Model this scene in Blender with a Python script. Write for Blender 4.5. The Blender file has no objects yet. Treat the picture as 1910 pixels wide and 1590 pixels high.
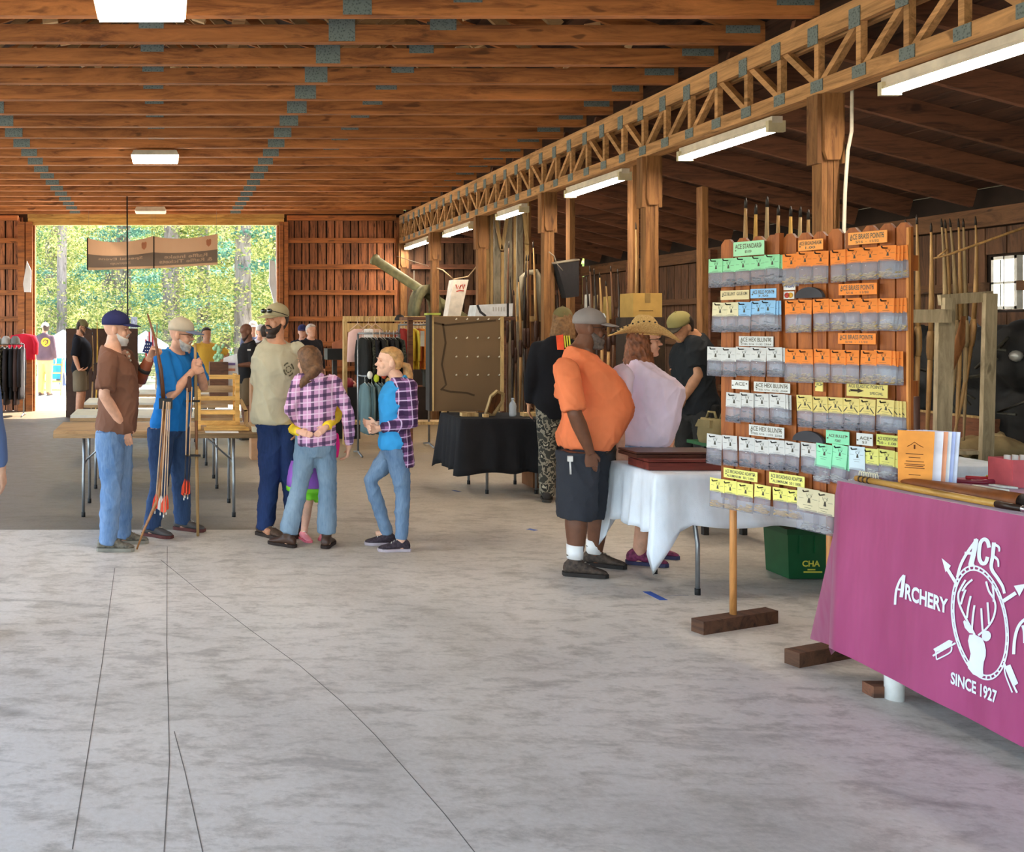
import bpy, bmesh, math, random
from mathutils import Vector, Matrix, noise
V = Vector
PI = math.pi
rnd = random.Random(7)
scene = bpy.context.scene
COL = scene.collection
# ---------------------------------------------------------------- camera, sky, sun, exposure
# the picture is an off-centre crop of a level camera looking straight down the barn (+Y); eye height 1.63 m
FOC, PX, PY, EYE = 1770.0, 310.0, 610.0, 1.63
cam = bpy.data.cameras.new('camera'); cam_ob = bpy.data.objects.new('camera', cam); COL.objects.link(cam_ob)
cam_ob.location = (0, 0, EYE); cam_ob.rotation_euler = (PI/2, 0, 0)
cam.sensor_width = 36; cam.sensor_fit = 'HORIZONTAL'; cam.lens = 36*FOC/1910
cam.shift_x = (955-PX)/1910; cam.shift_y = (PY-795)/1910
cam.clip_start = .05; cam.clip_end = 400
scene.camera = cam_ob
scene.view_settings.view_transform = 'Standard'; scene.view_settings.look = 'None'
scene.view_settings.gamma = 1; scene.view_settings.use_curve_mapping = False
scene.view_settings.exposure = 1.2
try:
    scene.cycles.use_denoising = True
    scene.cycles.denoiser = 'OPENIMAGEDENOISE'
    scene.cycles.max_bounces = 8; scene.cycles.diffuse_bounces = 5; scene.cycles.transparent_max_bounces = 12
    scene.cycles.sample_clamp_indirect = 6
except Exception:
    pass
world = bpy.data.worlds.new('sky'); scene.world = world; world.use_nodes = True
wn = world.node_tree; bg = wn.nodes['Background']
sky = wn.nodes.new('ShaderNodeTexSky'); sky.sky_type = 'NISHITA'; sky.sun_disc = False
SUN_EL, SUN_AZ = math.radians(52), math.radians(53)
sky.sun_elevation = SUN_EL; sky.sun_rotation = SUN_AZ; sky.air_density = 1.2; sky.dust_density = 2.2
wn.links.new(sky.outputs[0], bg.inputs[0]); bg.inputs[1].default_value = 0.62
sun = bpy.data.lights.new('sun', 'SUN'); sun.energy = 9; sun.angle = .01; sun.color = (1, .93, .8)
sun_ob = bpy.data.objects.new('sun', sun); COL.objects.link(sun_ob); sun_ob.location = (-20, 40, 40)
_sd = V((.80*math.cos(SUN_EL), .60*math.cos(SUN_EL), math.sin(SUN_EL)))
sun_ob.rotation_euler = _sd.to_track_quat('Z', 'Y').to_euler()

def P(px, py, t):            # a photograph pixel at depth t*FOC metres
    return V(((px-PX)*t, t*FOC, EYE+(PY-py)*t))
def G(px, py):               # a photograph pixel on the floor
    return P(px, py, EYE/(py-PY))
def X(px, t): return (px-PX)*t
def Z(py, t): return EYE+(PY-py)*t

# ---------------------------------------------------------------- materials
def lin(h):
    if not isinstance(h, str): return tuple(h)[:3]+(1,)
    c = [int(h[i:i+2], 16)/255 for i in (0, 2, 4)]
    return tuple(x/12.92 if x <= .04045 else ((x+.055)/1.055)**2.4 for x in c)+(1,)
class N:                     # tiny node-tree helper
    def __init__(s, name):
        s.m = bpy.data.materials.new(name); s.m.use_nodes = True; s.t = s.m.node_tree
        s.b = s.t.nodes['Principled BSDF']; s.out = s.t.nodes['Material Output']
    def n(s, typ, **kw):
        nd = s.t.nodes.new('ShaderNode'+typ)
        for k, v in kw.items(): setattr(nd, k, v)
        return nd
    def l(s, a, b): s.t.links.new(a, b)
    def math(s, op, a, b=None, clamp=False):
        nd = s.n('Math', operation=op); nd.use_clamp = clamp
        for i, q in enumerate((a, b)):
            if q is None: continue
            if isinstance(q, (int, float)): nd.inputs[i].default_value = q
            else: s.l(q, nd.inputs[i])
        return nd.outputs[0]
    def mix(s, fac, a, b, mode='MIX'):
        nd = s.n('MixRGB', blend_type=mode)
        for i, q in enumerate((fac, a, b)):
            if isinstance(q, (int, float)): nd.inputs[i].default_value = q
            elif isinstance(q, (tuple, str)): nd.inputs[i].default_value = lin(q)
            else: s.l(q, nd.inputs[i])
        return nd.outputs[0]
    def coord(s, scale=(1, 1, 1), kind='Object', rot=(0, 0, 0)):
        tc = s.n('TexCoord'); mp = s.n('Mapping'); mp.inputs['Scale'].default_value = scale; mp.inputs['Rotation'].default_value = rot
        s.l(tc.outputs[kind], mp.inputs[0]); return mp.outputs[0]
    def noise(s, vec, scale, detail=3, rough=.55, dist=0):
        nd = s.n('TexNoise'); nd.inputs['Scale'].default_value = scale; nd.inputs['Detail'].default_value = detail
        nd.inputs['Roughness'].default_value = rough; nd.inputs['Distortion'].default_value = dist
        s.l(vec, nd.inputs['Vector']); return nd.outputs[0]
    def ramp(s, f, *stops):
        nd = s.n('ValToRGB'); e = nd.color_ramp.elements
        e[0].position, e[0].color = stops[0][0], lin(stops[0][1]); e[1].position, e[1].color = stops[-1][0], lin(stops[-1][1])
        for p, c in stops[1:-1]: q = e.new(p); q.color = lin(c)
        s.l(f, nd.inputs[0]); return nd.outputs[0]
    def bump(s, h, strength=.3, dist=.01):
        nd = s.n('Bump'); nd.inputs['Strength'].default_value = strength; nd.inputs['Distance'].default_value = dist
        s.l(h, nd.inputs['Height']); s.l(nd.outputs[0], s.b.inputs['Normal'])
    def color(s, c, rough=.6, metal=0, spec=.4):
        if isinstance(c, (str, tuple)): s.b.inputs['Base Color'].default_value = lin(c)
        else: s.l(c, s.b.inputs['Base Color'])
        s.b.inputs['Roughness'].default_value = rough; s.b.inputs['Metallic'].default_value = metal
        s.b.inputs['Specular IOR Level'].default_value = spec
        return s.m
_mc = {}
def M(c, rough=.6, metal=0, var=.08, sc=9, spec=.4, bmp=0):
    """plain coloured surface with a slight mottling"""
    k = ('M', c, rough, metal, var, sc, bmp)
    if k in _mc: return _mc[k]
    n = N('surface_'+c); co = n.coord(); f = n.noise(co, sc, 3)
    d = lin(c); lo = tuple(x*(1-var*2) for x in d[:3]); hi = tuple(min(1, x*(1+var*2)) for x in d[:3])
    _mc[k] = n.color(n.ramp(f, (.3, lo), (.7, hi)), rough, metal, spec)
    if bmp: n.bump(f, bmp, .01)
    return _mc[k]
def dk(h, f):
    return tuple(q*f for q in lin(h)[:3])
def wood(c, dark, axis='z', stretch=14, sc=1.6, var=.22, rough=.72, knots=True):
    """sawn timber: grain along axis, tone differs per board"""
    k = ('W', c, dark, axis, stretch, sc, var)
    if k in _mc: return _mc[k]
    n = N('timber')
    s = {'x': (1, stretch, stretch), 'y': (stretch, 1, stretch), 'z': (stretch, stretch, 1)}[axis]
    oi = n.n('ObjectInfo'); geo = n.n('NewGeometry')
    r = n.math('FRACT', n.math('ADD', oi.outputs['Random'], geo.outputs['Random Per Island']))
    co = n.coord(s); add = n.n('VectorMath', operation='ADD'); n.l(co, add.inputs[0])
    cm = n.n('CombineXYZ'); n.l(n.math('MULTIPLY', r, 40), cm.inputs[0]); n.l(n.math('MULTIPLY', r, 23), cm.inputs[2]); n.l(cm.outputs[0], add.inputs[1])
    f = n.noise(add.outputs[0], sc, 6, .72, .9)
    base = n.ramp(f, (.34, dark), (.52, c), (.68, tuple(min(1, q*1.3) for q in lin(c)[:3])))
    if knots:
        a2 = n.n('VectorMath', operation='ADD'); n.l(n.coord(tuple(1.6 if q == 1 else 5 for q in s)), a2.inputs[0]); n.l(cm.outputs[0], a2.inputs[1]); kn = n.noise(a2.outputs[0], 2.6, 1)
        base = n.mix(n.ramp(kn, (.7, (0, 0, 0)), (.76, (.7, .7, .7))), base, tuple(q*.5 for q in lin(dark)[:3]))
    hs = n.n('HueSaturation'); n.l(base, hs.inputs['Color'])
    n.l(n.math('ADD', n.math('MULTIPLY', r, var*2), 1-var), hs.inputs['Value'])
    _mc[k] = n.color(hs.outputs[0], rough); n.bump(f, .25, .004)
    return _mc[k]
def cloth(c, rough=.9, var=.09, dark=None, sheen=True):
    k = ('C', c, var)
    if k in _mc: return _mc[k]
    n = N('fabric_'+c); d = lin(c)
    f = n.noise(n.coord((1, 1, .5)), 6, 3); w = n.noise(n.coord(), 260, 1)
    a = tuple(x*(1-var*1.5) for x in d[:3]); b = tuple(min(1, x*(1+var*1.5)) for x in d[:3])
    _mc[k] = n.color(n.ramp(f, (.3, a), (.7, b)), rough, 0, .2)
    n.bump(n.math('ADD', n.math('MULTIPLY', f, 2.0), n.math('MULTIPLY', w, .12)), .35, .02)
    return _mc[k]
def denim(c, hi):
    k = ('D', c)
    if k in _mc: return _mc[k]
    n = N('denim_'+c); f = n.noise(n.coord((1, 1, .35)), 5, 3); w = n.noise(n.coord((1, 1, .2)), 90, 2)
    x = n.math('ADD', n.math('MULTIPLY', f, .75), n.math('MULTIPLY', w, .25))
    _mc[k] = n.color(n.ramp(x, (.35, c), (.68, hi)), .9, 0, .2); n.bump(x, .5, .02)
    return _mc[k]
def plaid(c, dark, light, axis=1, freq=11.0, wide=.34, dk=.72):
    n = N('plaid_'+c); tc = n.n('TexCoord'); sp = n.n('SeparateXYZ'); n.l(tc.outputs['Object'], sp.inputs[0])
    o = sp.outputs
    col = lin(c)
    def band(src, ph, w): return n.math('LESS_THAN', n.math('FRACT', n.math('ADD', n.math('MULTIPLY', src, freq), ph)), w)
    u = n.math('ADD', o[axis], n.math('MULTIPLY', o[1-axis], .35)); z = n.math('ADD', o[2], n.math('MULTIPLY', o[axis], .12))
    m = n.mix(n.math('MULTIPLY', band(u, .1, wide), dk), c, dark)
    m = n.mix(n.math('MULTIPLY', band(z, .2, wide), dk), m, dark)
    m = n.mix(n.math('MULTIPLY', band(u, -.45, .1), .75), m, light)
    m = n.mix(n.math('MULTIPLY', band(z, -.4, .1), .75), m, light)
    n.color(m, .9, 0, .2); n.bump(n.noise(n.coord(), 8, 3), .5, .02)
    return n.m
def blotch(*cols, sc=14):
    """camouflage / print fabric out of flat patches"""
    n = N('patches_'+cols[0]); f = n.noise(n.coord(), sc, 2); st = [(.3+.4*i/len(cols), c) for i, c in enumerate(cols)]
    nd = n.n('ValToRGB'); nd.color_ramp.interpolation = 'CONSTANT'; e = nd.color_ramp.elements
    e[0].position, e[0].color = 0, lin(cols[0]); e[1].position, e[1].color = st[1][0]+.05, lin(cols[1])
    for p, c in st[2:]: q = e.new(p+.05); q.color = lin(c)
    n.l(f, nd.inputs[0]); return n.color(nd.outputs[0], .9)
def emit(c, power):
    n = N('lamp_'+c); n.color('ffffff'); n.b.inputs['Emission Color'].default_value = lin(c); n.b.inputs['Emission Strength'].default_value = power
    return n.m
def clear_film(c, alpha, rough=.15):
    n = N('clear_film_'+c); n.color(c, rough, 0, .5); n.b.inputs['Alpha'].default_value = alpha; return n.m

# ---------------------------------------------------------------- mesh building
class MB:
    def __init__(s): s.v, s.f, s.m, s.s = [], [], [], []
    def add(s, vs, fs, mi=0, sm=False):
        o = len(s.v); s.v += [V(q) for q in vs]
        for f in fs: s.f.append(tuple(i+o for i in f)); s.m.append(mi); s.s.append(sm)
        return s
    def box(s, c, d, R=None, mi=0, taper=1.0):
        vs = []
        for k in (-.5, .5):
            q = taper if k > 0 else 1
            for x, y in ((-.5, -.5), (.5, -.5), (.5, .5), (-.5, .5)):
                p = V((x*d[0]*q, y*d[1]*q, k*d[2])); vs.append(V(c)+(R @ p if R else p))
        return s.add(vs, [(3, 2, 1, 0), (4, 5, 6, 7), (0, 1, 5, 4), (1, 2, 6, 5), (2, 3, 7, 6), (3, 0, 4, 7)], mi)
    def span(s, a, b, mi=0):     # axis-aligned box between two corners
        a, b = V(a), V(b); return s.box((a+b)/2, [abs(q) for q in (b-a)], None, mi)
    def bar(s, p, q, w, h, up=(0, 0, 1), mi=0):
        p, q = V(p), V(q); d = (q-p).normalized(); u = V(up); u = u-d*u.dot(d)
        if u.length < 1e-4: u = V((1, 0, 0))-d*d.x
        u.normalize(); r = d.cross(u)
        vs = [e+r*(a*w/2)+u*(b*h/2) for e in (p, q) for a, b in ((-1, -1), (1, -1), (1, 1), (-1, 1))]
        return s.add(vs, [(3, 2, 1, 0), (4, 5, 6, 7), (0, 1, 5, 4), (1, 2, 6, 5), (2, 3, 7, 6), (3, 0, 4, 7)], mi)
    def loft(s, rings, mi=0, sm=True, cap=True, closed=False):
        n = len(rings[0]); vs = [p for r in rings for p in r]; fs = []
        for i in range(len(rings)-1+(1 if closed else 0)):
            j = (i+1) % len(rings)
            for k in range(n): fs.append((i*n+k, i*n+(k+1) % n, j*n+(k+1) % n, j*n+k))
        if cap and not closed: fs.append(tuple(range(n-1, -1, -1))); fs.append(tuple(range((len(rings)-1)*n, len(rings)*n)))
        return s.add(vs, fs, mi, sm)
    def tube(s, pts, r, n=8, mi=0, rnd_=False, side=None, ratio=1.0, sm=True):
        pts = [V(p) for p in pts]
        rs = list(r) if isinstance(r, (list, tuple)) else [r]*len(pts)
        d0 = (pts[1]-pts[0]).normalized(); d1 = (pts[-1]-pts[-2]).normalized()
        if rnd_:
            a, b = rs[0], rs[-1]
            pts = [pts[0]-d0*a*.95, pts[0]-d0*a*.75, pts[0]-d0*a*.4]+pts+[pts[-1]+d1*b*.4, pts[-1]+d1*b*.75, pts[-1]+d1*b*.95]
            rs = [a*.3, a*.68, a*.92]+rs+[b*.92, b*.68, b*.3]
        u = V(side) if side else (V((0, 0, 1)) if abs(d0.z) < .9 else V((1, 0, 0)))
        rings = []
        for i, p in enumerate(pts):
            d = (pts[min(i+1, len(pts)-1)]-pts[max(i-1, 0)]).normalized()
            u = (u-d*u.dot(d)); u = u.normalized() if u.length > 1e-6 else d.orthogonal().normalized()
            w = d.cross(u)
            rings.append([p+u*(rs[i]*math.cos(2*PI*k/n))+w*(rs[i]*ratio*math.sin(2*PI*k/n)) for k in range(n)])
        return s.loft(rings, mi, sm)
    def ball(s, c, r, nu=12, nv=8, R=None, mi=0):
        if not isinstance(r, (list, tuple)): r = (r, r, r)
        rings = []
        for j in range(nv+1):
            a = -PI/2+PI*j/nv; cr = max(.02, math.cos(a))
            rings.append([V(c)+((R @ V((r[0]*cr*math.cos(2*PI*k/nu), r[1]*cr*math.sin(2*PI*k/nu), r[2]*math.sin(a)))) if R else V((r[0]*cr*math.cos(2*PI*k/nu), r[1]*cr*math.sin(2*PI*k/nu), r[2]*math.sin(a)))) for k in range(nu)])
        return s.loft(rings, mi)
    def lathe(s, c, prof, n=16, mi=0, R=None):
        return s.loft([[V(c)+((R @ V((r*math.cos(2*PI*k/n), r*math.sin(2*PI*k/n), z))) if R else V((r*math.cos(2*PI*k/n), r*math.sin(2*PI*k/n), z))) for k in range(n)] for r, z in prof], mi)
    def prism(s, poly, d, mi=0):  # planar outline (3-D points) extruded by vector d
        n = len(poly); d = V(d); vs = [V(p) for p in poly]+[V(p)+d for p in poly]
        return s.add(vs, [tuple(range(n-1, -1, -1)), tuple(range(n, 2*n))]+[(i, (i+1) % n, n+(i+1) % n, n+i) for i in range(n)], mi)
    def strip(s, pts, w, nrm, th=.001, mi=0):  # thin ribbon along pts in the plane with normal nrm
        pts = [V(p) for p in pts]; nrm = V(nrm).normalized()
        rings = []
        for i, p in enumerate(pts):
            d = (pts[min(i+1, len(pts)-1)]-pts[max(i-1, 0)]).normalized(); q = d.cross(nrm)
            ww = w[i] if isinstance(w, (list, tuple)) else w
            rings.append([p-q*ww/2, p+q*ww/2, p+q*ww/2+nrm*th, p-q*ww/2+nrm*th])
        return s.loft(rings, mi, False)
    def mesh(s, name, mats, off=None):
        me = bpy.data.meshes.new(name)
        o = V(off) if off else None
        me.from_pydata([tuple(q-o) if o else tuple(q) for q in s.v], [], s.f)
        for m in (mats if isinstance(mats, (list, tuple)) else [mats]): me.materials.append(m)
        me.polygons.foreach_set('material_index', s.m); me.polygons.foreach_set('use_smooth', s.s)
        me.update(); return me
    def build(s, name, mats, parent=None, world=False):
        off = None
        if world and parent: off = parent['_w'] if '_w' in parent else (0, 0, 0)
        me = s.mesh(name, mats, off); return link(name, me, parent)
def link(name, me, parent=None):
    o = bpy.data.objects.new(name, me); COL.objects.link(o)
    if parent:
        o.parent = parent
        if '_w' in parent: o['_w'] = list(parent['_w'])
    return o
def thing(name, label, cat, loc=(0, 0, 0), rz=0, group=None):
    o = bpy.data.objects.new(name, None); COL.objects.link(o); o.empty_display_size = .1
    o.location = loc; o.rotation_euler = (0, 0, rz); o['_w'] = list(loc)
    return tag(o, label, cat, group)
def tag(o, label, cat, group=None):
    o['label'] = label; o['category'] = cat
    if group: o['group'] = group
    return o
def struct(o, label=None):
    o['kind'] = 'structure'
    if label: o['label'] = label
    return o
def tree_copy(o, parent=None, loc=None, rz=None):
    c = o.copy(); COL.objects.link(c)
    if parent: c.parent = parent
    if loc is not None: c.location = loc; c['_w'] = list(loc)
    if rz is not None: c.rotation_euler = (0, 0, rz)
    for ch in list(o.children): tree_copy(ch, c)
    return c
def centre(mb):  # base point of a single-mesh thing: shifts the mesh so that its origin sits at its base
    lo = [min(q[i] for q in mb.v) for i in range(3)]; hi = [max(q[i] for q in mb.v) for i in range(3)]
    return V(((lo[0]+hi[0])/2, (lo[1]+hi[1])/2, lo[2]))
def solo(name, mb, mats, label, cat, group=None):  # a thing that is one mesh, in world coordinates
    c = centre(mb); o = link(name, mb.mesh(name, mats, c)); o.location = c; o['_w'] = list(c)
    return tag(o, label, cat, group)
_tx = {}; TRASH = []
def temp_scene():   # a scratch scene keeps modifier evaluation cheap; everything in it is thrown away at the end
    if not TRASH: TRASH.append(bpy.data.scenes.new('scratch'))
    return TRASH[0]
def glyphs(txt, bold=.0):
    k = (txt, bold)
    if k not in _tx:
        cu = bpy.data.curves.new('t', 'FONT'); cu.body = txt; cu.offset = bold; cu.resolution_u = 3; cu.align_x = 'LEFT'; cu.space_line = .9
        ob = bpy.data.objects.new('t', cu); ts = temp_scene(); ts.collection.objects.link(ob); vl = ts.view_layers[0]; vl.update()
        me = ob.evaluated_get(vl.depsgraph).to_mesh()
        vs = [v.co.copy() for v in me.vertices]; fs = [tuple(p.vertices) for p in me.polygons]
        x0 = min(v.x for v in vs); x1 = max(v.x for v in vs); y0 = min(v.y for v in vs); y1 = max(v.y for v in vs)
        _tx[k] = ([((v.x-x0)/(x1-x0), (v.y-y0)/(y1-y0)) for v in vs], fs)
        ts.collection.objects.unlink(ob); TRASH.extend([ob, cu])
    return _tx[k]
def text(mb, txt, o, ux, uy, mi=0, bold=.0, fn=None):
    """flat lettering filling the box o..o+ux..o+uy; fn maps (u,v) to a point instead"""
    vs, fs = glyphs(txt, bold); o, ux, uy = V(o), V(ux), V(uy)
    return mb.add([(fn(a, b) if fn else o+ux*a+uy*b) for a, b in vs], fs, mi)
def vox(mb, size, smooth=4, amp=0, fr=(9, 9, 7), seed=0, sf=.5, zlim=None):
    """fuse overlapping closed pieces into one continuous skin; returns a mesh"""
    me = mb.mesh('tmp', []); ob = bpy.data.objects.new('tmp', me); ts = temp_scene(); ts.collection.objects.link(ob)
    r = ob.modifiers.new('r', 'REMESH'); r.mode = 'VOXEL'; r.voxel_size = size; r.use_smooth_shade = True
    if smooth:
        q = ob.modifiers.new('s', 'SMOOTH'); q.iterations = smooth; q.factor = sf
    vl = ts.view_layers[0]; vl.update(); dg = vl.depsgraph
    out = bpy.data.meshes.new_from_object(ob.evaluated_get(dg)); ts.collection.objects.unlink(ob); TRASH.extend([ob, me])
    if amp:
        nv = len(out.vertices); cs = [0.0]*(3*nv); ns = [0.0]*(3*nv); out.vertices.foreach_get('co', cs); out.vertex_normals.foreach_get('vector', ns)
        for i in range(0, 3*nv, 3):
            x, y, z = cs[i:i+3]; a_ = noise.noise(V((x*fr[0]+seed, y*fr[1], z*fr[2]+.6*x*fr[0]))); b_ = noise.noise(V((x*fr[0]*1.9, y*fr[1]*1.9+seed, z*fr[2]*2.1-y*fr[1]))); k = amp*((1-abs(a_)*2.2)**3*.55+(1-abs(b_)*2.2)**3*.3-.28)
            cs[i] = x+ns[i]*k; cs[i+1] = y+ns[i+1]*k; cs[i+2] = z+ns[i+2]*k
        out.vertices.foreach_set('co', cs); out.update()
    out.polygons.foreach_set('use_smooth', [True]*len(out.polygons))
    return out
# ---------------------------------------------------------------- the barn
YW = 18.41; YF = -2.2; TW = YW/FOC        # far wall, open front
XG = 4.515; XR = 8.05; XL = -5.15
W_TRUSS = wood(dk('b8743f', 0.86), dk('804a26', 0.8), 'x', 9, 1.3, .2)
W_WEB = wood(dk('c49a68', 0.6), dk('946a40', 0.6), 'x', 5, 2, .2)
W_GIRD = wood(dk('c0905e', 1.0), dk('90683e', 1.0), 'y', 12, 1.4, .16)
W_POST = wood(dk('b47e4a', 0.55), dk('7e502a', 0.55), 'z', 12, 1.6, .16)
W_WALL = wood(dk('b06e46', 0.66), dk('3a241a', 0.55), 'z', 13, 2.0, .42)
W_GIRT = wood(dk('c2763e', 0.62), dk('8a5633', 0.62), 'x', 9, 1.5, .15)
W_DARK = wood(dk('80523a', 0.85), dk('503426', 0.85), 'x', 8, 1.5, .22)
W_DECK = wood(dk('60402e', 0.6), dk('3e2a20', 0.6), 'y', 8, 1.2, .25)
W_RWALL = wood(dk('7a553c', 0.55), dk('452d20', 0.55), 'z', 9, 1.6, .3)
W_HEAD = wood(dk('e2b566', 0.7), dk('b98540', 0.7), 'x', 8, 1.6, .08)
W_PALE = wood(dk('d6b47a', 0.8), dk('aa8450', 0.8), 'z', 9, 2, .18)
PLATE = N('zinc_plate'); _c = PLATE.coord(); _w = PLATE.n('TexVoronoi'); _w.inputs['Scale'].default_value = 60; PLATE.l(_c, _w.inputs['Vector'])
PLATE = PLATE.color(PLATE.ramp(_w.outputs[0], (.1, '525d5c'), (.5, '7c8887')), .55, .35)
# floor: worn concrete slab
n = N('worn_concrete'); co = n.coord()
big = n.noise(co, .55, 4, .6, .3); mid = n.noise(n.coord((1, 2.0, 1)), 5.0, 7, .72, .25); fine = n.noise(co, 38, 4, .7)
c1 = n.ramp(big, (.32, 'bdb7ae'), (.5, 'd2ccc3'), (.7, 'dbd5cc'))
c2 = n.mix(n.ramp(mid, (.34, (.85, .85, .85)), (.52, (0, 0, 0))), c1, 'a09a90')
c2 = n.mix(n.ramp(mid, (.58, (0, 0, 0)), (.74, (.4, .4, .4))), c2, 'd8d3cc')
scuff = n.noise(n.coord((1.0, 2.2, 1)), 1.5, 4, .55, .8)
c3 = n.mix(n.ramp(scuff, (.6, (0, 0, 0)), (.68, (.42, .42, .42))), c2, '7b756e')
sp = n.n('SeparateXYZ'); n.l(co, sp.inputs[0])   # darker brown floor under and beyond the trestle tables
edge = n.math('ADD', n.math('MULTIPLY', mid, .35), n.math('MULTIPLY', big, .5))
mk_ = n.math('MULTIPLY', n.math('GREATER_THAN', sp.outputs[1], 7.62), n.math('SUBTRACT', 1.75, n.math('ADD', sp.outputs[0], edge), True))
warm_light = n.math('MULTIPLY', n.math('SUBTRACT', sp.outputs[1], 5.5), .12, True); c3 = n.mix(n.math('MULTIPLY', warm_light, .9), c3, 'a08658'); c3 = n.mix(n.math('MULTIPLY', mk_, .8), c3, '55493b')  # warm hall light tinted into the concrete, stronger with depth
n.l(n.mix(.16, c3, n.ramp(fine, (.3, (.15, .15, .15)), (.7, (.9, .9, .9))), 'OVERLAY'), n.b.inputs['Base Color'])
n.l(n.ramp(mid, (.3, (.42, .42, .42)), (.7, (.7, .7, .7))), n.b.inputs['Roughness']); n.b.inputs['Specular IOR Level'].default_value = .45
n.bump(n.math('ADD', n.math('MULTIPLY', mid, .6), n.math('MULTIPLY', fine, .4)), .22, .01)
CONC = n.m
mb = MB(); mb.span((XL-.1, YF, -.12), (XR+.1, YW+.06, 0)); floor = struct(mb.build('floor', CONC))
CRK = M('6f6a64', .9)
for pts in ([(312, 1020), (311, 1200), (314, 1330), (316, 1420), (306, 1590)], [(300, 1045), (380, 1110), (470, 1178), (560, 1243), (640, 1312), (700, 1372), (760, 1440), (830, 1520), (885, 1590)],
            [(214, 1060), (190, 1240), (165, 1400), (135, 1585)], [(325, 1365), (345, 1440), (365, 1530), (378, 1590)]):
    q = [G(*p) for p in pts]; mb = MB(); mb.strip(q, .0035, (0, 0, 1), .0008); mb.build('crack', CRK, floor)
# blue tape marks on the slab
for a, b, w, c in (((1206, 1104), (1238, 1120), .05, '3f63b8'), ((1240, 1111), (1284, 1111), .008, '8a8a90'), ((985, 987), (1000, 990), .05, '5a6ea8'), ((845, 915), (858, 918), .04, '5a6488')):
    mb = MB(); mb.strip([G(*a), G(*b)], w, (0, 0, 1), .0012); mb.build('tape_mark', M(c, .7), floor)
# ground outside
n = N('grass_ground'); co = n.coord(); f = n.noise(co, .35, 5, .65); g = n.noise(co, 9, 4, .7)
n.color(n.mix(n.math('MULTIPLY', g, .4), n.ramp(f, (.42, '9c9478'), (.58, '8c8a66')), '6a6a4c'), .95)
mb = MB(); mb.span((-90, -60, -.3), (90, 130, -.16)); struct(mb.build('ground', n.m))
mb = MB(); mb.span((-14, YW+.06, -.16), (14, 34, -.14)); struct(mb.build('gravel_yard_ground', M('e2d8c2', .95, 0, .12, 3)))
mb = MB(); mb.span((-11, -14, -.16), (XL-.1, YW, -.13)); struct(mb.build('side_path', M('c2b9a6', .95, 0, .12, 3)))
mb = MB(); mb.span((-7, YW+.06, -.14), (7, YW+4.5, -.02)); struct(mb.build('path', M('eee6d4', .95)))

# far wall: upright boards behind horizontal girts
DX0, DX1, DZ = X(63, TW), X(519, TW), Z(421, TW)
mb = MB(); mb.span((DX1, YW+.08, 0), (XR, YW+.1, 3.9)); mb.span((XL, YW+.08, 0), (DX0, YW+.1, 3.9)); mb.span((DX0, YW+.08, DZ+.05), (DX1, YW+.1, 3.9))
wall_back = struct(mb.build('wall_back', M('2c1d14', .9)))
def boards_x(x0, x1, z0, z1, mat, w=.168):
    x = x0
    while x < x1-.02:
        ww = w*rnd.uniform(.86, 1.14); e = min(x1, x+ww)
        mb = MB(); a = rnd.uniform(0, .012); mb.box(((x+e)/2, YW+.055+a, (z0+z1)/2), (e-x-.026, .024, z1-z0), Matrix.Rotation(rnd.uniform(-.004, .004), 3, 'Y'))
        mb.build('plank', mat, wall_back); x = e
boards_x(DX1+.16, 4.62, 0, 3.76, W_WALL); boards_x(XL, DX0-.2, 0, 3.76, W_WALL)
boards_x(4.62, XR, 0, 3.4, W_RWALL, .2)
for z in (.35, .82, 1.3, Z(595, TW), Z(546, TW), Z(498, TW), Z(449, TW), 3.74):
    for x0, x1 in ((DX1+.17, 4.45), (XL, DX0-.3), (4.75, XR)):
        if z > 3.5 and x0 > 4.7: continue
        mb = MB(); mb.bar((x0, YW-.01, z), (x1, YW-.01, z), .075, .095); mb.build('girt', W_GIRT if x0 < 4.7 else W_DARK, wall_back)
# big doorway
door = MB(); door.span((DX0-.005, YW-.06, 0), (DX0+.03, YW+.1, DZ)); door.span((DX1-.03, YW-.06, 0), (DX1+.005, YW+.1, DZ))
door = struct(door.build('door_1', W_GIRT))
def part_box(name, a, b, mat, parent):
    mb = MB(); mb.span(a, b); return mb.build(name, mat, parent)
part_box('header_board', (DX0-.1, YW-.1, DZ), (DX1+.1, YW, DZ+.13), W_HEAD, door)
part_box('header_board', (DX0-.1, YW-.14, DZ+.135), (DX1+.1, YW, DZ+.24), W_HEAD, door)
for x in (DX0-.29, DX0-.14, DX1+.01, DX1+.1): part_box('jamb', (x, YW-.13, 0), (x+.13 if x < 0 else x+.075, YW-.005, DZ+.06), W_GIRT, door)
part_box('sheathing_strip', (X(515, TW), YW+.02, .0), (X(519, TW), YW+.05, DZ), M('e8e2da', .8), door)
part_box('track', (DX0-.04, YW+.0, 0), (DX0-.015, YW+.03, DZ), M('cfcac2', .8), door)
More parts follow.
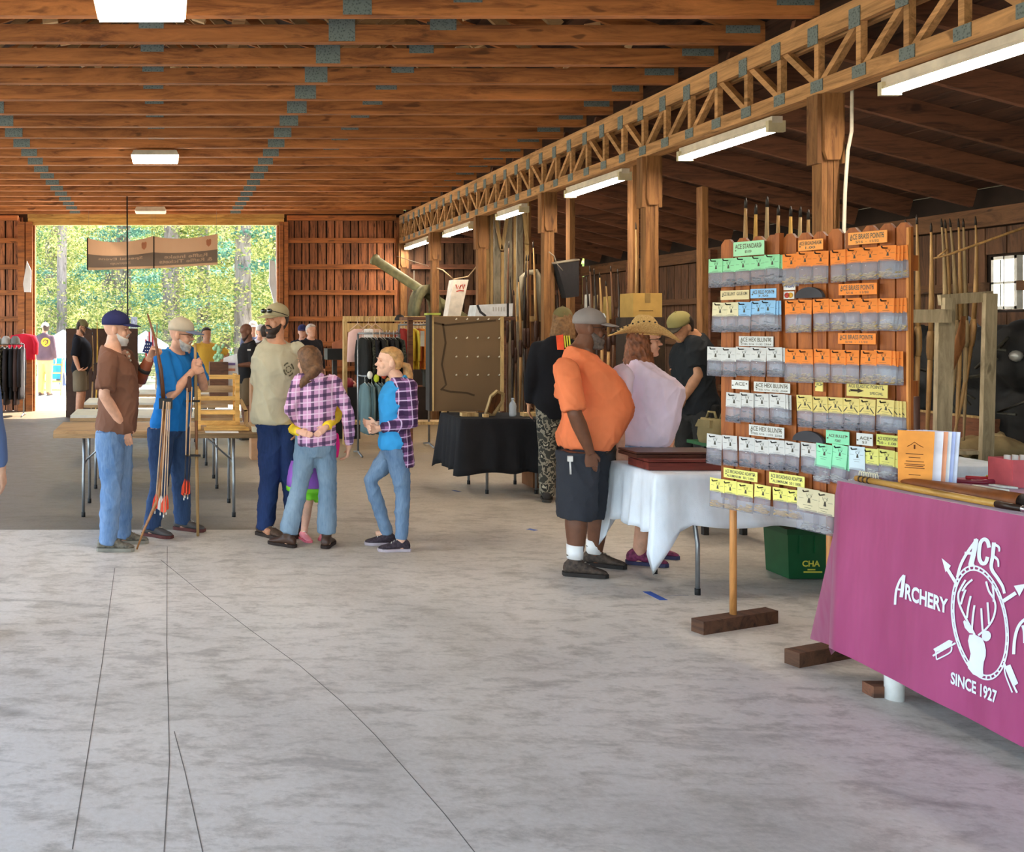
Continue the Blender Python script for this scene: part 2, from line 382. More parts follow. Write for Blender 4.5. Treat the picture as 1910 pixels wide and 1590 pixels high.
# roof trusses
ceiling = MB(); RX, RZ, HX = -.2, 5.42, 4.75
for s in (-1, 1):
    p0 = (RX, YF, RZ+.24); p1 = (RX+s*HX*1.06, YF, 3.98+.02); q0 = (RX, YW+.3, RZ+.24); q1 = (RX+s*HX*1.06, YW+.3, 3.98+.02)
    ceiling.prism([p0, p1, q1, q0], (0, 0, .05))
ceiling = struct(ceiling.build('ceiling', W_DECK))
for s in (-1, 1):
    for k in range(8):
        u = (k+.4)/8; x = RX+s*HX*u; z = RZ+.21-u*(RZ+.22-3.99); mb = MB(); mb.bar((x, YF, z), (x, YW, z), .09, .04, (s*.3, 0, 1)); mb.build('purlin', W_DECK, ceiling)
CZ = 3.80; CH = .132
def truss_meshes():
    d = {}
    mb = MB(); mb.span((RX-HX, -.038, CZ), (RX+HX, .038, CZ+CH)); d['roof_truss'] = (mb.mesh('roof_truss', W_TRUSS), None)
    L = []
    for s in (-1, 1):
        mb = MB(); mb.bar((RX+s*HX, 0, CZ+.1), (RX, 0, RZ+.12), .038, .13); L.append(('top_chord', mb.mesh('top_chord', W_TRUSS)))
        for a, b in (((1.52, CZ+CH), (.06, RZ+.02)), ((1.55, CZ+CH), (2.5, CZ+.78)), ((3.2, CZ+CH), (2.5, CZ+.78)), ((.72, CZ+CH), (1.5, CZ+CH+.02))):
            if a[0] == .72: continue
            mb = MB(); mb.bar((RX+s*a[0], 0, a[1]), (RX+s*b[0], 0, b[1]), .036, .085, (1, 0, .01)); L.append(('web', mb.mesh('web', W_WEB)))
    for x, w, h, zz in ((-1.75, .2, .17, .09), (1.33, .2, .17, .09), (-.12, .19, .1, .15), (2.1, .2, .09, .135), (4.38, .26, .06, .1)):
        mb = MB(); mb.box((x, -.041, CZ+zz), (w, .004, h)); mb.box((x, .041, CZ+zz), (w, .004, h)); L.append(('connector_plate', mb.mesh('connector_plate', PLATE)))
    return d['roof_truss'][0], L
tm, tl = truss_meshes()
for i in range(-14, 20):
    y = 6.645+.6096*i
    o = link('truss', tm, ceiling); o.location = (0, y, 0)
    o.rotation_euler = (0, rnd.uniform(-.0015, .0015), 0)
    for nm, me in tl: link(nm, me, o)
# lateral brace boards and scrap blocks caught between the chords
mb = MB(); mb.bar((.55, 6.9, CZ+CH+.02), (.55, 12.5, CZ+CH+.02), .09, .038); mb.build('lateral_brace', W_WEB, ceiling)
blk = []
for k in range(6):
    mb = MB(); mb.box((0, 0, 0), (rnd.uniform(.04, .12), .03, rnd.uniform(.02, .045)), Matrix.Rotation(rnd.uniform(-.5, .5), 3, 'Y')); blk.append(mb.mesh('blocking', M('e0bf92', .8)))
for i in range(190):
    k = rnd.randint(0, 9); o = link('blocking', rnd.choice(blk), ceiling)
    o.location = (rnd.uniform(-1.9, 1.9) if rnd.random() < .75 else rnd.uniform(1.9, 4), 6.645+.6096*k+rnd.uniform(.03, .3), CZ+CH+rnd.uniform(.0, .12)); o.rotation_euler = (rnd.uniform(-.4, .4), 0, rnd.uniform(-.6, .6))
# girder along the aisle: parallel-chord truss on posts
GZ0, GZ1 = 3.24, 3.78
PT = [.00373-.00136*2, .00373-.00136, .00373, .00509, .00645, .00781, .00916, .01038]
PYs = [-2.0]+[t*FOC for t in PT]
trim = MB(); trim.span((XG, YF, GZ1-.155), (XG+.05, YW-.02, GZ1)); trim.span((XG+.1, YF, GZ1-.155), (XG+.15, YW-.02, GZ1))
girder = struct(trim.build('trim_1', W_GIRD))
mb = MB(); mb.span((XG, YF, GZ0), (XG+.15, YW-.02, GZ0+.105)); mb.build('bottom_chord', W_GIRD, girder)
def seg(name, p, q, w, h, up, mat, par):
    mb = MB(); mb.bar(p, q, w, h, up); return mb.build(name, mat, par)
zb, zt = GZ0+.09, GZ1-.14
plates_b = []
for a, b in zip(PYs[:-1], PYs[1:]):
    nseg = 6
    for k in range(nseg+1):
        y = a+(b-a)*k/nseg
        if k < nseg or b == PYs[-1]:
            seg('web_upright', (XG+.03, y, GZ0+.02), (XG+.03, y, GZ1-.04), .045, .042, (0, 1, 0), W_GIRD, girder)
        if k < nseg:
            y2 = a+(b-a)*(k+1)/nseg
            p, q = ((y, zt), (y2, zb)) if k < 3 else ((y, zb), (y2, zt))
            if k < 3: p, q = (y, zb), (y2, zt)
            else: p, q = (y, zt), (y2, zb)
            seg('web_diagonal', (XG+.045, p[0]+.03, p[1]), (XG+.045, q[0]-.03, q[1]), .05, .042, (0, 1, 0), W_GIRD, girder)
        if k < nseg:
            mb = MB(); mb.box((XG-.004, y+.02, zt+.02), (.005, .1, .13)); mb.box((XG-.004, y-.02, zb-.03), (.005, .12, .08)); mb.build('connector_plate', PLATE, girder)
for y in PYs:
    post = struct(MB().span((XG+.012, y-.05, 0), (XG+.05, y+.05, GZ0)).build('trim_2', W_POST))
    for x in (XG+.052, XG+.092): part_box('ply', (x, y-.05-(.006 if x > XG+.08 else 0), 0), (x+.038, y+.05, GZ0+.1), W_POST, post)
    for x in (XG-.022, XG+.134):
        mb = MB(); mb.prism([(x, y-.055, 2.76), (x, y-.055, GZ0), (x, y+.055, GZ0), (x, y+.055, 2.76)], (.032, 0, 0)); mb.build('bearing_block', W_POST, post)
    mb = MB(); mb.prism([(XG+.03, y-.082, 2.78), (XG+.115, y-.082, 2.78), (XG+.135, y-.082, 2.84), (XG+.135, y-.082, GZ0), (XG+.01, y-.082, GZ0), (XG+.01, y-.082, 2.84)], (0, .026, 0)); mb.build('bearing_block', W_POST, post)
# side aisle: sloping roof, rafters, outer wall
AZ0, AZ1 = 3.74, 2.82
def az(x): return AZ0+(AZ1-AZ0)*(x-XG)/(XR-XG)
mb = MB(); mb.prism([(XG-.2, YF, az(XG-.2)+.24), (XR+.3, YF, az(XR+.3)+.24), (XR+.3, YW+.2, az(XR+.3)+.24), (XG-.2, YW+.2, az(XG-.2)+.24)], (0, 0, .04))
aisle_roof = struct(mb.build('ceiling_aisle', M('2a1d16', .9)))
nb = 15
for k in range(nb):
    x0 = XG+.05+(XR-XG)*k/nb; x1 = XG+.05+(XR-XG)*(k+1)/nb-.02
    mb = MB(); mb.prism([(x0, YF, az(x0)+.19), (x1, YF, az(x1)+.19), (x1, YF, az(x1)+.225), (x0, YF, az(x0)+.225)], (0, YW-YF, 0)); mb.build('plank', W_DECK, aisle_roof)
y = YF+.3; me_r = None
while y < YW:
    if me_r is None: me_r = MB().bar((XG+.1, 0, az(XG+.1)+.09), (XR-.02, 0, az(XR-.02)+.09), .045, .19).mesh('rafter', W_DARK)
    o = link('rafter', me_r, aisle_roof); o.location = (0, y, 0); y += .81
WY0, WY1, WZ0, WZ1 = 8.97, 9.25, Z(577, .00515), Z(478, .00515)
mb = MB()
for a, b, c, d in ((YF, WY0, 0, 3), (WY1, YW, 0, 3), (WY0, WY1, 0, WZ0), (WY0, WY1, WZ1, 3)): mb.span((XR+.06, a, c), (XR+.09, b, d))
wall_r = struct(mb.build('wall_right', M('241811', .9)))
y = 1.2
while y < YW:
    ww = .21*rnd.uniform(.85, 1.15); e = min(YW, y+ww)
    for z0, z1 in (((0, WZ0-.03), (WZ1+.03, 2.6)) if e > WY0-.03 and y < WY1+.03 else ((0, 2.6),)):
        mb = MB(); mb.box((XR+.035, (y+e)/2, (z0+z1)/2), (.024, e-y-.014, z1-z0)); mb.build('plank', W_RWALL, wall_r)
    y = e
wood_ry = wood(dk('8a603e', .55), dk('5a3a24', .55), 'y', 9, 1.5, .15)
for z, h in ((2.7, .18), (2.02, .09), (1.4, .09), (.75, .09)):
    for y0, y1 in (((YF, WY0-.05), (WY1+.05, YW)) if z == 2.02 else ((YF, YW),)):
        seg('girt', (XR-.02, y0, z), (XR-.02, y1, z), .08, h, (0, 0, 1), wood_ry, wall_r)
for y in [q for q in PYs if not 8.2 < q < 10.2]: seg('stud', (XR-.09, y, 0), (XR-.09, y, 2.75), .14, .13, (0, 1, 0), W_DARK, wall_r)
win = MB(); fr = .028
for a, b in (((WY0, WZ0), (WY0+fr, WZ1)), ((WY1-fr, WZ0), (WY1, WZ1)), ((WY0, WZ0), (WY1, WZ0+fr)), ((WY0, WZ1-fr), (WY1, WZ1)), ((WY0, (WZ0+WZ1)/2-.01), (WY1, (WZ0+WZ1)/2+.01)), (((WY0+WY1)/2-.006, WZ0), ((WY0+WY1)/2+.006, WZ1))):
    win.span((XR-.01, a[0], a[1]), (XR+.05, b[0], b[1]))
win = struct(win.build('window_1', M('f2f2ee', .5)))
ym, zm = (WY0+WY1)/2, (WZ0+WZ1)/2
for a, b, c, d in ((WY0, ym, WZ0, zm), (ym, WY1, WZ0, zm), (WY0, ym, zm, WZ1), (ym, WY1, zm, WZ1)):
    part_box('pane', (XR+.02, a+.012, c+.012), (XR+.024, b-.012, d-.012), clear_film('eef6f2', .12, .05), win)
# the other long side (outside the frame) is open between posts
for y in PYs[::2]: struct(MB().span((XL+.1, y-.07, 0), (XL+.3, y+.07, 3.98)).build('trim_4', W_POST))
struct(MB().span((XL+.1, YF, 3.5), (XL+.25, YW, 3.9)).build('trim_5', W_GIRD))
# unseen gable end over an open doorway, added to keep daylight off the trusses
wall_f = struct(MB().span((XL, YF-.08, 2.95), (XR+.1, YF, 4.1)).build('wall_front_added', W_WALL))
part_box('added_gable', (-2.6, YF-.08, 4.1), (2.2, YF, 5.3), W_WALL, wall_f); part_box('added_side', (XG+.8, YF-.08, 0), (XR+.1, YF, 2.95), W_WALL, wall_f)
# inner timber studs of the aisle standing between floor and rafters
for px, t_ in ((1310, .0063), (1181, .00612), (1064, .00712)):
    x = X(px, t_); struct(MB().span((x-.035, t_*FOC-.06, 0), (x+.035, t_*FOC+.06, az(x))).build('trim_3', W_POST))

# ---------------------------------------------------------------- light fittings
def strip_light(px0, py0, px1, py1, label, nt=2):
    t0 = (XG+.12)/(px0-PX); t1 = (XG+.12)/(px1-PX); y0, y1 = t0*FOC, t1*FOC
    r = thing('strip_light', label, 'ceiling light', (XG+.12, (y0+y1)/2, GZ0-.16), 0, 'fluorescent strips under the girder')
    L = abs(y0-y1); x = 0
    mb = MB(); mb.prism([(-.04, -L/2, .1), (.04, -L/2, .1), (.04, -L/2, .15), (-.04, -L/2, .15)], (0, L, 0)); mb.build('housing', M('d9cfbc', .5), r)
    mb = MB(); mb.prism([(-.06, -L/2+.02, .07), (-.035, -L/2+.02, .1), (.035, -L/2+.02, .1), (.06, -L/2+.02, .07), (.035, -L/2+.02, .095), (-.035, -L/2+.02, .095)], (0, L-.04, 0)); mb.build('reflector', M('efe9dc', .4), r)
    for sx in ((-.026, .026) if nt == 2 else (0,)):
        mb = MB(); mb.tube([(sx, -L/2+.05, .055), (sx, L/2-.05, .055)], .017, 10); mb.build('tube', emit('fff0dc', 46), r)
    for sy in (-1, 1):
        mb = MB(); mb.box((0, sy*(L/2-.02), .075), (.13, .035, .085)); mb.build('end_cap', M('d5c9a4', .5), r)
        mb = MB(); mb.tube([(0, sy*L*.35, .15), (0, sy*L*.35, .17)], .008, 6); mb.build('hanger', M('9a9484', .5, .5), r)
    return r
strip_light(1655, 136, 1990, 0, 'bright fluorescent strip nearest the camera, under the nearest girder span')
strip_light(1275, 272, 1450, 208, 'fluorescent strip just before the stout wooden post beside the picket rack')
strip_light(1062, 350, 1167, 310, 'fluorescent strip under the girder above the man in orange')
strip_light(932, 392, 978, 374, 'short-looking fluorescent strip lighting the upright pale lumber')
strip_light(832, 430, 882, 409, 'fluorescent strip over the white hanging box beneath the girder')
strip_light(760, 456, 803, 440, 'farthest fluorescent strip, at the girder end beside the plank wall')
lb = ('first', 'second', 'third', 'fourth')
for i, y in enumerate((4.6, 7.8, 10.8, 14.0)):  # unseen strips added to throw more light down on the floor
    o = tree_copy(bpy.data.objects['strip_light'], None, (XL+.35, y, GZ0+.06)); o['label'] = 'added fluorescent strip on the unseen side of the hall, %s from the camera' % lb[i]
mb = MB()
for a, b in (((1452, 204), (1520, 172)), ((1165, 306), (1197, 292))):
    pa = P(a[0], a[1], (XG+.2)/(a[0]-PX)); pb = P(b[0], b[1], (XG+.2)/(b[0]-PX)); mb.tube([pa, (pa+pb)/2+V((0, 0, -.01)), pb], .012, 6)
solo('power_cable', mb, M('4a4238', .6), 'dark cable run linking the strip lights along the girder', 'cable')
p = [P(1572, 160, .00372), P(1571, 250, .00372), P(1564, 285, .00371), P(1559, 360, .00371), P(1557, 430, .00371), P(1557, 560, .00371)]
mb = MB(); mb.tube([q+V((0, -.09, 0)) for q in p], .011, 8); solo('wall_cable', mb, M('efe6d2', .5), 'white cable running down the stout post behind the picket rack', 'cable')
def panel_light(x0, x1, ya, yb, z, label, on=True):
    r = thing('ceiling_panel_light', label, 'ceiling light', ((x0+x1)/2, (ya+yb)/2, z), 0, 'square lights under the trusses')
    w, d = x1-x0, abs(yb-ya)
    mb = MB(); mb.box((0, 0, .05), (w, d, .06), None, 0, .9); mb.build('housing', M('cdc5b4', .5), r)
    mb = MB(); mb.box((0, 0, .012), (w*.96, d*.96, .02)); mb.build('diffuser', emit('fff0da', 24) if on else M('c8b094', .5), r)
    for sx in (-1, 1):
        mb = MB(); mb.tube([(sx*w*.4, 0, .08), (sx*w*.46, 0, .34)], .004, 5); mb.build('hanging_wire', M('8a8478', .5), r)
panel_light(X(180, .0035), X(347, .0035), 5.85, 6.33, 3.66, 'bright square light hung under the nearest roof truss')
panel_light(X(246, .00665), X(333, .00665), 11.45, 12.0, 3.69, 'square light hung halfway down the hall under the trusses')
panel_light(X(252, .0098), X(310, .0098), 17.1, 17.6, 3.72, 'unlit square light hung just before the doorway header', False)
# ---------------------------------------------------------------- people
# local frame of a figure: x = forwards, y = its left, z = up
def ell(f0, f1, w, z, n=20, lat=0.0, pw=.88):
    """ring from f1 (back) to f0 (front), half width w"""
    c = (f0+f1)/2; a = (f0-f1)/2; out = []
    for k in range(n):
        q = 2*PI*k/n; cx, sx = math.cos(q), math.sin(q)
        out.append(V((c+a*math.copysign(abs(cx)**pw, cx), lat+w*math.copysign(abs(sx)**pw, sx), z)))
    return out
HEADR = [(0, .080, .030, .022), (.012, .090, .0, .036), (.035, .092, -.030, .050), (.06, .088, -.058, .058), (.085, .086, -.078, .064), (.105, .084, -.088, .068), (.118, .080, -.092, .070),
         (.135, .088, -.097, .0735), (.155, .088, -.099, .076), (.18, .080, -.096, .074), (.205, .060, -.08, .062), (.222, .036, -.058, .044), (.232, .008, -.032, .02)]
def sm_body(me, extra, mats):
    """append islands (list of MB with material index) to a mesh"""
    bm = bmesh.new(); bm.from_mesh(me)
    for e, mi in extra:
        t = e.mesh('t', []); k = len(bm.faces); bm.from_mesh(t); bm.faces.ensure_lookup_table()
        for f in bm.faces[k:]: f.material_index = mi; f.smooth = True
        TRASH.append(t)
    bm.to_mesh(me); bm.free(); me.materials.clear()
    for m in mats: me.materials.append(m)
    return me
def join_me(a, b):
    bm = bmesh.new(); bm.from_mesh(a); bm.from_mesh(b); bm.to_mesh(a); bm.free(); TRASH.append(b); a.polygons.foreach_set('use_smooth', [True]*len(a.polygons)); return a
def hand(mb, W, d, nrm, thumb, s=1.0, curl=25, spread=.0):
    """palm, four unequal bent fingers and a side thumb; nrm = way the palm faces, thumb = side of the thumb (+1/-1 along nrm x d)"""
    d = V(d).normalized(); nrm = V(nrm); nrm = (nrm-d*nrm.dot(d)).normalized(); u = nrm.cross(d)*thumb
    L = .092*s
    rings = []
    for q, w, h in ((-.02, .024, .02), (0, .027, .019), (.25, .034, .017), (.6, .040, .0155), (1.0, .039, .0135)):
        c = V(W)+d*(L*q if q > 0 else q*s); rings.append([c+u*(w*s*math.cos(2*PI*k/14))+nrm*(h*s*math.sin(2*PI*k/14)) for k in range(14)])
    mb.loft(rings)
    for i, (off, ln, r) in enumerate(((.029, .072, .0092), (.0098, .080, .0095), (-.0098, .075, .0092), (-.029, .058, .0082))):
        p = V(W)+d*(L*.88)+u*off*s; pts = [p-d*.012*s]; a = math.radians(curl)*(.55 if curl < 60 else .75); dirv = d.copy(); spr = u*(off*spread*4)
        for k, fr in enumerate((.46, .30, .24)):
            ang = a*(1, 2, 2.9)[k]; dv = (d*math.cos(ang)+nrm*math.sin(ang)+spr).normalized(); pts.append(pts[-1]+dv*ln*s*fr+(dv*.012*s if k == 0 else V((0, 0, 0))))
        mb.tube(pts, [r*s, r*s, r*.92*s, r*.78*s], 8, rnd_=True)
    p = V(W)+d*L*.22+u*.028*s; ca = math.radians(min(curl, 60))
    d1 = (d*.75+u*.62+nrm*(.25+.3*math.sin(ca))).normalized(); d2 = (d*.85+u*.25*(1-ca)+nrm*(.3+.5*math.sin(ca))).normalized()
    mb.tube([p-d1*.01*s, p+d1*.036*s, p+d1*.036*s+d2*.03*s], [.0125*s, .0105*s, .0085*s], 8, rnd_=True)
def shoe(par, A, yaw, s, mat, sole, name='shoe', boot=0, L=.275, w=.05):
    """A = ankle; toe points along yaw"""
    R = Matrix.Rotation(yaw, 3, 'Z'); hz = A[2]
    def rg(x, wd, h0, h1, n=14):
        out = []
        for k in range(n):
            q = 2*PI*k/n; out.append(V((A[0], A[1], 0))+R @ V((x*s, wd*s*math.cos(q), (h0+(h1-h0)*(.5+.5*math.sin(q)))*s)))
        return out
    mb = MB(); mb.loft([rg(-.078, .018, .03, .06), rg(-.07, .033, .02, .085), rg(-.04, .040, .016, .115), rg(.0, .042, .016, .118), rg(.045, .043, .016, .1), rg(.09, w*.93, .016, .075), rg(.13, w, .016, .06), rg(.165, w*.9, .016, .05), rg(.188, w*.6, .018, .04), rg(.196, w*.25, .02, .032)])
    if boot: mb.tube([V((A[0], A[1], .09*s)), V((A[0]-.004, A[1], .16*s)), V((A[0]-.01, A[1], boot*s))], [.044*s, .048*s, .056*s], 14)
    o = link(name, vox(mb, .008, 3), par); o.data.materials.append(mat)
    mb = MB(); pts = []
    for x, wd in ((-.082, .02), (-.07, .036), (-.03, .041), (.03, .04), (.08, w*.95), (.13, w*1.06), (.17, w*.95), (.197, w*.5)): pts.append((x, wd))
    out = [(x, y) for x, y in pts]+[(x, -y) for x, y in reversed(pts)]
    mb.prism([V((A[0], A[1], .002))+R @ V((x*s, y*s, 0)) for x, y in out], (0, 0, .024*s)); mb.build('sole', sole, o)
    mb = MB()
    for k in range(4):
        x = .035+.022*k; z = (.108-.014*k)*s; mb.tube([V((A[0], A[1], 0))+R @ V(((x+.01*e)*s, .022*s*e, z-.006*abs(e))) for e in (-1, 0, 1)], .0035*s, 5)
    if name == 'shoe': mb.build('lace', M('cfc8bc', .8), o)
    return o
def cap_on(par, HM, crown, brim, hs, back=False, patch=None):
    prof = []
    rings = []
    for z, f0, f1, w in ((.138, .098, -.105, .083), (.16, .099, -.108, .085), (.185, .094, -.106, .083), (.208, .082, -.094, .073), (.228, .058, -.072, .056), (.242, .026, -.042, .032), (.248, .0, -.02, .012)):
        rings.append([HM @ (p*hs) for p in ell(f0, f1, w, z+(0 if z > .15 else 0), 24, 0, .95)])
    mb = MB(); mb.loft(rings); mb.ball(HM @ (V((-.01, 0, .25))*hs), .008*hs, 8, 5); o = mb.build('cap', crown, par)
    mb = MB(); rings = []
    for k in range(9):
        y = -.072+.018*k; e = 1-(y/.078)**2; b = .075+.02*math.sqrt(max(0, e)); f = b+.082*math.sqrt(max(0, e))+.004; dz = -.018*(y/.07)**2
        r = []
        for q in range(5):
            x = b-.03+(f-b+.03)*q/4; r.append(V((x, y, .149+dz-.14*(x-.09)-.8*max(0, x-.09)**2*1.2)))
        r = r+[p+V((0, 0, .006)) for p in reversed(r)]; rings.append([HM @ (p*hs) for p in r])
    mb.loft(rings); mb.build('brim', brim, o)
    if patch:
        mb = MB(); mb.loft([[HM @ (p*hs) for p in ([V((.094+dx, y, z)) for y, z in ((-.026, .168), (.026, .168), (.024, .205), (-.024, .205))])] for dx in (-.014, .004)], 0, False); mb.build('front_patch', patch, o)
    return o
def hrings(spec):
    out = []
    for z, fm, bm, e in spec:
        zz = min(max(z, HEADR[0][0]), HEADR[-1][0])
        for a, b in zip(HEADR[:-1], HEADR[1:]):
            if a[0] <= zz <= b[0]: q = (zz-a[0])/(b[0]-a[0]); f, k, w = (a[i]+(b[i]-a[i])*q for i in (1, 2, 3)); break
        out.append((z, f+e if fm is None else fm, k-e if bm is None else bm, w+e))
    return out
HAIR = {
 'short': [(.045, -.02, -.075, .060), (.085, -.01, -.094, .071), (.12, .0, -.106, .080), (.15, .03, -.110, .084), (.18, .07, -.108, .084), (.205, .085, -.096, .073), (.228, .058, -.072, .052), (.243, .016, -.04, .02)],
 'slick': [(.06, -.03, -.085, .060), (.095, -.02, -.1, .072), (.13, .01, -.105, .079), (.16, .05, -.106, .081), (.19, .078, -.1, .078), (.212, .064, -.084, .064), (.23, .034, -.05, .04), (.238, .0, -.03, .015)],
 'long': [(-.15, .02, -.09, .075), (-.11, .06, -.118, .106), (-.05, .066, -.125, .112), (.0, .062, -.125, .110), (.05, .052, -.122, .103), (.1, .05, -.118, .095), (.14, .056, -.114, .088), (.17, .075, -.110, .086), (.2, .07, -.098, .076), (.225, .045, -.07, .05), (.24, .012, -.035, .02)],
 'fringe': hrings([(.035, -.03, None, .002), (.06, -.022, None, .004), (.09, -.010, None, .005), (.12, .012, None, .005), (.15, .02, None, .004)]),
 'beard': [(-.03, .085, .025, .026), (-.018, .1, .006, .042)]+hrings([(.0, None, .0, .012), (.02, None, -.012, .009), (.04, .098, -.018, .007), (.056, .078, -.02, .005), (.075, .05, -.022, .004), (.1, .012, -.02, .0035), (.12, .0, -.018, .003)]),
 'goatee': [(-.016, .086, .03, .024)]+hrings([(.0, None, .015, .007), (.02, None, -.005, .006), (.038, .096, -.012, .005), (.054, .07, -.014, .004), (.075, .035, -.015, .003), (.1, .008, -.015, .0025)]),
}
def person(label, loc, heading, H=1.75, bulk=1.0, belly=0.0, skin='d9a184', top=None, bottom=None, shoes=None, cap=None, hair=None, beard=None, glasses=None,
           J=None, hands=None, head=(0, 0), lean=0.0, fwd=0.0, bust=0.0, far=False, seed=1, hs=None, lips=None, brow='6b4a36', sole='3a3632', feet=(0, 0), headoff=(0, 0, 0), hips=1.0):
    s = H/1.75; hs = hs or (.98 if H > 1.55 else .93 if H > 1.3 else .86)
    root = thing('person', label, 'person', (loc[0], loc[1], 0), heading)
    tl = math.tan(lean)
    def up(z): return fwd+max(0, z-.92*s)*tl
    sw = .178*(1+.35*(bulk-1))*s
    D = dict(shL=(up(1.39*s)-.012, sw, 1.39*s), shR=(up(1.39*s)-.012, -sw, 1.39*s), elL=(up(1.1*s)-.05*s, sw+.055*s*bulk, 1.125*s), elR=(up(1.1*s)-.05*s, -sw-.055*s*bulk, 1.125*s),
             wrL=(up(.9*s)+.03*s, sw+.065*s*bulk, .885*s), wrR=(up(.9*s)+.03*s, -sw-.065*s*bulk, .885*s), hpL=(fwd, .088*s, .90*s), hpR=(fwd, -.088*s, .90*s),
             knL=(fwd*.5+.015, .098*s, .49*s), knR=(fwd*.5+.015, -.098*s, .49*s), anL=(-.03*s, .105*s, .085*s), anR=(-.03*s, -.105*s, .085*s))
    for k, v in (J or {}).items(): D[k] = v
    D = {k: V(v) for k, v in D.items()}
    # torso rings: z, half width, front, back
    b = bulk
    T = [(.78, .10, .08, .09), (.84, .150*hips, .10, .115), (.90, .170*hips, .112+belly*.3, .128), (.97, .166*(.6*hips+.4), .112+belly*.62, .118), (1.04, .159, .113+belly*.9, .106), (1.12, .157, .115+belly*1.0, .100), (1.20, .163, .12+belly*.85+bust*.5, .104),
         (1.28, .170, .124+belly*.55+bust, .110), (1.35, .166, .112+belly*.25+bust*.6, .112), (1.405, .146, .09+belly*.05, .102), (1.445, .108, .068, .088), (1.47, .078, .058, .076), (1.485, .068, .054, .070)]
    def torso(mb, z0, z1, ease=0.0, front=1.0, back=1.0, flare=0.0, fmax=None):
        lv = [t for t in T if z0 < t[0]*s < z1]
        def at(z):
            z = z/s
            for q, r in zip(T[:-1], T[1:]):
                if q[0] <= z <= r[0]:
                    a = (z-q[0])/(r[0]-q[0]); return tuple(q[i]+(r[i]-q[i])*a for i in range(4))
            return T[0] if z < T[0][0] else T[-1]
        zs = [z0]+[t[0]*s for t in lv]+[z1]; rings = []
        for z in zs:
            _, w, f, k = at(z); e = ease+flare*max(0, 1-(z-z0)/(.25*s)); u = up(z); g = b if z < 1.38*s else 1+(b-1)*.5
            ff = f*s*(1+(b-1)*.6)*front+e; 
            if fmax is not None: ff = min(ff, fmax)
            rings.append(ell(u+ff, u-k*s*(1+(b-1)*.6)*back-e, w*s*g+e, z, 24))
        for r in rings:   # the collar dips towards the chest
            for p in r:
                k_ = min(1, max(0, (p.z/s-1.38)/.1)); p.z -= k_*.42*(p.x-up(p.z)+.01)
        mb.loft(rings)
    limb = 1+(b-1)*.75
    def leg(mb, S, e0=0.0, e1=0.0, stop=None, e2=None, low=None):
        h, k, a = D['hp'+S], D['kn'+S], D['an'+S]; f = s*limb; e2 = e1 if e2 is None else e2
        if stop is not None:   # shorts: stop = share of the thigh, above 1 = share of the shin too
            q = h.lerp(k, stop) if stop <= 1 else k.lerp(a, stop-1); mb.tube([h+V((0, 0, .03*s)), h.lerp(k, .35), h.lerp(k, .7 if stop > .75 else stop*.7), q], [.098*f+e0, .092*f+e0, .082*f+e1, .078*f+e1], 18); return
        a = a if low is None else V((a.x, a.y, low))
        mb.tube([h+V((0, 0, .03*s)), h.lerp(k, .3), h.lerp(k, .7), k, k.lerp(a, .25), k.lerp(a, .6), a], [.098*f+e0, .091*f+e0, .074*f+e1, .060*f+e1, .060*f+e1, .048*f+e2, .040*s+e2], 16)
    def arm(mb, S, e=0.0, stop=None, e1=None):
        a, c, w = D['sh'+S], D['el'+S], D['wr'+S]; f = s*(1+(b-1)*.5); e1 = e if e1 is None else e1
        sg = 1 if S == 'L' else -1
        inn = a+V((0, -sg*.06*s, .018*s))
        if stop is not None and stop <= 1:
            q = a.lerp(c, stop); mb.tube([inn, a, a.lerp(c, stop*.5), q], [.050*f+e*.6, .056*f+e*.9, .055*f+e*1.3, .053*f+e1*1.6], 14, rnd_=False); mb.ball(a, .056*f+e*.8); return
        end = w if stop is None else c.lerp(w, stop-1)
        mb.tube([inn, a, a.lerp(c, .4), a.lerp(c, .8), c, c.lerp(end, .3), c.lerp(end, .7), end], [.050*f+e*.8, .055*f+e*.9, .051*f+e, .043*f+e, .041*f+e, .043*f+e1, .035*f+e1, .028*s+e1], 14); mb.ball(a, .055*f+e*.8)
    # head frame
    hb = V((up(1.5*s)+.005+headoff[0], headoff[1], H-.236*hs+headoff[2]))
    HM = Matrix.Translation(hb) @ Matrix.Translation((0, 0, .06*hs)) @ Matrix.Rotation(head[0], 4, 'Z') @ Matrix.Rotation(head[1], 4, 'Y') @ Matrix.Translation((0, 0, -.06*hs))
    # skin: one continuous figure
    vs = .013 if far else .009
    mb = MB(); torso(mb, .78*s, 1.49*s)
    mb.tube([(up(1.42*s)-.012, 0, 1.43*s), (up(1.5*s)-.004, 0, 1.5*s), HM @ V((-.012*hs, 0, .05*hs)), HM @ V((-.008*hs, 0, .1*hs))], [.075*s, .06*s*(1+(b-1)*.4), .056*hs*(1+(b-1)*.4), .05*hs], 16)
    for S in 'LR': leg(mb, S); arm(mb, S); shoe_a = D['an'+S]; mb.tube([shoe_a, shoe_a+V((.0, 0, -.05*s)), shoe_a+V((.1*s, 0, -.055*s))], [.036*s, .034*s, .025*s], 10)
    me = vox(mb, vs, 5)
    fmb = MB(); fmb.loft([[HM @ (p*hs) for p in ell(f0, f1, w, z, 24, 0, .92)] for z, f0, f1, w in HEADR])
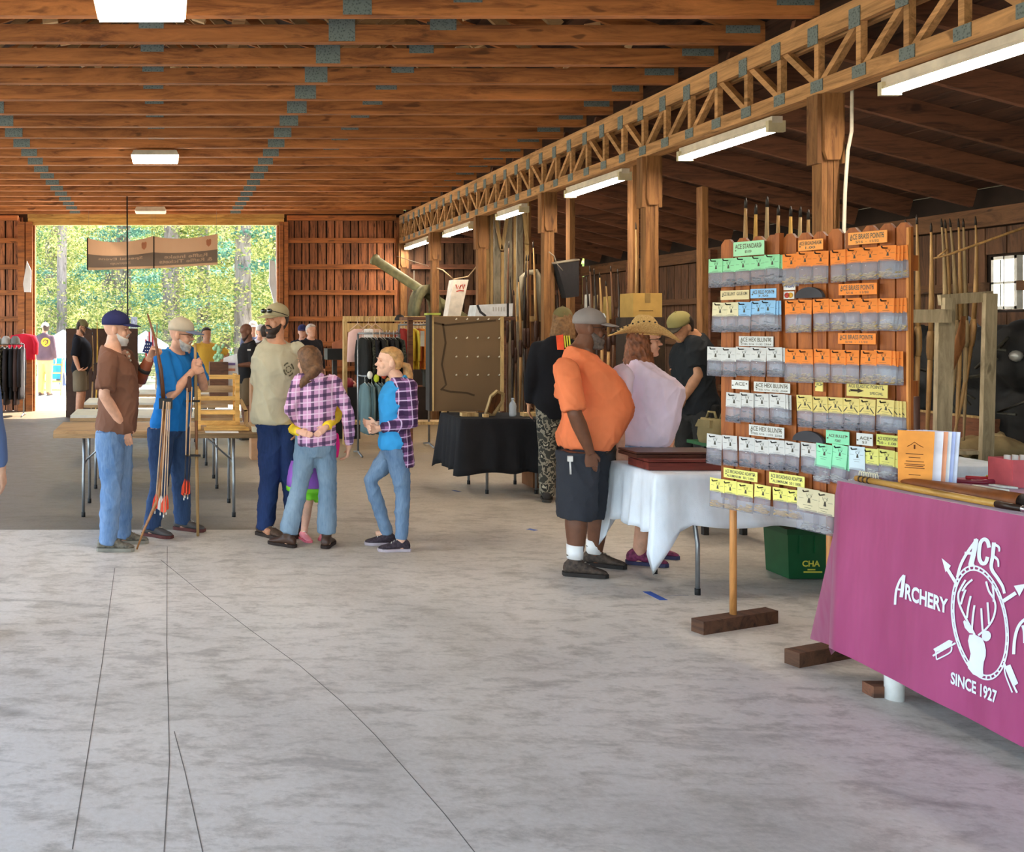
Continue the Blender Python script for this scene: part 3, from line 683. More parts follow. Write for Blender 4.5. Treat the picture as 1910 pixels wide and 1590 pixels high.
    if not far:
        fmb.loft([[HM @ (V(p)*hs) for p in r] for r in ([(.08, .007, .135), (.09, 0, .138), (.08, -.007, .135), (.07, 0, .13)], [(.085, .010, .112), (.099, 0, .114), (.085, -.010, .112), (.07, 0, .11)], [(.086, .016, .090), (.116, 0, .089), (.086, -.016, .090), (.07, 0, .09)], [(.084, .013, .079), (.102, 0, .078), (.084, -.013, .079), (.07, 0, .08)])])
        fmb.ball(HM @ (V((.108, 0, .089))*hs), .0095*hs, 8, 6)
        kid = H < 1.55
        for sg in (-1, 1):
            fmb.ball(HM @ (V((.094, sg*.011, .084))*hs), .0075*hs, 8, 6)
            if not kid: fmb.ball(HM @ (V((.083, sg*.031, .139))*hs), (.012*hs, .024*hs, .007*hs), 10, 6)
            fmb.ball(HM @ (V((.060, sg*.040, .082))*hs), (.022*hs, .02*hs, .028*hs), 10, 6)
        fmb.ball(HM @ (V((.086, 0, .064))*hs), (.011*hs, .024*hs, .0055*hs), 10, 6); fmb.ball(HM @ (V((.084, 0, .053))*hs), (.012*hs, .02*hs, .0065*hs), 10, 6); fmb.ball(HM @ (V((.082, 0, .018))*hs), (.014*hs, .022*hs, .014*hs), 10, 6)
    for sg in (-1, 1): fmb.ball(HM @ (V((-.008, sg*.074, .105))*hs), (.02*hs, .012*hs, .034*hs), 10, 8, (HM.to_3x3() @ Matrix.Rotation(-sg*.35, 3, 'Z')))
    hd = hands or {}
    for S in 'LR':
        w, c = D['wr'+S], D['el'+S]; sg = 1 if S == 'L' else -1
        o = hd.get(S, {}); dv = V(o['d']) if 'd' in o else (w-c).normalized(); nr = o.get('n', (0, -sg, 0)); fmb.tube([c.lerp(w, .78), w+dv*.008], [.031*s*limb**.5, .027*s], 12)
        th = o.get('t', None)
        if th is None:   # thumb points forwards/up by default
            uu = (V(nr)-dv*V(nr).dot(dv)).normalized().cross(dv); th = 1 if uu.dot(V((1, 0, .6))) > 0 else -1
        hand(fmb, w, dv, nr, th, s*(1.03 if H > 1.5 else 1.0), o.get('c', 28))
    me = join_me(me, vox(fmb, .008 if far else .0042, 3, sf=.45))
    ex = []; sk = M(skin, .52, 0, .06, 22, .35); mats = [sk]
    if not far:
        for sg in (-1, 1):
            e = MB(); e.ball(HM @ (V((.0765, sg*.031, .1185))*hs), (.0095*hs, .0125*hs, .0062*hs), 10, 8, HM.to_3x3()); ex.append((e, 1))
            e = MB(); e.ball(HM @ (V((.0838, sg*.031, .1185))*hs), (.004*hs, .0058*hs, .0056*hs), 8, 6, HM.to_3x3()); ex.append((e, 2))
            e = MB(); e.tube([HM @ (V(p)*hs) for p in ((.090, sg*.014, .137), (.0945, sg*.03, .1425), (.084, sg*.05, .138))], [.003*hs, .0038*hs, .002*hs], 6); ex.append((e, 3))
            e = MB(); e.tube([HM @ (V(p)*hs) for p in ((.083, sg*.018, .1225), (.0885, sg*.031, .1265), (.077, sg*.046, .1215))], [.0018*hs, .0022*hs, .0016*hs], 6); ex.append((e, 3))
        e = MB(); e.tube([HM @ (V(p)*hs) for p in ((.083, -.024, .0585), (.0965, -.008, .06), (.0965, .008, .06), (.083, .024, .0585))], [.002*hs, .004*hs, .004*hs, .002*hs], 6); ex.append((e, 4))
        mats += [M('e8e0d8', .3), M('2c2420', .3), M(brow, .8), M(lips or 'a8675a', .5)]
    link('body', sm_body(me, ex, mats), root)
    cs = .015 if far else .009; P_ = {}
    # clothing
    if bottom:
        kind, mat = bottom[0], bottom[1]; mb = MB(); torso(mb, .78*s, bottom[2] if len(bottom) > 2 else 1.0*s, .010)
        for S in 'LR':
            if kind == 'long': leg(mb, S, .012, .016, None, bottom[4] if len(bottom) > 4 else .026, bottom[3] if len(bottom) > 3 else .05)
            elif kind == 'slim': leg(mb, S, .007, .008, None, .012, .085)
            else: leg(mb, S, .02, .034, bottom[3] if len(bottom) > 3 else .95)
        me = vox(mb, cs, 5, 0 if far else .014, (7, 7, 6), seed); me.materials.append(mat)
        P_['bottom'] = link({'long': 'trousers', 'slim': 'trousers'}.get(kind, 'shorts'), me, root)
    if top:
        mat, hem, sl = top[0], top[1]*s, top[2]; op = top[3] if len(top) > 3 else {}
        mb = MB(); torso(mb, hem, 1.478*s, op.get('ease', .021), op.get('front', 1), 1, op.get('flare', .006), op.get('fmax'))
        for S in 'LR':
            if sl: arm(mb, S, .017 if sl < 1.2 else .013, sl if sl < 1.95 else None, .014)
        me = vox(mb, cs, 9, 0 if far else .017, (6, 6, 5), seed+3); me.materials.append(mat)
        P_['top'] = link(op.get('name', 'shirt'), me, root)
    if shoes:
        mt, kw = shoes
        for i, S in enumerate('LR'):
            P_['shoe'+S] = shoe(root, D['an'+S], feet[i], s*(1 if H > 1.4 else .95), mt, M(sole, .8), **kw)
    if hair:
        st, mat = hair[0], hair[1]
        rr = HAIR[st]; mb = MB(); mb.loft([[HM @ (p*hs) for p in ell(f0, f1, w, z, 20)] for z, f0, f1, w in rr])
        if st == 'pony' or len(hair) > 2:
            pass
        me = vox(mb, .0055, 3, .014 if st == 'long' else .003, (22, 22, 12) if st == 'long' else (30, 30, 10), seed); me.materials.append(mat); P_['hair'] = link('hair', me, root)
    if beard:
        mb = MB(); mb.loft([[HM @ (p*hs) for p in ell(f0, f1, w, z, 20)] for z, f0, f1, w in HAIR[beard[0]]])
        me = vox(mb, .005, 3, .002, (40, 40, 30), seed); me.materials.append(beard[1]); link('beard', me, root)
        if not far:
            mb = MB(); mb.tube([HM @ (V(p)*hs) for p in ((.078, -.032, .052), (.094, -.016, .071), (.099, 0, .073), (.094, .016, .071), (.078, .032, .052))], [.005*hs, .0065*hs, .0055*hs, .0065*hs, .005*hs], 8); mb.build('moustache', beard[1], root)
    if cap: P_['cap'] = cap_on(root, HM, cap[0], cap[1], hs*1.03, patch=cap[2] if len(cap) > 2 else None)
    if glasses:
        mb = MB()
        for sg in (-1, 1):
            mb.tube([HM @ (V((.098+.003*math.cos(q), sg*.032+.022*math.cos(q), .118+.016*math.sin(q)))*hs) for q in [2*PI*k/12 for k in range(13)]], .0022*hs, 6)
            mb.tube([HM @ (V(p)*hs) for p in ((.094, sg*.054, .121), (.05, sg*.077, .121), (-.01, sg*.08, .118))], .0022*hs, 6)
        mb.tube([HM @ (V(p)*hs) for p in ((.1, -.011, .12), (.106, 0, .123), (.1, .011, .12))], .0022*hs, 6); g = mb.build('glasses', glasses, root)
    P_.update(root=root, D=D, HM=HM, hs=hs, up=up, s=s)
    return P_
def L2W(p, q): # a point of a figure in world coordinates
    r = p['root']; return V(r.location)+Matrix.Rotation(r.rotation_euler.z, 3, 'Z') @ V(q)
def W2L(loc, heading, q):
    return Matrix.Rotation(-heading, 3, 'Z') @ (V(q)-V((loc[0], loc[1], 0)))
def posed(loc, heading, **kw):   # joints given as photograph pixels with a depth offset: name=(px, py, dt)
    t0 = loc[1]/FOC; return {k: W2L(loc, heading, P(a, c, t0+d/FOC)) for k, (a, c, d) in kw.items()}
def decal(root, name, polys, mat):
    mb = MB()
    for poly, d in polys: mb.prism(poly, d)
    return mb.build(name, mat, root)
# ---------------------------------------------------------------- who stands where
HAIR_BR = M('6b4a30', .6, 0, .25, 30); HAIR_BL = M('b98a55', .55, 0, .22, 26); HAIR_RED = M('7d4a2c', .55, 0, .25, 26); HAIR_GREY = M('b5ada5', .7, 0, .15, 40); HAIR_DK = M('33261f', .7, 0, .2, 30)
JEAN_L, JEAN_D, JEAN_K, JEAN_G = denim('56749c', '8ba3c2'), denim('28395a', '3f5678'), denim('1c2a4c', '2b3d68'), denim('677d92', '8fa2b2')
BROWN, BLUE, TAN, ORANGE, LAV = cloth('75503f'), cloth('1f74bd'), cloth('b8ae94'), cloth('e07a4e'), cloth('eadaee')
NAVY, KHAKI, STONE, GREYC, OLIVE = cloth('2b2c52'), cloth('a89a78'), cloth('b7a893'), cloth('857c78'), cloth('6e6442')
SH_GR = M('6d6558', .8, 0, .25, 40); SH_BR = M('5a4436', .75, 0, .2, 30); SH_BK = M('2b2624', .7)
# 1 man in a brown shirt holding a bow
loc = G(214, 1022); hd = .12
J = posed(loc, hd, shR=(203, 672, -.17), elR=(194, 738, -.25), wrR=(231, 797, -.14), shL=(232, 668, .18), elL=(258, 716, .2), wrL=(279, 668, .1), hpR=(205, 812, -.09), hpL=(219, 812, .09), knR=(208, 905, -.1), knL=(228, 905, .1), anR=(201, 1004, -.1), anL=(229, 994, .14))
m1 = person('standing man in a brown T-shirt, navy cap and light jeans, propping up a longbow', loc, hd, 1.735, 1.02, .035, 'd6a083', (BROWN, .86, .85), ('long', JEAN_L, .98), (SH_GR, {}), (NAVY, NAVY), None, ('goatee', M('cfc6be', .8)), None, J,
            {'R': dict(d=(.25, .3, -.95), n=(.1, 1, 0), c=15), 'L': dict(d=(.35, -.2, .9), n=(.8, -.6, 0), c=85)}, (-.1, .02), -.03, .01, seed=1, sole='8b8578', feet=(-.05, -.1), headoff=(.012, 0, .0))
mb = MB(); a, b = m1['D']['elL'], m1['D']['wrL']; mb.tube([a.lerp(b, .12), a.lerp(b, .5), a.lerp(b, .92)], [.052, .048, .040], 14); g = mb.build('arm_guard', M('8a4528', .5, 0, .1), m1['root'])
mb = MB(); mb.tube([a.lerp(b, .5), a.lerp(b, .62)], .05, 14); mb.build('buckle_strap', SH_BK, g)
mb = MB()
for k in range(9):
    q = k/8; mb.ball((.105+.03*math.sin(q*3.1)+m1['up'](1.4), .085-.012*k+.0, 1.44-.03*k), .009, 8, 6)
mb.build('bead_necklace', M('e4dcc8', .5), m1['root'])
# 2 man in a blue shirt leaning on a pole
loc = G(318, 995); hd = -.45
J = posed(loc, hd, shR=(303, 668, -.17), elR=(317, 742, -.26), wrR=(358, 694, -.2), shL=(352, 660, .1), elL=(380, 722, .05), wrL=(370, 684, -.1), hpR=(300, 805, -.08), hpL=(330, 805, .08), knR=(298, 900, -.08), knL=(338, 898, .1), anR=(282, 985, -.1), anL=(341, 975, .12))
m2 = person('man in a bright blue T-shirt and tan cap leaning on a pole with both hands', loc, hd, 1.70, 1.02, .02, 'd39c80', (BLUE, .84, .9), ('long', JEAN_D, .98), (M('4f4a48', .7, 0, .1), {}), (STONE, M('6f7a94', .8)), None, ('goatee', HAIR_GREY), M('2b2624', .4), J,
            {'R': dict(d=(.7, .6, .35), n=(.3, 1, .1), c=80), 'L': dict(d=(-.1, -.9, .3), n=(.9, -.2, 0), c=80)}, (.2, .12), .12, .0, seed=4, sole='5c2f2a', feet=(.0, -.1), headoff=(.03, -.04, -.01))
# 3 bearded man in a tan shirt
loc = G(515, 1000); hd = -1.35
J = posed(loc, hd, elR=(482, 722, .02), wrR=(490, 772, -.06), shR=(491, 655, 0), shL=(556, 655, 0), elL=(574, 722, .05), wrL=(560, 788, -.08), knR=(503, 890, -.02), knL=(541, 890, .0), anR=(494, 975, 0), anL=(556, 984, .0), hpR=(506, 798, 0), hpL=(536, 798, 0))
m3 = person('tall bearded man in a tan T-shirt with sunglasses on his khaki cap', loc, hd, 1.80, 1.02, .02, 'c98d6c', (TAN, .85, .95, dict(flare=.012)), ('long', JEAN_K, .98), (SH_BR, {}), (KHAKI, KHAKI), ('fringe', HAIR_DK), ('beard', HAIR_DK), None, J,
            {'R': dict(d=(-.05, .25, -1), n=(0, 1, 0), c=20)}, (-1.15, .0), 0, 0, seed=7, sole='3a2c24', feet=(-.85, .5))
HM, hs = m3['HM'], m3['hs']; mb = MB()
for sg in (-1, 1):
    mb.loft([[HM @ (V((.105+.0*sg, sg*.034, .185))+V((dx, .028*math.cos(q), .018*math.sin(q)))) for q in [2*PI*k/10 for k in range(10)]] for dx in (-.006, .004)]); mb.tube([HM @ V(p) for p in ((.1, sg*.06, .185), (.03, sg*.094, .165), (-.03, sg*.094, .15))], .003, 6)
mb.build('sunglasses', M('15130f', .15, 0, 0), m3['root'])
def chest_mark(p, y, z, r, mat, name='emblem', back=False, th=.004, fill=False):
    """a round printed mark lying on the cloth: rays from outside find the cloth surface"""
    top = p['top'].data; from mathutils.bvhtree import BVHTree
    bv = BVHTree.FromPolygons([v.co for v in top.vertices], [tuple(q.vertices) for q in top.polygons]); mb = MB(); d = 1 if back else -1
    def hit(yy, zz):
        h = bv.ray_cast(V((-d*.8, yy, zz)), V((d, 0, 0)))[0]; return (h if h else V((-d*.1, yy, zz)))+V((-d*th, 0, 0))
    return hit, mb
hit, mb = chest_mark(m3, .05, 1.30, .04, None)
for k in range(12):
    a = 2*PI*k/12
    if k % 3 != 2: mb.strip([hit(.045+.042*math.cos(a+q), 1.305+.048*math.sin(a+q)) for q in (0, .25, .5)], .012, (1, 0, 0), .0015)
for k in range(6):
    a = 2*PI*k/6; mb.strip([hit(.045+.022*math.cos(a+q), 1.305+.024*math.sin(a+q)) for q in (0, .4, .8)], .008, (1, 0, 0), .0015)
mb.build('emblem', M('57523f', .9), m3['top'])
# 4 girl in pink plaid seen from behind
loc = G(590, 1020); hd = 1.52
PINK = plaid('d29cc2', '40304e', 'ecd0e4', 1, 11.5, .27, .8)
J = posed(loc, hd, hpL=(575, 812, .0), hpR=(603, 812, .0), knL=(560, 905, .02), knR=(611, 908, 0), anL=(537, 1008, 0), anR=(609, 1012, -.02), shL=(560, 710, 0), shR=(622, 712, 0), elL=(541, 762, -.04), wrL=(567, 806, .12), elR=(650, 768, -.05), wrR=(651, 834, .04))
m4 = person('girl in a pink and black plaid shirt and flared jeans, her back turned', loc, hd, 1.50, .90, .0, 'd8a487', (PINK, .88, 1.9, dict(flare=.0, ease=.02)), ('long', JEAN_G, .95, .10, .034), (M('4a3226', .45), dict(name='boot', boot=.2)), None, None, None, None, J,
            {'R': dict(d=(.15, .15, -1), n=(.3, 1, 0), c=50)}, (.5, .08), .05, -.01, seed=11, sole='2a1c16', feet=(.9, -.35), headoff=(.0, .055, -.01), hips=.95)
HM, hs = m4['HM'], m4['hs']
mb = MB(); mb.loft([[HM @ (p*hs) for p in ell(f0, f1, w, z, 20)] for z, f0, f1, w in [(-.015, .0, -.075, .05), (.02, .01, -.1, .078), (.07, .03, -.112, .09), (.11, .045, -.118, .094), (.15, .065, -.117, .094), (.185, .085, -.108, .086), (.215, .065, -.085, .066), (.238, .02, -.045, .03)]])
mb.tube([HM @ (V(p)*hs) for p in ((-.07, -.05, .09), (-.112, .0, .05), (-.095, .055, .0), (-.05, .09, -.05), (.0, .1, -.12))], [.03*hs, .034*hs, .034*hs, .03*hs, .014*hs], 10, rnd_=True)
mb.tube([HM @ (V(p)*hs) for p in ((-.08, -.065, .05), (-.1, -.02, .02), (-.09, .03, -.02), (-.05, .07, -.07))], [.02*hs, .024*hs, .026*hs, .018*hs], 10, rnd_=True)
me = vox(mb, .007, 2, .005, (40, 40, 25), 3); me.materials.append(HAIR_BR); link('hair', me, m4['root'])
mb = MB(); mb.loft([ell(-.045+dz, -.105+dz, .075-dz*.2, 1.235+dz*1.2, 20) for dz in (0, .012, .03)]); mb.build('shirt_collar', PINK, m4['root'])
# 5 small child hugging her from the far side
loc5 = G(578, 1004); hd5 = -1.6
J = posed(loc5, hd5, elL=(632, 772, -.02), wrL=(608, 798, -.47), elR=(547, 800, -.02), wrR=(557, 806, -.47), shL=(607, 745, .1), shR=(566, 745, .1), knR=(573, 948, -.02), anR=(566, 1000, -.06), hpR=(576, 905, 0), hpL=(604, 905, 0), knL=(607, 955, 0), anL=(607, 1000, 0))
YEL = blotch('f2cf2e', 'f2cf2e', 'f2c81e', 'd0a04c', sc=6)
m5 = person('small child in yellow sleeves and a purple and green skirt hugging the plaid girl', loc5, hd5, 1.16, .9, .0, 'e0ab92', (YEL, .72, 1.93, dict(ease=.018)), ('shorts', M('8fe83c', .8), .68, .62), (M('e88a92', .7), {}), None, ('short', HAIR_BL), None, None, J,
            {'L': dict(d=(.35, -.75, -.5), n=(-.6, 0, -.2), c=15), 'R': dict(d=(.35, .8, -.15), n=(-.6, 0, -.2), c=15)}, (0, .15), .1, .0, seed=13, sole='d86a78', feet=(-.4, .3))
mb = MB(); mb.loft([ell(.13+e, -.13-e, .15+e, z, 20) for z, e in ((.40, .03), (.45, .028), (.52, .02), (.6, .0))]); mb.build('skirt', cloth('a86cd0'), m5['root'])
mb = MB(); mb.loft([ell(.162+e, -.162-e, .182+e, z, 20) for z, e in ((.372, .0), (.405, .001))]); mb.build('skirt_hem', M('8fe83c', .8), m5['root'])
mb = MB(); q = W2L(loc5, hd5, P(627, 830, (loc5[1]-.2)/FOC)); mb.tube([q+V((0, 0, .07)), q, q+V((0, 0, -.08))], [.02, .028, .018], 10, rnd_=True); mb.build('sash_end', cloth('ef2a86'), m5['root'])
# 6 girl with a ponytail facing the plaid girl
loc = G(735, 1024); hd = PI-.15
PURP = plaid('8d5f8c', '33203e', 'dcc2e0', 0, 15, .5, .8)
J = posed(loc, hd, hpL=(741, 842, -.08), hpR=(735, 842, .08), knL=(751, 920, -.08), knR=(690, 896, .08), anL=(748, 1017, -.08), anR=(722, 985, .12), shL=(762, 722, -.13), shR=(752, 720, .13), elL=(768, 788, -.19), wrL=(706, 800, -.06), elR=(748, 790, .16), wrR=(702, 792, .05))
m6 = person('girl with a blond ponytail, open purple plaid shirt and slim jeans', loc, hd, 1.485, .88, .0, 'e3b094', (cloth('3a96d2'), .86, 0), ('slim', denim('566f8e', '8299b2'), .93), (M('3b3038', .8, 0, .3, 50), dict(L=.26)), None, ('slick', HAIR_BL), None, None, J,
            {'L': dict(d=(.9, .25, -.1), n=(.1, 1, .2), c=60), 'R': dict(d=(.9, -.25, .0), n=(.1, -1, .2), c=55)}, (.1, -.05), -.02, .0, seed=17, sole='b8aab0', feet=(.15, .1), lips='c2776c', brow='a57d54', headoff=(.04, 0, 0))
s = m6['s']; mb = MB(); rings = []
for z, w, f, k in ((.72, .155, .0, .16), (.80, .165, .02, .155), (.9, .165, .03, .145), (1.0, .155, .035, .125), (1.1, .155, .04, .11), (1.2, .162, .05, .115), (1.3, .172, .06, .12), (1.38, .168, .06, .115), (1.44, .125, .05, .098), (1.485, .085, .045, .085)):
    rings.append(ell(f*s+m6['up'](z*s), -k*s*.98-.012+m6['up'](z*s), w*s*.92+.022, z*s, 24))
mb.loft(rings)
for S in 'LR':
    a, c, w = (m6['D'][q+S] for q in ('sh', 'el', 'wr')); mb.tube([a, a.lerp(c, .5), c, c.lerp(w, .5), c.lerp(w, .9)], [.062, .058, .054, .048, .04], 14); mb.ball(a, .066)
me = vox(mb, .010, 3, .007, (7, 7, 7), 5); me.materials.append(PURP); link('overshirt', me, m6['root'])
HM, hs = m6['HM'], m6['hs']; mb = MB(); mb.tube([HM @ (V(p)*hs) for p in ((-.095, 0, .1), (-.135, 0, .09), (-.15, .005, .02), (-.148, .01, -.08), (-.135, .01, -.2), (-.12, .0, -.27))], [.02, .03, .036, .034, .026, .008], 12, rnd_=True); mb.build('ponytail', HAIR_BL, m6['root'])
# 7 man in orange
loc = G(1092, 1066); hd = -.12
J = posed(loc, hd, shR=(1056, 690, -.2), elR=(1072, 772, -.27), wrR=(1101, 844, -.24), hpR=(1078, 850, -.1), hpL=(1106, 850, .1), knR=(1075, 960, -.1), knL=(1116, 955, .12), anR=(1074, 1048, -.12), anL=(1110, 1038, .14))
m7 = person('heavy man in an orange T-shirt, black shorts and grey cap', loc, hd, 1.745, 1.24, .135, '6b4430', (ORANGE, .83, .95, dict(flare=.02, ease=.014)), ('shorts', cloth('33343a'), 1.0, 1.08), (M('4a3d34', .8, 0, .3, 40), dict(boot=.125)), (GREYC, GREYC), None, ('beard', M('5a504a', .85, 0, .25, 60)), M('2c211c', .4), J,
            {'R': dict(d=(.12, .1, -1), n=(.1, 1, 0), c=38)}, (-.05, .05), -.03, .0, seed=21, lips='7a4a40', brow='2c211c', sole='2f2824', feet=(-.3, -.1), headoff=(.035, 0, -.005))
for S in 'LR':
    a = m7['D']['an'+S]; mb = MB(); mb.tube([a+V((-.006, 0, .02)), a+V((-.004, 0, .11))], [.050, .054], 16); mb.build('sock', cloth('e8e6e4'), m7['root'])
mb = MB(); q = W2L(loc, hd, P(1066, 866, (loc[1]-.26)/FOC)); mb.box(q+V((0, .03, .03)), (.03, .02, .035)); mb.tube([q+V((0, .03, .02)), q+V((.004, .03, -.07))], .006, 6); mb.build('key_fob', M('d8d4d0', .4, .3), m7['root'])
HM, hs = m7['HM'], m7['hs']; mb = MB()
for k in range(3): mb.box(HM @ (V((.078-.0*k, -.055+.016*k*1.2, .205+.0*k))*hs), (.006, .008, .03), HM.to_3x3() @ Matrix.Rotation(-.5, 3, 'Y'))
mb.build('cap_mark', M('e6e2de', .7), m7['cap'])
# 8 woman in lavender
loc = G(1200, 1050); hd = -.25
J = posed(loc, hd, shR=(1162, 700, -.16), elR=(1150, 775, -.2), wrR=(1158, 838, -.2), elL=(1250, 782, .2), wrL=(1248, 835, .15), anR=(1190, 1038, -.05), anL=(1212, 1030, .16))
m8 = person('woman in a lavender top and straw cowboy hat with glasses', loc, hd, 1.66, 1.16, .085, 'd9a48a', (LAV, .86, .9, dict(flare=.012)), ('shorts', denim('7d98bd', 'a3b8d4'), .98, .8), (M('7a2f52', .7, 0, .3, 40), {}), None, ('long', HAIR_RED), None, M('3a2a24', .4), J, None, (-.12, .06), 0, 0, bust=.05, seed=25, sole='3c3a5a', lips='b0685e', brow='5a3a28', feet=(-.1, -.1))
HM, hs = m8['HM'], m8['hs']; STRAW = N('woven_straw'); _f = STRAW.noise(STRAW.coord(), 160, 2); STRAW.color(STRAW.ramp(_f, (.3, 'b48a4c'), (.7, 'e0bd7c')), .8); STRAW.bump(_f, .5, .006); STRAW = STRAW.m
mb = MB(); rings = []
for z, f0, f1, w in ((.15, .104, -.112, .090), (.18, .1, -.11, .086), (.21, .088, -.1, .076), (.245, .072, -.088, .06), (.278, .045, -.066, .042), (.29, .015, -.045, .018)): rings.append([HM @ (p*hs) for p in ell(f0, f1, w, z, 28)])
mb.loft(rings); hat = mb.build('cowboy_hat', STRAW, m8['root'])
mb = MB(); rings = []
for e in (0, .25, .5, .75, 1):
    r = []
    for k in range(40):
        a = 2*PI*k/40; c, sn = math.cos(a), math.sin(a); x = -.004+(.108+.125*e)*c; y = (.09+.075*e)*sn
        r.append(V((x, y, .165+.075*e**1.5*abs(sn)**3-.05*e**1.3*max(0, c)**2-.035*e*max(0, -c)**2)))
    rings.append(r)
top = [[HM @ (p*hs) for p in r] for r in rings]; bot = [[HM @ ((p-V((0, 0, .006)))*hs) for p in r] for r in reversed(rings)]
mb.loft(top+bot, 0, True, False, True); mb.build('hat_brim', STRAW, hat)
mb = MB()
for k in range(11):
    a = math.radians(188+9*k+4); c, sn = math.cos(a), math.sin(a)
    for e in (.5, .8):
        p = V((-.004+(.108+.125*e)*c, (.09+.075*e)*sn, .169+.075*e**1.5*abs(sn)**3-.035*e*max(0, -c)**2)); q = V((-.004+(.108+.125*(e+.15))*c, (.09+.075*(e+.15))*sn, .171+.075*(e+.15)**1.5*abs(sn)**3-.035*(e+.15)*max(0, -c)**2))
        mb.tube([HM @ ((p+V((0, 0, .006)))*hs), HM @ ((q+V((0, 0, .006)))*hs)], .006, 5)
mb.build('brim_lacing', M('1d1a18', .8), hat)
# 9 man bending over the goods behind the woman
loc = V((X(1300, .0046), .0046*FOC, 0)); hd = PI+.25
J = posed(loc, hd, shL=(1296, 640, -.12), elL=(1302, 700, -.16), wrL=(1276, 742, -.1), shR=(1288, 640, .2), elR=(1279, 706, .26), wrR=(1262, 692, .16))
m9 = person('man in a black T-shirt and trucker cap looking down at goods behind the woman', loc, hd, 1.83, .98, .02, 'c08a68', (cloth('26282b'), .84, .75), ('long', M('2a2826', .9), .98), (SH_BK, {}), (cloth('8f8454'), M('3a3226', .8)), ('short', HAIR_DK), None, None, J,
            {'L': dict(c=35)}, (.05, .5), .10, 0, seed=28, headoff=(.075, 0, -.075))
mb = MB(); mb.loft([ell(.09+m9['up'](1.5), -.075+m9['up'](1.5), .085, z, 18) for z in (1.53, 1.55)]); mb.build('neck_chain', M('b9a26a', .4, .5), m9['root'])
# 10 man with hair tied back, black jacket, behind the man in orange
loc = V((X(1043, .0050), .0050*FOC, 0)); hd = 1.2
m10 = person('man in a black jacket and olive cap, mostly hidden behind the man in orange', loc, hd, 1.80, 1.1, 0, 'c48f6c', (cloth('17161a'), .75, 1.95, dict(name='jacket', ease=.03)), ('long', blotch('3a3a34', '8a8272', '2a2a26', 'b0a894', sc=16), .98), (SH_BK, {}), (OLIVE, OLIVE), ('long', M('7d5a38', .7, 0, .2, 30)), None, None, None, None, (0, 0), 0, 0, seed=31, far=True, headoff=(.02, -.03, 0))
mb = MB(); mb.prism([V((-.155, y, z)) for y, z in ((-.04, 1.42), (.02, 1.42), (.03, 1.55), (-.03, 1.56))], (.03, 0, 0)); mb.build('orange_collar_flag', M('f0552c', .7), m10['root'])
mb = MB()
for k in range(3): mb.bar(V((-.16, -.05-.02*k, 1.44)), V((-.16, -.04-.02*k, 1.55)), .01, .012)
mb.build('yellow_band', M('d8cc3c', .7), m10['root'])
# far figures by the doorway
def far_person(label, px, t, hd, H, **kw):
    loc = V((X(px, t), t*FOC, 0)); return person(label, loc, hd, H, far=True, **kw)
m11 = far_person('bearded man in a black T-shirt and brown shorts looking at his phone', 150, .00935, -.1, 1.75, bulk=1.15, belly=.06, skin='c08868', top=(cloth('16151a'), .76, 1.0), bottom=('shorts', cloth('6b5c48'), 1.0, .95), shoes=(SH_BK, {}), cap=(OLIVE, SH_BK), hair=('short', HAIR_DK), beard=('beard', M('5c3c2a', .8)), glasses=SH_BK, head=(0, .4), seed=40, J=None,
                 hands={'R': dict(d=(1, .1, .0), n=(0, .3, 1), c=40), 'L': dict(d=(1, -.1, 0), n=(0, 0, 1), c=40)})
q = L2W(m11, (.30, -.12, 1.0)); mb = MB(); mb.box(q, (.10, .07, .012), Matrix.Rotation(-.4, 3, 'Y')); solo('phone', mb, M('16161a', .3), 'dark phone in the hand of the bearded man in black', 'phone')
m12 = far_person('person in a brown hoodie with a round yellow back print walking outside the doorway', 84, .0127, 1.35, 1.72, bulk=1.08, skin='b98a70', top=(cloth('55434a'), .85, 1.93, dict(name='hoodie', ease=.025)), bottom=('long', cloth('c9a468'), .98), shoes=(SH_BR, {}), cap=(cloth('e6ded0'), cloth('e6ded0')), hair=('short', HAIR_DK), head=(.9, 0), seed=41)
def disc_on(p, y, z, r, mat, name, inner=None, back=True):
    hit, mb = chest_mark(p, y, z, r, mat, back=back, th=.006)
    rr = [hit(y+r*math.cos(2*PI*k/18), z+r*math.sin(2*PI*k/18)) for k in range(18)]; c = hit(y, z)
    mb.add(rr+[c], [(k, (k+1) % 18, 18) for k in range(18)]); o = mb.build(name, mat, p['top'])
    if inner:
        mb = MB(); d = V((-.004 if back else .004, 0, 0))
        for a0, a1, q in inner: mb.strip([hit(y+r*q*math.cos(a), z+r*q*math.sin(a))+d for a in [a0+(a1-a0)*k/8 for k in range(9)]], r*.2, (1, 0, 0), .002)
        mb.build('print', M('4a3a2a', .9), p['top'])
disc_on(m12, -.06, 1.27, .105, M('e0a52c', .8), 'back_emblem', [(0, 5, .5), (2, 4, .15)])
m13 = far_person('bald man in a black polo reading a paper by the tables', 462, .0078, PI+.25, 1.68, skin='6a4534', top=(cloth('1a1718'), .84, 1.0), bottom=('shorts', cloth('5c4a34'), .98, .95), shoes=(SH_BK, {}), beard=('goatee', M('3a2a22', .8)), head=(0, .35), seed=42, bulk=1.05,
                 J={'elL': (-.02, .24, 1.10), 'wrL': (.2, .2, 1.08), 'elR': (-.02, -.24, 1.10), 'wrR': (.2, -.18, 1.08)}, hands={'L': dict(d=(1, 0, 0), n=(0, 0, 1), c=30), 'R': dict(d=(1, 0, 0), n=(0, 0, 1), c=30)})
mb = MB(); mb.box((.06, .232, 1.30), (.05, .006, .022)); mb.build('name_badge', M('e8e4e0', .6), m13['root'])
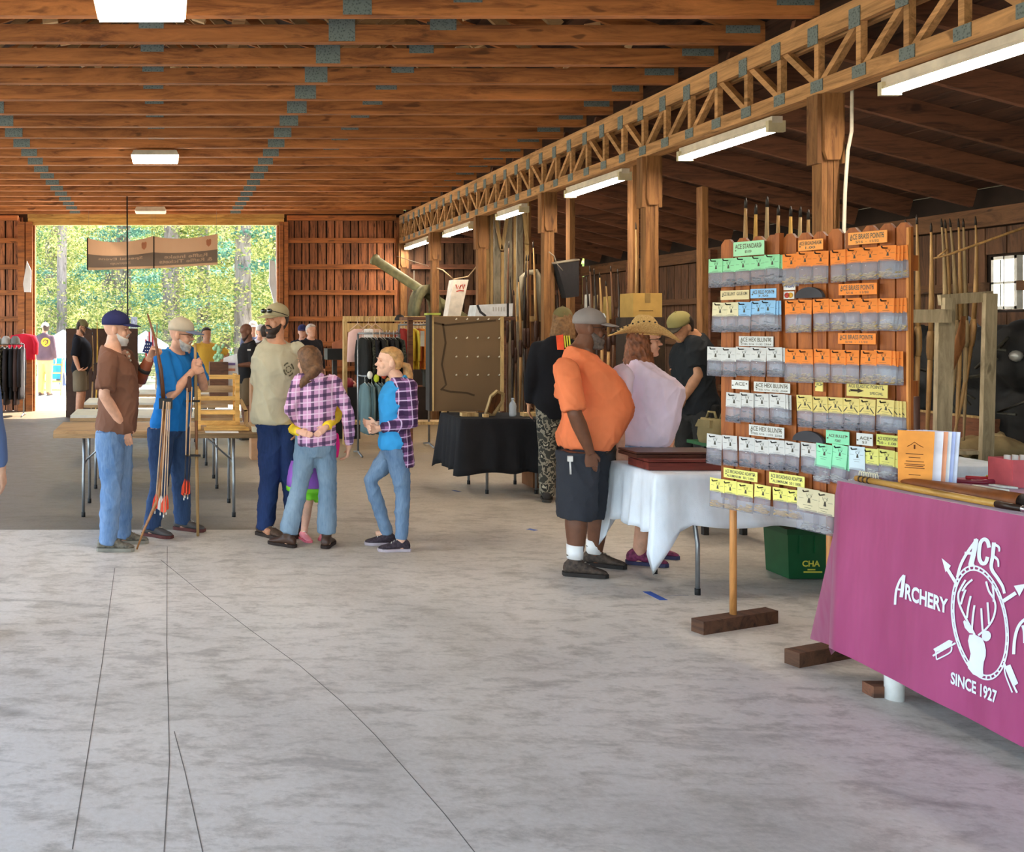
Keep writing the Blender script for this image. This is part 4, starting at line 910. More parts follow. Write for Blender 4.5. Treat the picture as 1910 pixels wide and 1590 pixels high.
m14 = far_person('person in a brown hoodie with a yellow emblem beyond the bearded man', 496, .0084, 1.35, 1.66, skin='c08e74', top=(cloth('4a3a34'), .8, 1.93, dict(name='hoodie', ease=.02)), bottom=('long', cloth('5a4e42'), .98), shoes=(SH_BK, {}), hair=('short', HAIR_DK), seed=43)
disc_on(m14, .03, 1.25, .095, M('e0a52c', .8), 'back_emblem', [(0, 5.6, .45)])
m15 = far_person('person in a yellow T-shirt standing arms akimbo by the door tables', 385, .0092, -1.3, 1.62, skin='b07c60', top=(cloth('c49a3c'), .85, .9), bottom=('long', cloth('8a7a60'), .98), shoes=(SH_BR, {}), hair=('short', HAIR_DK), seed=44, J={'elL': (-.02, .40, 1.16), 'wrL': (.04, .19, .98), 'elR': (-.02, -.40, 1.16), 'wrR': (.04, -.19, .98)})
m16 = far_person('grey-capped man in a dark blue shirt walking in through the doorway', 472, .0104, -1.7, 1.73, skin='c9967c', top=(cloth('4a5068'), .84, 1.93), bottom=('long', JEAN_D, .98), shoes=(SH_BK, {}), cap=(cloth('d8d2cc'), cloth('d8d2cc')), hair=('short', HAIR_DK), seed=45)
m17 = far_person('man in a white shirt and cap just inside the doorway', 486, .0100, -1.5, 1.66, skin='c08a6e', top=(cloth('d8d4d6'), .84, .9), bottom=('long', JEAN_L, .98), shoes=(SH_BK, {}), cap=(cloth('c9c4be'), cloth('8a857e')), hair=('short', HAIR_DK), seed=46)
m18 = far_person('man in a black jacket standing by the plank wall, bareheaded', 580, .0096, -1.2, 1.68, bulk=1.1, skin='cf9a80', top=(cloth('1c1a20'), .8, 1.93, dict(name='jacket')), bottom=('long', JEAN_K, .98), shoes=(SH_BK, {}), hair=('short', HAIR_GREY), seed=47)
m19 = far_person('man in a black jacket and dark cap by the plank wall', 564, .0099, -1.7, 1.66, skin='c8927a', top=(cloth('1e1c22'), .8, 1.93, dict(name='jacket')), bottom=('long', JEAN_K, .98), shoes=(SH_BK, {}), cap=(NAVY, NAVY), hair=('short', HAIR_DK), seed=48)
loc = G(-84, 1190); m20 = person('person in blue jeans standing nearest the camera, only a sliver showing', loc, 1.4, 1.75, far=True, skin='d0a084', top=(cloth('5a6c94'), .84, 1.93), bottom=('long', JEAN_L, .98), shoes=(SH_BR, {}), hair=('short', HAIR_BR), seed=50)
# ---------------------------------------------------------------- tables
STEEL = M('8d8f92', .35, .7); BLACKC = cloth('242427'); WHITEC = cloth('dfe4ec')
def tube_leg(mb, x, y0, y1, h, spread=.05):
    """one bent pair of folding-table legs at x, between y0 and y1"""
    for y, s_ in ((y0, -1), (y1, 1)):
        mb.tube([(x, y, h-.03), (x, y, h*.62), (x, y+s_*spread, h*.40), (x, y+s_*spread, .02)], .014, 8)
def folding_table(label, x0, x1, y0, y1, h, top, edge, group=None, long_y=True):
    cx, cy = (x0+x1)/2, (y0+y1)/2; r = thing('folding_table', label, 'table', (cx, cy, 0), 0, group); a, b = (x1-x0)/2, (y1-y0)/2
    mb = MB(); mb.box((0, 0, h-.012), (2*a, 2*b, .024)); mb.build('tabletop', top, r)
    for u, w in (((-a, -b+.006), (a, -b+.006)), ((-a, b-.006), (a, b-.006)), ((-a+.006, -b), (-a+.006, b)), ((a-.006, -b), (a-.006, b))):
        seg('edge_rail', V((u[0], u[1], h-.042)), V((w[0], w[1], h-.042)), .02, .036, (0, 0, 1), edge, r)
    for s_ in (-1, 1):
        for q in (-1, 1):
            mb = MB()
            if long_y: p = lambda x, y, z: (x, y, z); x, y = q*a*.78, s_*(b-.25)
            else: x, y = s_*(a-.25), q*b*.72
            d = V((q*.05, 0, 0)) if long_y else V((0, q*.05, 0)); e = V((x, y, 0))
            mb.tube([e+V((0, 0, h-.03)), e+V((0, 0, h*.66)), e+d+V((0, 0, h*.42)), e+d+V((0, 0, .025))], .0135, 8); lg = mb.build('leg', STEEL, r)
            mb = MB(); mb.tube([e+d+V((0, 0, .0)), e+d+V((0, 0, .04))], .017, 8); mb.build('foot_cap', M('1d1d1d', .7), lg)
        mb = MB()
        if long_y: mb.tube([(-a*.78, s_*(b-.25), h*.6), (a*.78, s_*(b-.25), h*.6)], .009, 6); mb.tube([(-a*.8, s_*(b-.25), h*.32), (a*.8, s_*(b-.25), h*.32)], .009, 6)
        else: mb.tube([(s_*(a-.25), -b*.72, h*.6), (s_*(a-.25), b*.72, h*.6)], .009, 6)
        mb.tube([(0, s_*(b-.25), h*.6), (0, s_*(b-.55), h-.03)] if long_y else [(s_*(a-.25), 0, h*.6), (s_*(a-.55), 0, h-.03)], .008, 6); mb.build('brace', STEEL, r)
    return r
LAM = M('cfc6b6', .35, 0, .05); LAMW = wood('b48a5c', '8a6540', 'x', 6, 2, .1, .5); EDGE = wood('a5835c', '7a5c3c', 'x', 6, 2, .1)
folding_table('long folding table behind the men with bows, carrying the slatted rack', -.96, .83, 8.08, 8.84, .742, LAMW, EDGE, 'folding tables in a row toward the doorway', False)
folding_table('second folding table of the row, next behind the one with the slatted rack', -.96, .76, 9.5, 10.26, .742, LAM, EDGE, 'folding tables in a row toward the doorway', False)
folding_table('third folding table of the row, carrying the dark wooden box', -.96, .72, 11.1, 11.86, .742, LAM, EDGE, 'folding tables in a row toward the doorway', False)
folding_table('farthest folding table of the row, nearest the doorway', -.9, .66, 12.8, 13.5, .742, LAM, EDGE, 'folding tables in a row toward the doorway', False)
def draped(name, label, x0, x1, y0, y1, h, drops, mat, seed=0, fold=.02, flare=.05, group=None, corner=.0):
    """cloth over a table: drops = hanging length on sides (-y, +x, +y, -x)"""
    path = []; m = 22
    cs = [((x0, y0), (x1, y0), drops[0], (0, -1)), ((x1, y0), (x1, y1), drops[1], (1, 0)), ((x1, y1), (x0, y1), drops[2], (0, 1)), ((x0, y1), (x0, y0), drops[3], (-1, 0))]
    for a, b, d, nn in cs:
        for k in range(m):
            q = k/m; e = min(q, 1-q)*m; w = max(0, 1-e/2.5); path.append((V((a[0]+(b[0]-a[0])*q, a[1]+(b[1]-a[1])*q, 0)), d, V((nn[0], nn[1], 0)), w))
    N_ = len(path); rings = []; cx = V(((x0+x1)/2, (y0+y1)/2, 0))
    rows = [('t', 0), ('t', .85), ('t', .97), ('e', 0)]+[('s', k/9) for k in range(1, 10)]
    for kind, q in rows:
        r = []
        for i, (p, d, nn, w) in enumerate(path):
            d0 = path[i-1][1]; n0 = path[i-1][2]; 
            if i % m == 0: nn2 = (nn+n0).normalized(); dd = max(d, d0)*(1+corner)
            else: nn2 = nn; dd = d*(1+corner*w)
            if kind == 't': v = cx.lerp(p, q); v.z = h+.004
            elif kind == 'e': v = p+nn2*.004; v.z = h
            else:
                f = fold*q*(math.sin(i*1.35+seed)+.6*math.sin(i*.53+seed*2)); v = p+nn2*(.008+flare*q*(.5+w)+f); v.z = max(.01, h-dd*q-.01*math.sin(i*.9+seed)*(q > .95))
            r.append(v)
        rings.append(r)
    mb = MB(); mb.loft(rings, 0, True, False); mb.f.append(tuple(range(N_-1, -1, -1))); mb.m.append(0); mb.s.append(False)
    o = solo(name, mb, mat, label, 'tablecloth', group)
    sm = o.modifiers.new('thick', 'SOLIDIFY'); sm.thickness = .003; sm.offset = 1
    return o
# table with the white cloth behind the picket rack
folding_table('folding table under the white cloth behind the picket rack', 2.98, 4.42, 5.74, 6.30, .735, LAM, EDGE, None, False)
draped('tablecloth', 'bluish white cloth with pointed corners draped over the table behind the picket rack', 2.96, 4.44, 5.72, 6.32, .737, (.31, .30, .30, .36), WHITEC, 2, .018, .04, None, .62)
r = thing('wooden_case', 'lower, redder of the two flat wooden cases on the white cloth', 'case', (3.24, 5.98, .745)); 
for z0, z1, nm in ((0, .045, 'base'), (.05, .066, 'lid')):
    mb = MB(); mb.span((-.265, -.13, z0), (.265, .13, z1)); mb.build(nm, wood('6b2f26', '451c17', 'x', 8, 2, .1, .4), r)
r = thing('wooden_case', 'upper, darker flat wooden case lying on the red one', 'case', (3.20, 6.03, .813))
for z0, z1, nm in ((0, .02, 'base'), (.024, .036, 'lid')):
    mb = MB(); mb.span((-.27, -.12, z0), (.27, .12, z1)); mb.build(nm, wood('4c2a1e', '321a12', 'x', 8, 2, .1, .4), r)
mb = MB(); mb.box((3.56, 5.98, .785), (.06, .14, .08)); solo('small_box', mb, M('b59668', .7), 'small tan box on the white cloth beside the wooden cases', 'box')
# green storage bin
r = thing('storage_bin', 'green plastic storage bin with yellow letters on the floor under the white table', 'bin', (4.235, 6.235, 0)); GRN = M('12512c', .45, 0, .05)
mb = MB(); mb.box((0, 0, .15), (.44, .235, .29), None, 0, 1.06); mb.build('tub', GRN, r)
mb = MB(); mb.box((0, 0, .31), (.49, .275, .035)); mb.build('lid', M('0d4424', .45), r)
for x in (-.15, -.05, .05, .15): part_box('rib', V((x-.012, -.132, .17)), V((x+.012, -.116, .285)), GRN, r)
mb = MB(); text(mb, 'CHA', (-.14, -.1255, .085), (.115, 0, 0), (0, -.001, .04), 0, .03); mb.box((-.08, -.1245, .066), (.05, .001, .008)); mb.box((-.07, -.1235, .05), (.12, .001, .009))
mb.build('lettering', M('d9cf52', .6), r)
# black cloth table with the pegboard
folding_table('folding table under the black cloth', 2.88, 3.86, 9.22, 9.86, .735, LAM, EDGE, None, False)
draped('tablecloth', 'black cloth hanging low over the table by the pegboard', 2.86, 3.88, 9.20, 9.88, .737, (.52, .5, .4, .52), BLACKC, 5, .02, .06, None, .08)
PEG = N('brown_hardboard'); _c = PEG.coord((40, 40, 40)); _v = PEG.n('TexVoronoi'); _v.inputs['Randomness'].default_value = 0; PEG.l(_c, _v.inputs['Vector']); PEG.color(PEG.ramp(_v.outputs[0], (.16, '3a2a18'), (.22, '7c6143')), .7); PEG = PEG.m
t = .00565; yp = t*FOC; r = thing('pegboard', 'brown pegboard standing on the black cloth with rows of pegs', 'board', (X(871, t), yp, .745))
x0, x1, z0, z1 = X(806, t)-X(871, t), X(938, t)-X(871, t), 0, Z(591, t)-.745
mb = MB(); mb.span((x0, 0, z0), (x1, .012, z1)); mb.build('panel', PEG, r)
for a, b, w in (((x0+.004, -.004, z0), (x0+.004, -.004, z1), .02), ((x1-.012, -.004, z0), (x1-.012, -.004, z1), .034)): seg('frame_stile', a, b, .03, w, (1, 0, 0), W_PALE, r)
for z in (z0+.01, z1-.01): seg('frame_rail', (x0, .015, z), (x1, .015, z), .02, .03, (0, 0, 1), EDGE, r)
mb = MB(); q = [((800, 600), (830, 607), (880, 602), (925, 598)), ((826, 604), (831, 640), (824, 680), (832, 718), (822, 728)), ((825, 727), (840, 731), (870, 733), (885, 738))]
for ln in q: mb.strip([V((X(a, t)-X(871, t), -.0025, Z(b, t)-.745)) for a, b in ln], .02, (0, -1, 0), .001)
mb.build('glue_mark', M('4c3a26', .9), r)
for j in range(4):
    for k in range(5):
        mb = MB(); c = V((X(850+20*k, t)-X(871, t), 0, Z((596, 631, 666, 700)[j], t)-.745)); mb.tube([c+V((0, .005, 0)), c+V((0, -.03, 0)), c+V((0, -.035, .012))], .006, 6); mb.build('peg', M('e8dcc4', .4), r)
mb = MB(); mb.span((x0-.035, -.02, z0), (x0-.008, .12, z1+.02)); mb.build('side_panel', SH_BK, r)
r = thing('coffin_frame', 'wooden coffin-shaped frame leaning back on the black cloth', 'frame', (3.22, 9.5, .745), .35)
RL = Matrix.Rotation(.35, 3, 'Y') @ Matrix.Rotation(.25, 3, 'X')
for o_, i_, y, mt, nm in ((1, .8, 0, W_PALE, 'rim'), (.82, 0, .008, wood('7a4a28', '4e2e18', 'z', 6, 2, .1), 'back')):
    out = [V((a*o_, y, .14+(b-.14)*o_)) for a, b in ((-.05, 0), (.05, 0), (.085, .19), (.045, .27), (-.045, .27), (-.085, .19))]
    if i_: 
        inn = [V((p.x*i_, 0, .14+(p.z-.14)*i_)) for p in out]; mb = MB(); mb.loft([[RL @ p for p in out], [RL @ (p+V((0, -.03, 0))) for p in out], [RL @ (p+V((0, -.03, 0))) for p in inn], [RL @ p for p in inn]], 0, False, False, True)
    else: mb = MB(); mb.prism([RL @ p for p in out], RL @ V((0, .004, 0)))
    mb.build(nm, mt, r)
mb = MB(); mb.lathe((3.44, 9.42, .742), [(.0, 0), (.033, .0), (.036, .02), (.034, .07), (.037, .1), (.03, .13), (.014, .15), (.014, .165)], 14); mb.lathe((3.44, 9.42, .905), [(.016, 0), (.016, .018), (.0, .019)], 12)
solo('plastic_bottle', mb, clear_film('d8dce0', .55, .1), 'clear plastic water bottle beside the coffin-shaped frame', 'bottle')
for i, (x, y, d, lb) in enumerate(((3.0, 9.4, (.16, .08, .035), 'pale wood block under the pegboard on the black cloth'), (3.64, 9.42, (.22, .1, .035), 'flat wooden block on the black cloth, past the bottle'), (3.13, 9.3, (.05, .05, .03), 'tiny pale block on the black cloth before the coffin-shaped frame'))):
    mb = MB(); mb.box((x, y, .745+d[2]/2), d); solo('wood_block', mb, W_PALE, lb, 'block')
mb = MB(); mb.box((3.85, 9.75, .17), (.28, .3, .34)); r = solo('cardboard_box', mb, M('7a4f30', .85), 'brown cardboard box on the floor under the black cloth end', 'box')
for sx, nm in ((-.07, 'flap'), (.07, 'flap')):
    mb = MB(); mb.box((sx, 0, .345), (.135, .29, .006)); mb.build(nm, M('8a5c3a', .85), r)
for i, (x, y) in enumerate(((4.02, 9.3), (4.04, 9.52))):
    mb = MB(); q = [ell(.0+.12*e, -.12*e, .05*e**.5, .04+.07*(1-e)**.5+.0*e, 14) for e in (1, .7, .3)]; mb.loft(q); me = mb.mesh('dark_shoe', SH_BR); o = link('dark_shoe', me); o.location = (x, y, -.035); tag(o, 'dark shoe under the black cloth end, '+('nearer the camera' if i == 0 else 'second one'), 'shoe')
# pink table of the archery stall
PKA, PKB = V((3.07, 4.34, 0)), V((3.19, 3.50, 0)); pu = (PKB-PKA).normalized(); pn = V((pu.y, -pu.x, 0)); PH = .922
if pn.x > 0: pn = -pn
LP = 1.85; pw = .76
def pk(s_, w, z): return PKA+pu*s_-pn*w+V((0, 0, z))   # along the front edge, into the table, up
r = thing('folding_table', 'tall stall table under the pink cloth, on white pipe legs', 'table', pk(LP/2, pw/2, 0))
mb = MB(); mb.prism([pk(.01, .01, PH-.03), pk(LP-.01, .01, PH-.03), pk(LP-.01, pw-.01, PH-.03), pk(.01, pw-.01, PH-.03)], (0, 0, .025)); mb.build('tabletop', LAM, r, True)
for s_ in (.2, LP-.2):
    for w in (.09, pw-.09):
        mb = MB(); mb.tube([pk(s_, w, PH-.03), pk(s_, w, .14)], .016, 8); lg = mb.build('leg', STEEL, r, True)
        mb = MB(); mb.tube([pk(s_, w, 0), pk(s_, w, .26)], .037, 16); mb.build('pipe_extension', M('e9e7e2', .4), lg, True)
def hem(s_): return .165-.08*min(1, max(0, s_)/.85)
def front(s_, z, out=0.0):
    q = (PH-z)/PH; e = math.exp(-max(0, s_)/.16)
    return pk(s_, -(.008+.035*q+.012*q*math.sin(s_*26+1)*e+.004*q*math.sin(s_*17)+out), z)
mb = MB(); cols = []
ns, nz = 46, 14
for i in range(ns+1):
    s_ = LP*i/ns; cols.append([front(s_, PH-(PH-hem(s_))*(k/nz)) if k else pk(s_, 0, PH+.004) for k in range(nz+1)])
# corner and end drape
endc = []
for i in range(17):
    q = i/16; w = pw*q; c_ = []
    for k in range(nz+1):
        v = k/nz; fl = (.03*v+.15*v*math.exp(-((w-.10)/.16)**2)+.015*v*math.sin(w*24))*min(1, i/2.2+.0); z = PH-(PH-(.13+.02*math.sin(w*9)))*v
        dn = {0: -.012*v-.02*v, 1: .045*v, 2: -.02*v, 3: -.035*v}.get(i, -.02*v); c_.append(PKA-pu*(fl-(.02*v if i == 1 else 0))-pn*(w*(1 if i > 2 else .4)+dn)+V((0, 0, z if k else PH+.004)))
    endc.append(c_)
near_ = [[pk(LP+.025*k/nz, pw*i/12-.03*(k/nz)*(i == 0), PH-(PH-hem(LP))*(k/nz)+(.004 if k == 0 else 0)) for k in range(nz+1)] for i in range(1, 13)]
allc = list(reversed(endc))+cols+near_; nv = nz+1; vs = [p for c_ in allc for p in c_]
fs = [(i*nv+k, (i+1)*nv+k, (i+1)*nv+k+1, i*nv+k+1) for i in range(len(allc)-1) for k in range(nz)]
mb.add(vs, fs, 0, True); mb.add([pk(0, 0, PH+.004), pk(LP, 0, PH+.004), pk(LP, pw, PH+.004), pk(0, pw, PH+.004)], [(0, 1, 2, 3)])
PINKC = N('pink_polyester'); _f = PINKC.noise(PINKC.coord((1, 3, .6)), 3, 3); PINKC.color(PINKC.ramp(_f, (.3, '942c5e'), (.7, 'a43c6e')), .5, 0, .35); PINKC.bump(_f, .35, .03)
try: PINKC.b.inputs['Sheen Weight'].default_value = .3
except Exception: pass
pink = solo('tablecloth', mb, PINKC.m, 'pink stall tablecloth printed with a white deer emblem and lettering', 'tablecloth')
_pz = pink.location.copy()
# print on the cloth; measured on the photograph and laid onto the cloth front
def fp(cx, cy, out=.0035):
    px, py = 1640+cx/4.544, 980+cy/4.544; d = V((px-PX, FOC, 0)); o_ = PKA+pn*(.03)
    t_ = o_.dot(pn)/d.dot(pn); p = d*t_; s_ = (p-PKA).dot(pu); z = EYE+(PY-py)*t_
    return front(s_, z, out)-_pz
INK = M('dfe2f0', .7, 0, .03); mk = MB()
def stroke(pts, w, tw=None, sub=3):
    P2 = []; q_ = [pts[0]]+list(pts)+[pts[-1]]; sub = sub if len(pts) < 3 else sub+3
    for i in range(1, len(q_)-2):   # smooth curve through the measured points
        p0, p1, p2, p3 = q_[i-1:i+3]
        for k in range(sub):
            u = k/sub; P2.append(tuple(.5*(2*p1[j]+(p2[j]-p0[j])*u+(2*p0[j]-5*p1[j]+4*p2[j]-p3[j])*u*u+(3*p1[j]-p0[j]-3*p2[j]+p3[j])*u**3) for j in (0, 1)))
    P2.append(pts[-1]); n_ = len(P2); L_, R_ = [], []
    for i, p in enumerate(P2):
        a, b = P2[max(0, i-1)], P2[min(n_-1, i+1)]; dx, dy = b[0]-a[0], b[1]-a[1]; l = math.hypot(dx, dy) or 1
        ww = w if tw is None else w+(tw-w)*i/(n_-1); L_.append(fp(p[0]-dy/l*ww/2, p[1]+dx/l*ww/2)); R_.append(fp(p[0]+dy/l*ww/2, p[1]-dx/l*ww/2))
    mk.add(L_+R_, [(i, i+1, n_+i+1, n_+i) for i in range(n_-1)])
def fill(pts):
    c_ = (sum(p[0] for p in pts)/len(pts), sum(p[1] for p in pts)/len(pts)); n_ = len(pts)
    mid = [((p[0]+c_[0])/2, (p[1]+c_[1])/2) for p in pts]; mk.add([fp(*p) for p in pts]+[fp(*p) for p in mid]+[fp(*c_)], [(i, (i+1) % n_, n_+(i+1) % n_, n_+i) for i in range(n_)]+[(n_+i, n_+(i+1) % n_, 2*n_) for i in range(n_)])
ov = lambda a, q: (850+245*q*math.cos(a)+35*q*math.sin(a), 828+90*q*math.cos(a)+480*q*math.sin(a))
for q in (.985, .915): stroke([ov(2*PI*k/48, q) for k in range(49)], 13, None, 1)
for k in range(36): stroke([ov(2*PI*(k+e)/36, .95) for e in (0, .35)], 22, None, 1)
fill([(800, 925), (840, 945), (870, 960), (890, 1000), (905, 1060), (905, 1110), (890, 1160), (885, 1220), (890, 1285), (850, 1285), (800, 1265), (755, 1210), (765, 1150), (775, 1090), (760, 1030), (750, 980), (760, 930)])
fill([(705, 820), (715, 805), (745, 830), (775, 880), (790, 920), (760, 915), (720, 870)]); fill([(905+40*math.cos(a), 940+46*math.sin(a)) for a in [2*PI*k/12 for k in range(12)]])
for ln in ([(805, 930), (760, 850), (710, 760), (670, 670), (658, 590), (680, 530), (715, 465)], [(690, 560), (725, 505), (772, 462)], [(682, 672), (700, 600), (718, 548)], [(735, 790), (745, 690), (762, 602)], [(780, 880), (785, 780), (796, 680)],
           [(835, 935), (900, 880), (945, 820), (970, 750), (975, 680), (955, 620), (915, 560), (888, 478)], [(958, 650), (955, 580), (944, 510)], [(925, 840), (915, 740), (906, 655)], [(872, 895), (862, 800), (854, 705)]): stroke(ln, 17)
stroke([(645, 505), (560, 370)], 26); fill([(512, 280), (590, 345), (572, 375), (560, 385), (548, 400)]); stroke([(1040, 645), (1145, 575)], 32); fill([(1228, 498), (1125, 515), (1140, 540), (1158, 570), (1175, 605)])
fill([(470, 1050), (595, 972), (625, 985), (612, 1020), (490, 1078)]); stroke([(500, 1140), (605, 1080), (618, 1030)], 12); stroke([(500, 1140), (490, 1075)], 10); stroke([(468, 1108), (560, 1050), (648, 1000)], 16)
fill([(1082, 1195), (1120, 1180), (1192, 1340), (1165, 1360), (1130, 1300)]); stroke([(1072, 1195), (1080, 1265), (1145, 1418)], 12); stroke([(1062, 1160), (1120, 1290), (1185, 1420)], 16)
stroke([(645, 445), (672, 335), (725, 230), (803, 118)], 22, 26); stroke([(795, 120), (778, 230), (755, 338)], 40, 44); stroke([(700, 238), (775, 240)], 24); stroke([(735, 335), (785, 340)], 18)
stroke([(905, 192), (890, 138), (860, 122), (832, 150), (822, 220), (826, 285), (850, 325), (880, 318), (895, 270)], 32); stroke([(945, 148), (938, 260), (930, 365), (985, 450), (1030, 520), (1048, 580)], 34, 22); stroke([(935, 160), (985, 185), (992, 225)], 26, 14); stroke([(945, 265), (982, 298), (990, 355)], 24, 14)
stroke([(130, 675), (136, 560), (165, 470), (200, 425)], 20); stroke([(196, 425), (190, 520), (180, 612)], 30); stroke([(150, 545), (190, 550)], 16)
text(mk, 'RCHERY', (0, 0, 0), (1, 0, 0), (0, 0, 1), 0, .035, lambda a, b: fp(212+365*a, 630+125*a-(138-10*a)*b))
text(mk, 'SINCE 1927', (0, 0, 0), (1, 0, 0), (0, 0, 1), 0, .03, lambda a, b: fp(618+395*a, 1345+172*a-(105+8*a)*b))
stroke([(1145, 1095), (1148, 980), (1165, 890), (1195, 830), (1240, 790)], 26); stroke([(1210, 850), (1225, 900), (1232, 1000)], 22)
mk.build('emblem_print', INK, pink)
# on the pink table
mb = MB(); mb.box(pk(.15, .06, .16), (.09, .07, .05)); 
o = solo('wood_block', mb, W_DARK, 'dark wooden block propped under the pink cloth beside the white pipe leg', 'block'); o.location.z = .0; 
def tt(a, b): return P(a, b, (EYE-PH-.006)/(b-PY))   # point of the pink table top seen at pixel (a, b)
r = thing('bamboo_quiver', 'yellow bamboo cane with dark ends lying along the pink table edge', 'quiver', pk(.45, .06, PH))
a, b = pk(.05, .05, PH+.022), pk(.68, .05, PH+.022)
mb = MB(); mb.tube([a, a.lerp(b, .3), a.lerp(b, .31), a.lerp(b, .7), b], [.0135, .014, .0152, .0145, .014], 12); mb.build('cane', wood('c99a4e', 'a87a36', 'y', 8, 2, .05, .35), r, True)
mb = MB(); mb.tube([b, b+pu*.09], [.0145, .012], 12); mb.build('handle', M('2e1d14', .4), r, True)
mb = MB(); mb.ball(b+pu*.1, .0125, 10, 8); mb.build('end_ball', M('d9dce2', .15, .9), r, True)
for k in range(3):
    mb = MB(); c_ = a.lerp(b, .03+.035*k); mb.tube([c_, c_+pu*.007], .0155, 12); mb.build('dark_band', M('3a2818', .5), r, True)
for k in range(8):
    c_ = a+pu*(.004+.012*k)-pn*.016; mb = MB(); mb.tube([c_+pu*.007*math.cos(e)+V((0, 0, .012+.022*math.sin(e))) for e in [PI*j/6 for j in range(7)]], .0022, 5); mb.build('cord_loop', M('e2d8bc', .8), r, True)
r = thing('leather_sheath', 'long brown leather sheath behind the bamboo cane', 'sheath', pk(.45, .13, PH)); a, b = pk(.2, .13, PH+.032), pk(.70, .14, PH+.032)
mb = MB(); mb.tube([a, a.lerp(b, .1), a.lerp(b, .5), b], [.012, .035, .055, .056], 14, 0, False, tuple(pn), .55); mb.build('sheath', M('7d4520', .55, 0, .15, 14), r, True)
mb = MB(); mb.tube([b, b+pu*.06, b+pu*.3], [.03, .036, .034], 12); mb.build('dark_grip', M('2a2422', .6, 0, .3, 30), r, True)
cl = [('f59a3c', 0, -.0), ('e9e6f4', .018, .03), ('f4a27a', .03, .045), ('eef0f8', .042, .058), ('b9c4f0', .052, .07), ('dfe2f4', .062, .085)]
bt = .00233; ba = P(1706, 905, bt); R_ = Matrix.Rotation(-.62, 3, 'Z'); r0 = V((ba.x, ba.y, PH+.004))
for i, (c_, dy, dx) in enumerate(cl):
    nm = ('orange stall leaflet standing at the front of its stack', 'white leaflet just behind the orange front one', 'orange leaflet in the middle of the standing stack', 'white leaflet behind the middle orange one', 'pale blue leaflet next to last in the standing stack', 'rearmost pale leaflet of the standing stack')[i]
    r = thing('leaflet', nm, 'leaflet', r0+R_ @ V((dx, dy, 0)), -.62-.05*i, 'leaflets on the pink table'); w, h = .115, .25
    mb = MB()
    for q in (0, 1): mb.prism([V((-w/2, q*.004, 0)), V((w/2, q*.010, 0)), V((w/2+.012, q*.01+.018, h)), V((-w/2, q*.004+.018, h))], (0, .0015, 0))
    mb.build('cover', M(c_, .6), r)
    if i == 0:
        mb = MB(); ln = lambda z: V((0, -.0012+.018*z/h, z))
        for z, x0, x1 in ((.15, -.03, .03), (.135, -.02, .02), (.118, -.03, .032), (.105, -.035, .035), (.098, -.03, .03), (.09, -.034, .034), (.06, -.02, .02)): mb.bar(ln(z)+V((x0, 0, 0)), ln(z)+V((x1, 0, 0)), .001, .003)
        mb.bar(ln(.03)+V((-.04, 0, 0)), ln(.03)+V((.03, 0, 0)), .001, .009)
        mb.tube([ln(.185)+V((-.025, 0, -.004)), ln(.19)+V((-.012, 0, .0)), ln(.198)+V((0, 0, .004)), ln(.19)+V((.014, 0, 0)), ln(.185)+V((.03, 0, -.004))], .0012, 5); mb.tube([ln(.19), ln(.172)], .003, 5)
        mb.build('print', M('6b3a1c', .8), r)
FEA = M('e4e2d4', .9, 0, .1, 30)
for i in range(7):
    c_ = tt(1768+17*i, 911+(i % 3)*5-2*(i > 3)); r = MB(); d = (pu+pn*rnd.uniform(-.5, .5)).normalized(); q = d.cross(V((0, 0, 1)))
    pts = [(-.05, .004), (-.03, .014), (.0, .02), (.03, .016), (.055, .002)]; r.prism([c_+d*a+q*b for a, b in pts]+[c_+d*a-q*b for a, b in reversed(pts)], (0, 0, .008+.006*(i % 3)))
    solo('feather', r, FEA, 'white feather lying behind the leather sheath, %s from the leaflets' % ('first', 'second', 'third', 'fourth', 'fifth', 'sixth', 'seventh')[i], 'feather', 'loose white feathers on the pink table')
for i, (s_, w, c_, ln, lb) in enumerate(((1792, 903, '7a2030', .2, 'dark red pen lying at the back of the pink table'), (1822, 897, 'c23038', .10, 'red tool lying at the back of the pink table'), (1852, 896, 'e0c030', .06, 'yellow-handled cutter at the back of the pink table'), (1835, 903, '8a2038', .12, 'long wine-red rod toward the red box'))):
    mb = MB(); d = (pu*.9+pn*rnd.uniform(-.3, .3)).normalized(); d = (pu*.35-pn*.8+pu*rnd.uniform(-.3, .3)).normalized(); a = tt(s_, w)+V((0, 0, .012)); mb.tube([a-d*ln*.4, a+d*ln*.4, a+d*ln*.6], [.009, .009, .003], 8); solo('pen', mb, M(c_, .4), lb, 'pen')
r = thing('red_box', 'small open red box with white tops sticking out, on the pink table', 'box', tt(1906, 909)+V((.03, .05, -.001))); 
mb = MB()
for x, y, sx, sy in ((0, -.06, .16, .006), (0, .06, .16, .006), (-.08, 0, .006, .12), (.08, 0, .006, .12)): mb.box((x, y, .06), (sx, sy, .12))
mb.box((0, 0, .004), (.16, .12, .006)); mb.build('box', M('d9666c', .6), r)
for k in range(4):
    mb = MB(); mb.tube([(-.05+.035*k, 0, .01), (-.05+.035*k, 0, .135)], .012, 8); mb.build('vial', M('e6e0da', .4), r)
mb = MB(); mb.box(tt(1880, 926), (.16, .08, .012), Matrix.Rotation(math.atan2(pu.y, pu.x), 3, 'Z')); solo('plastic_packet', mb, clear_film('c8ccd2', .75), 'clear plastic packet lying beside the dark grip on the pink table', 'packet')
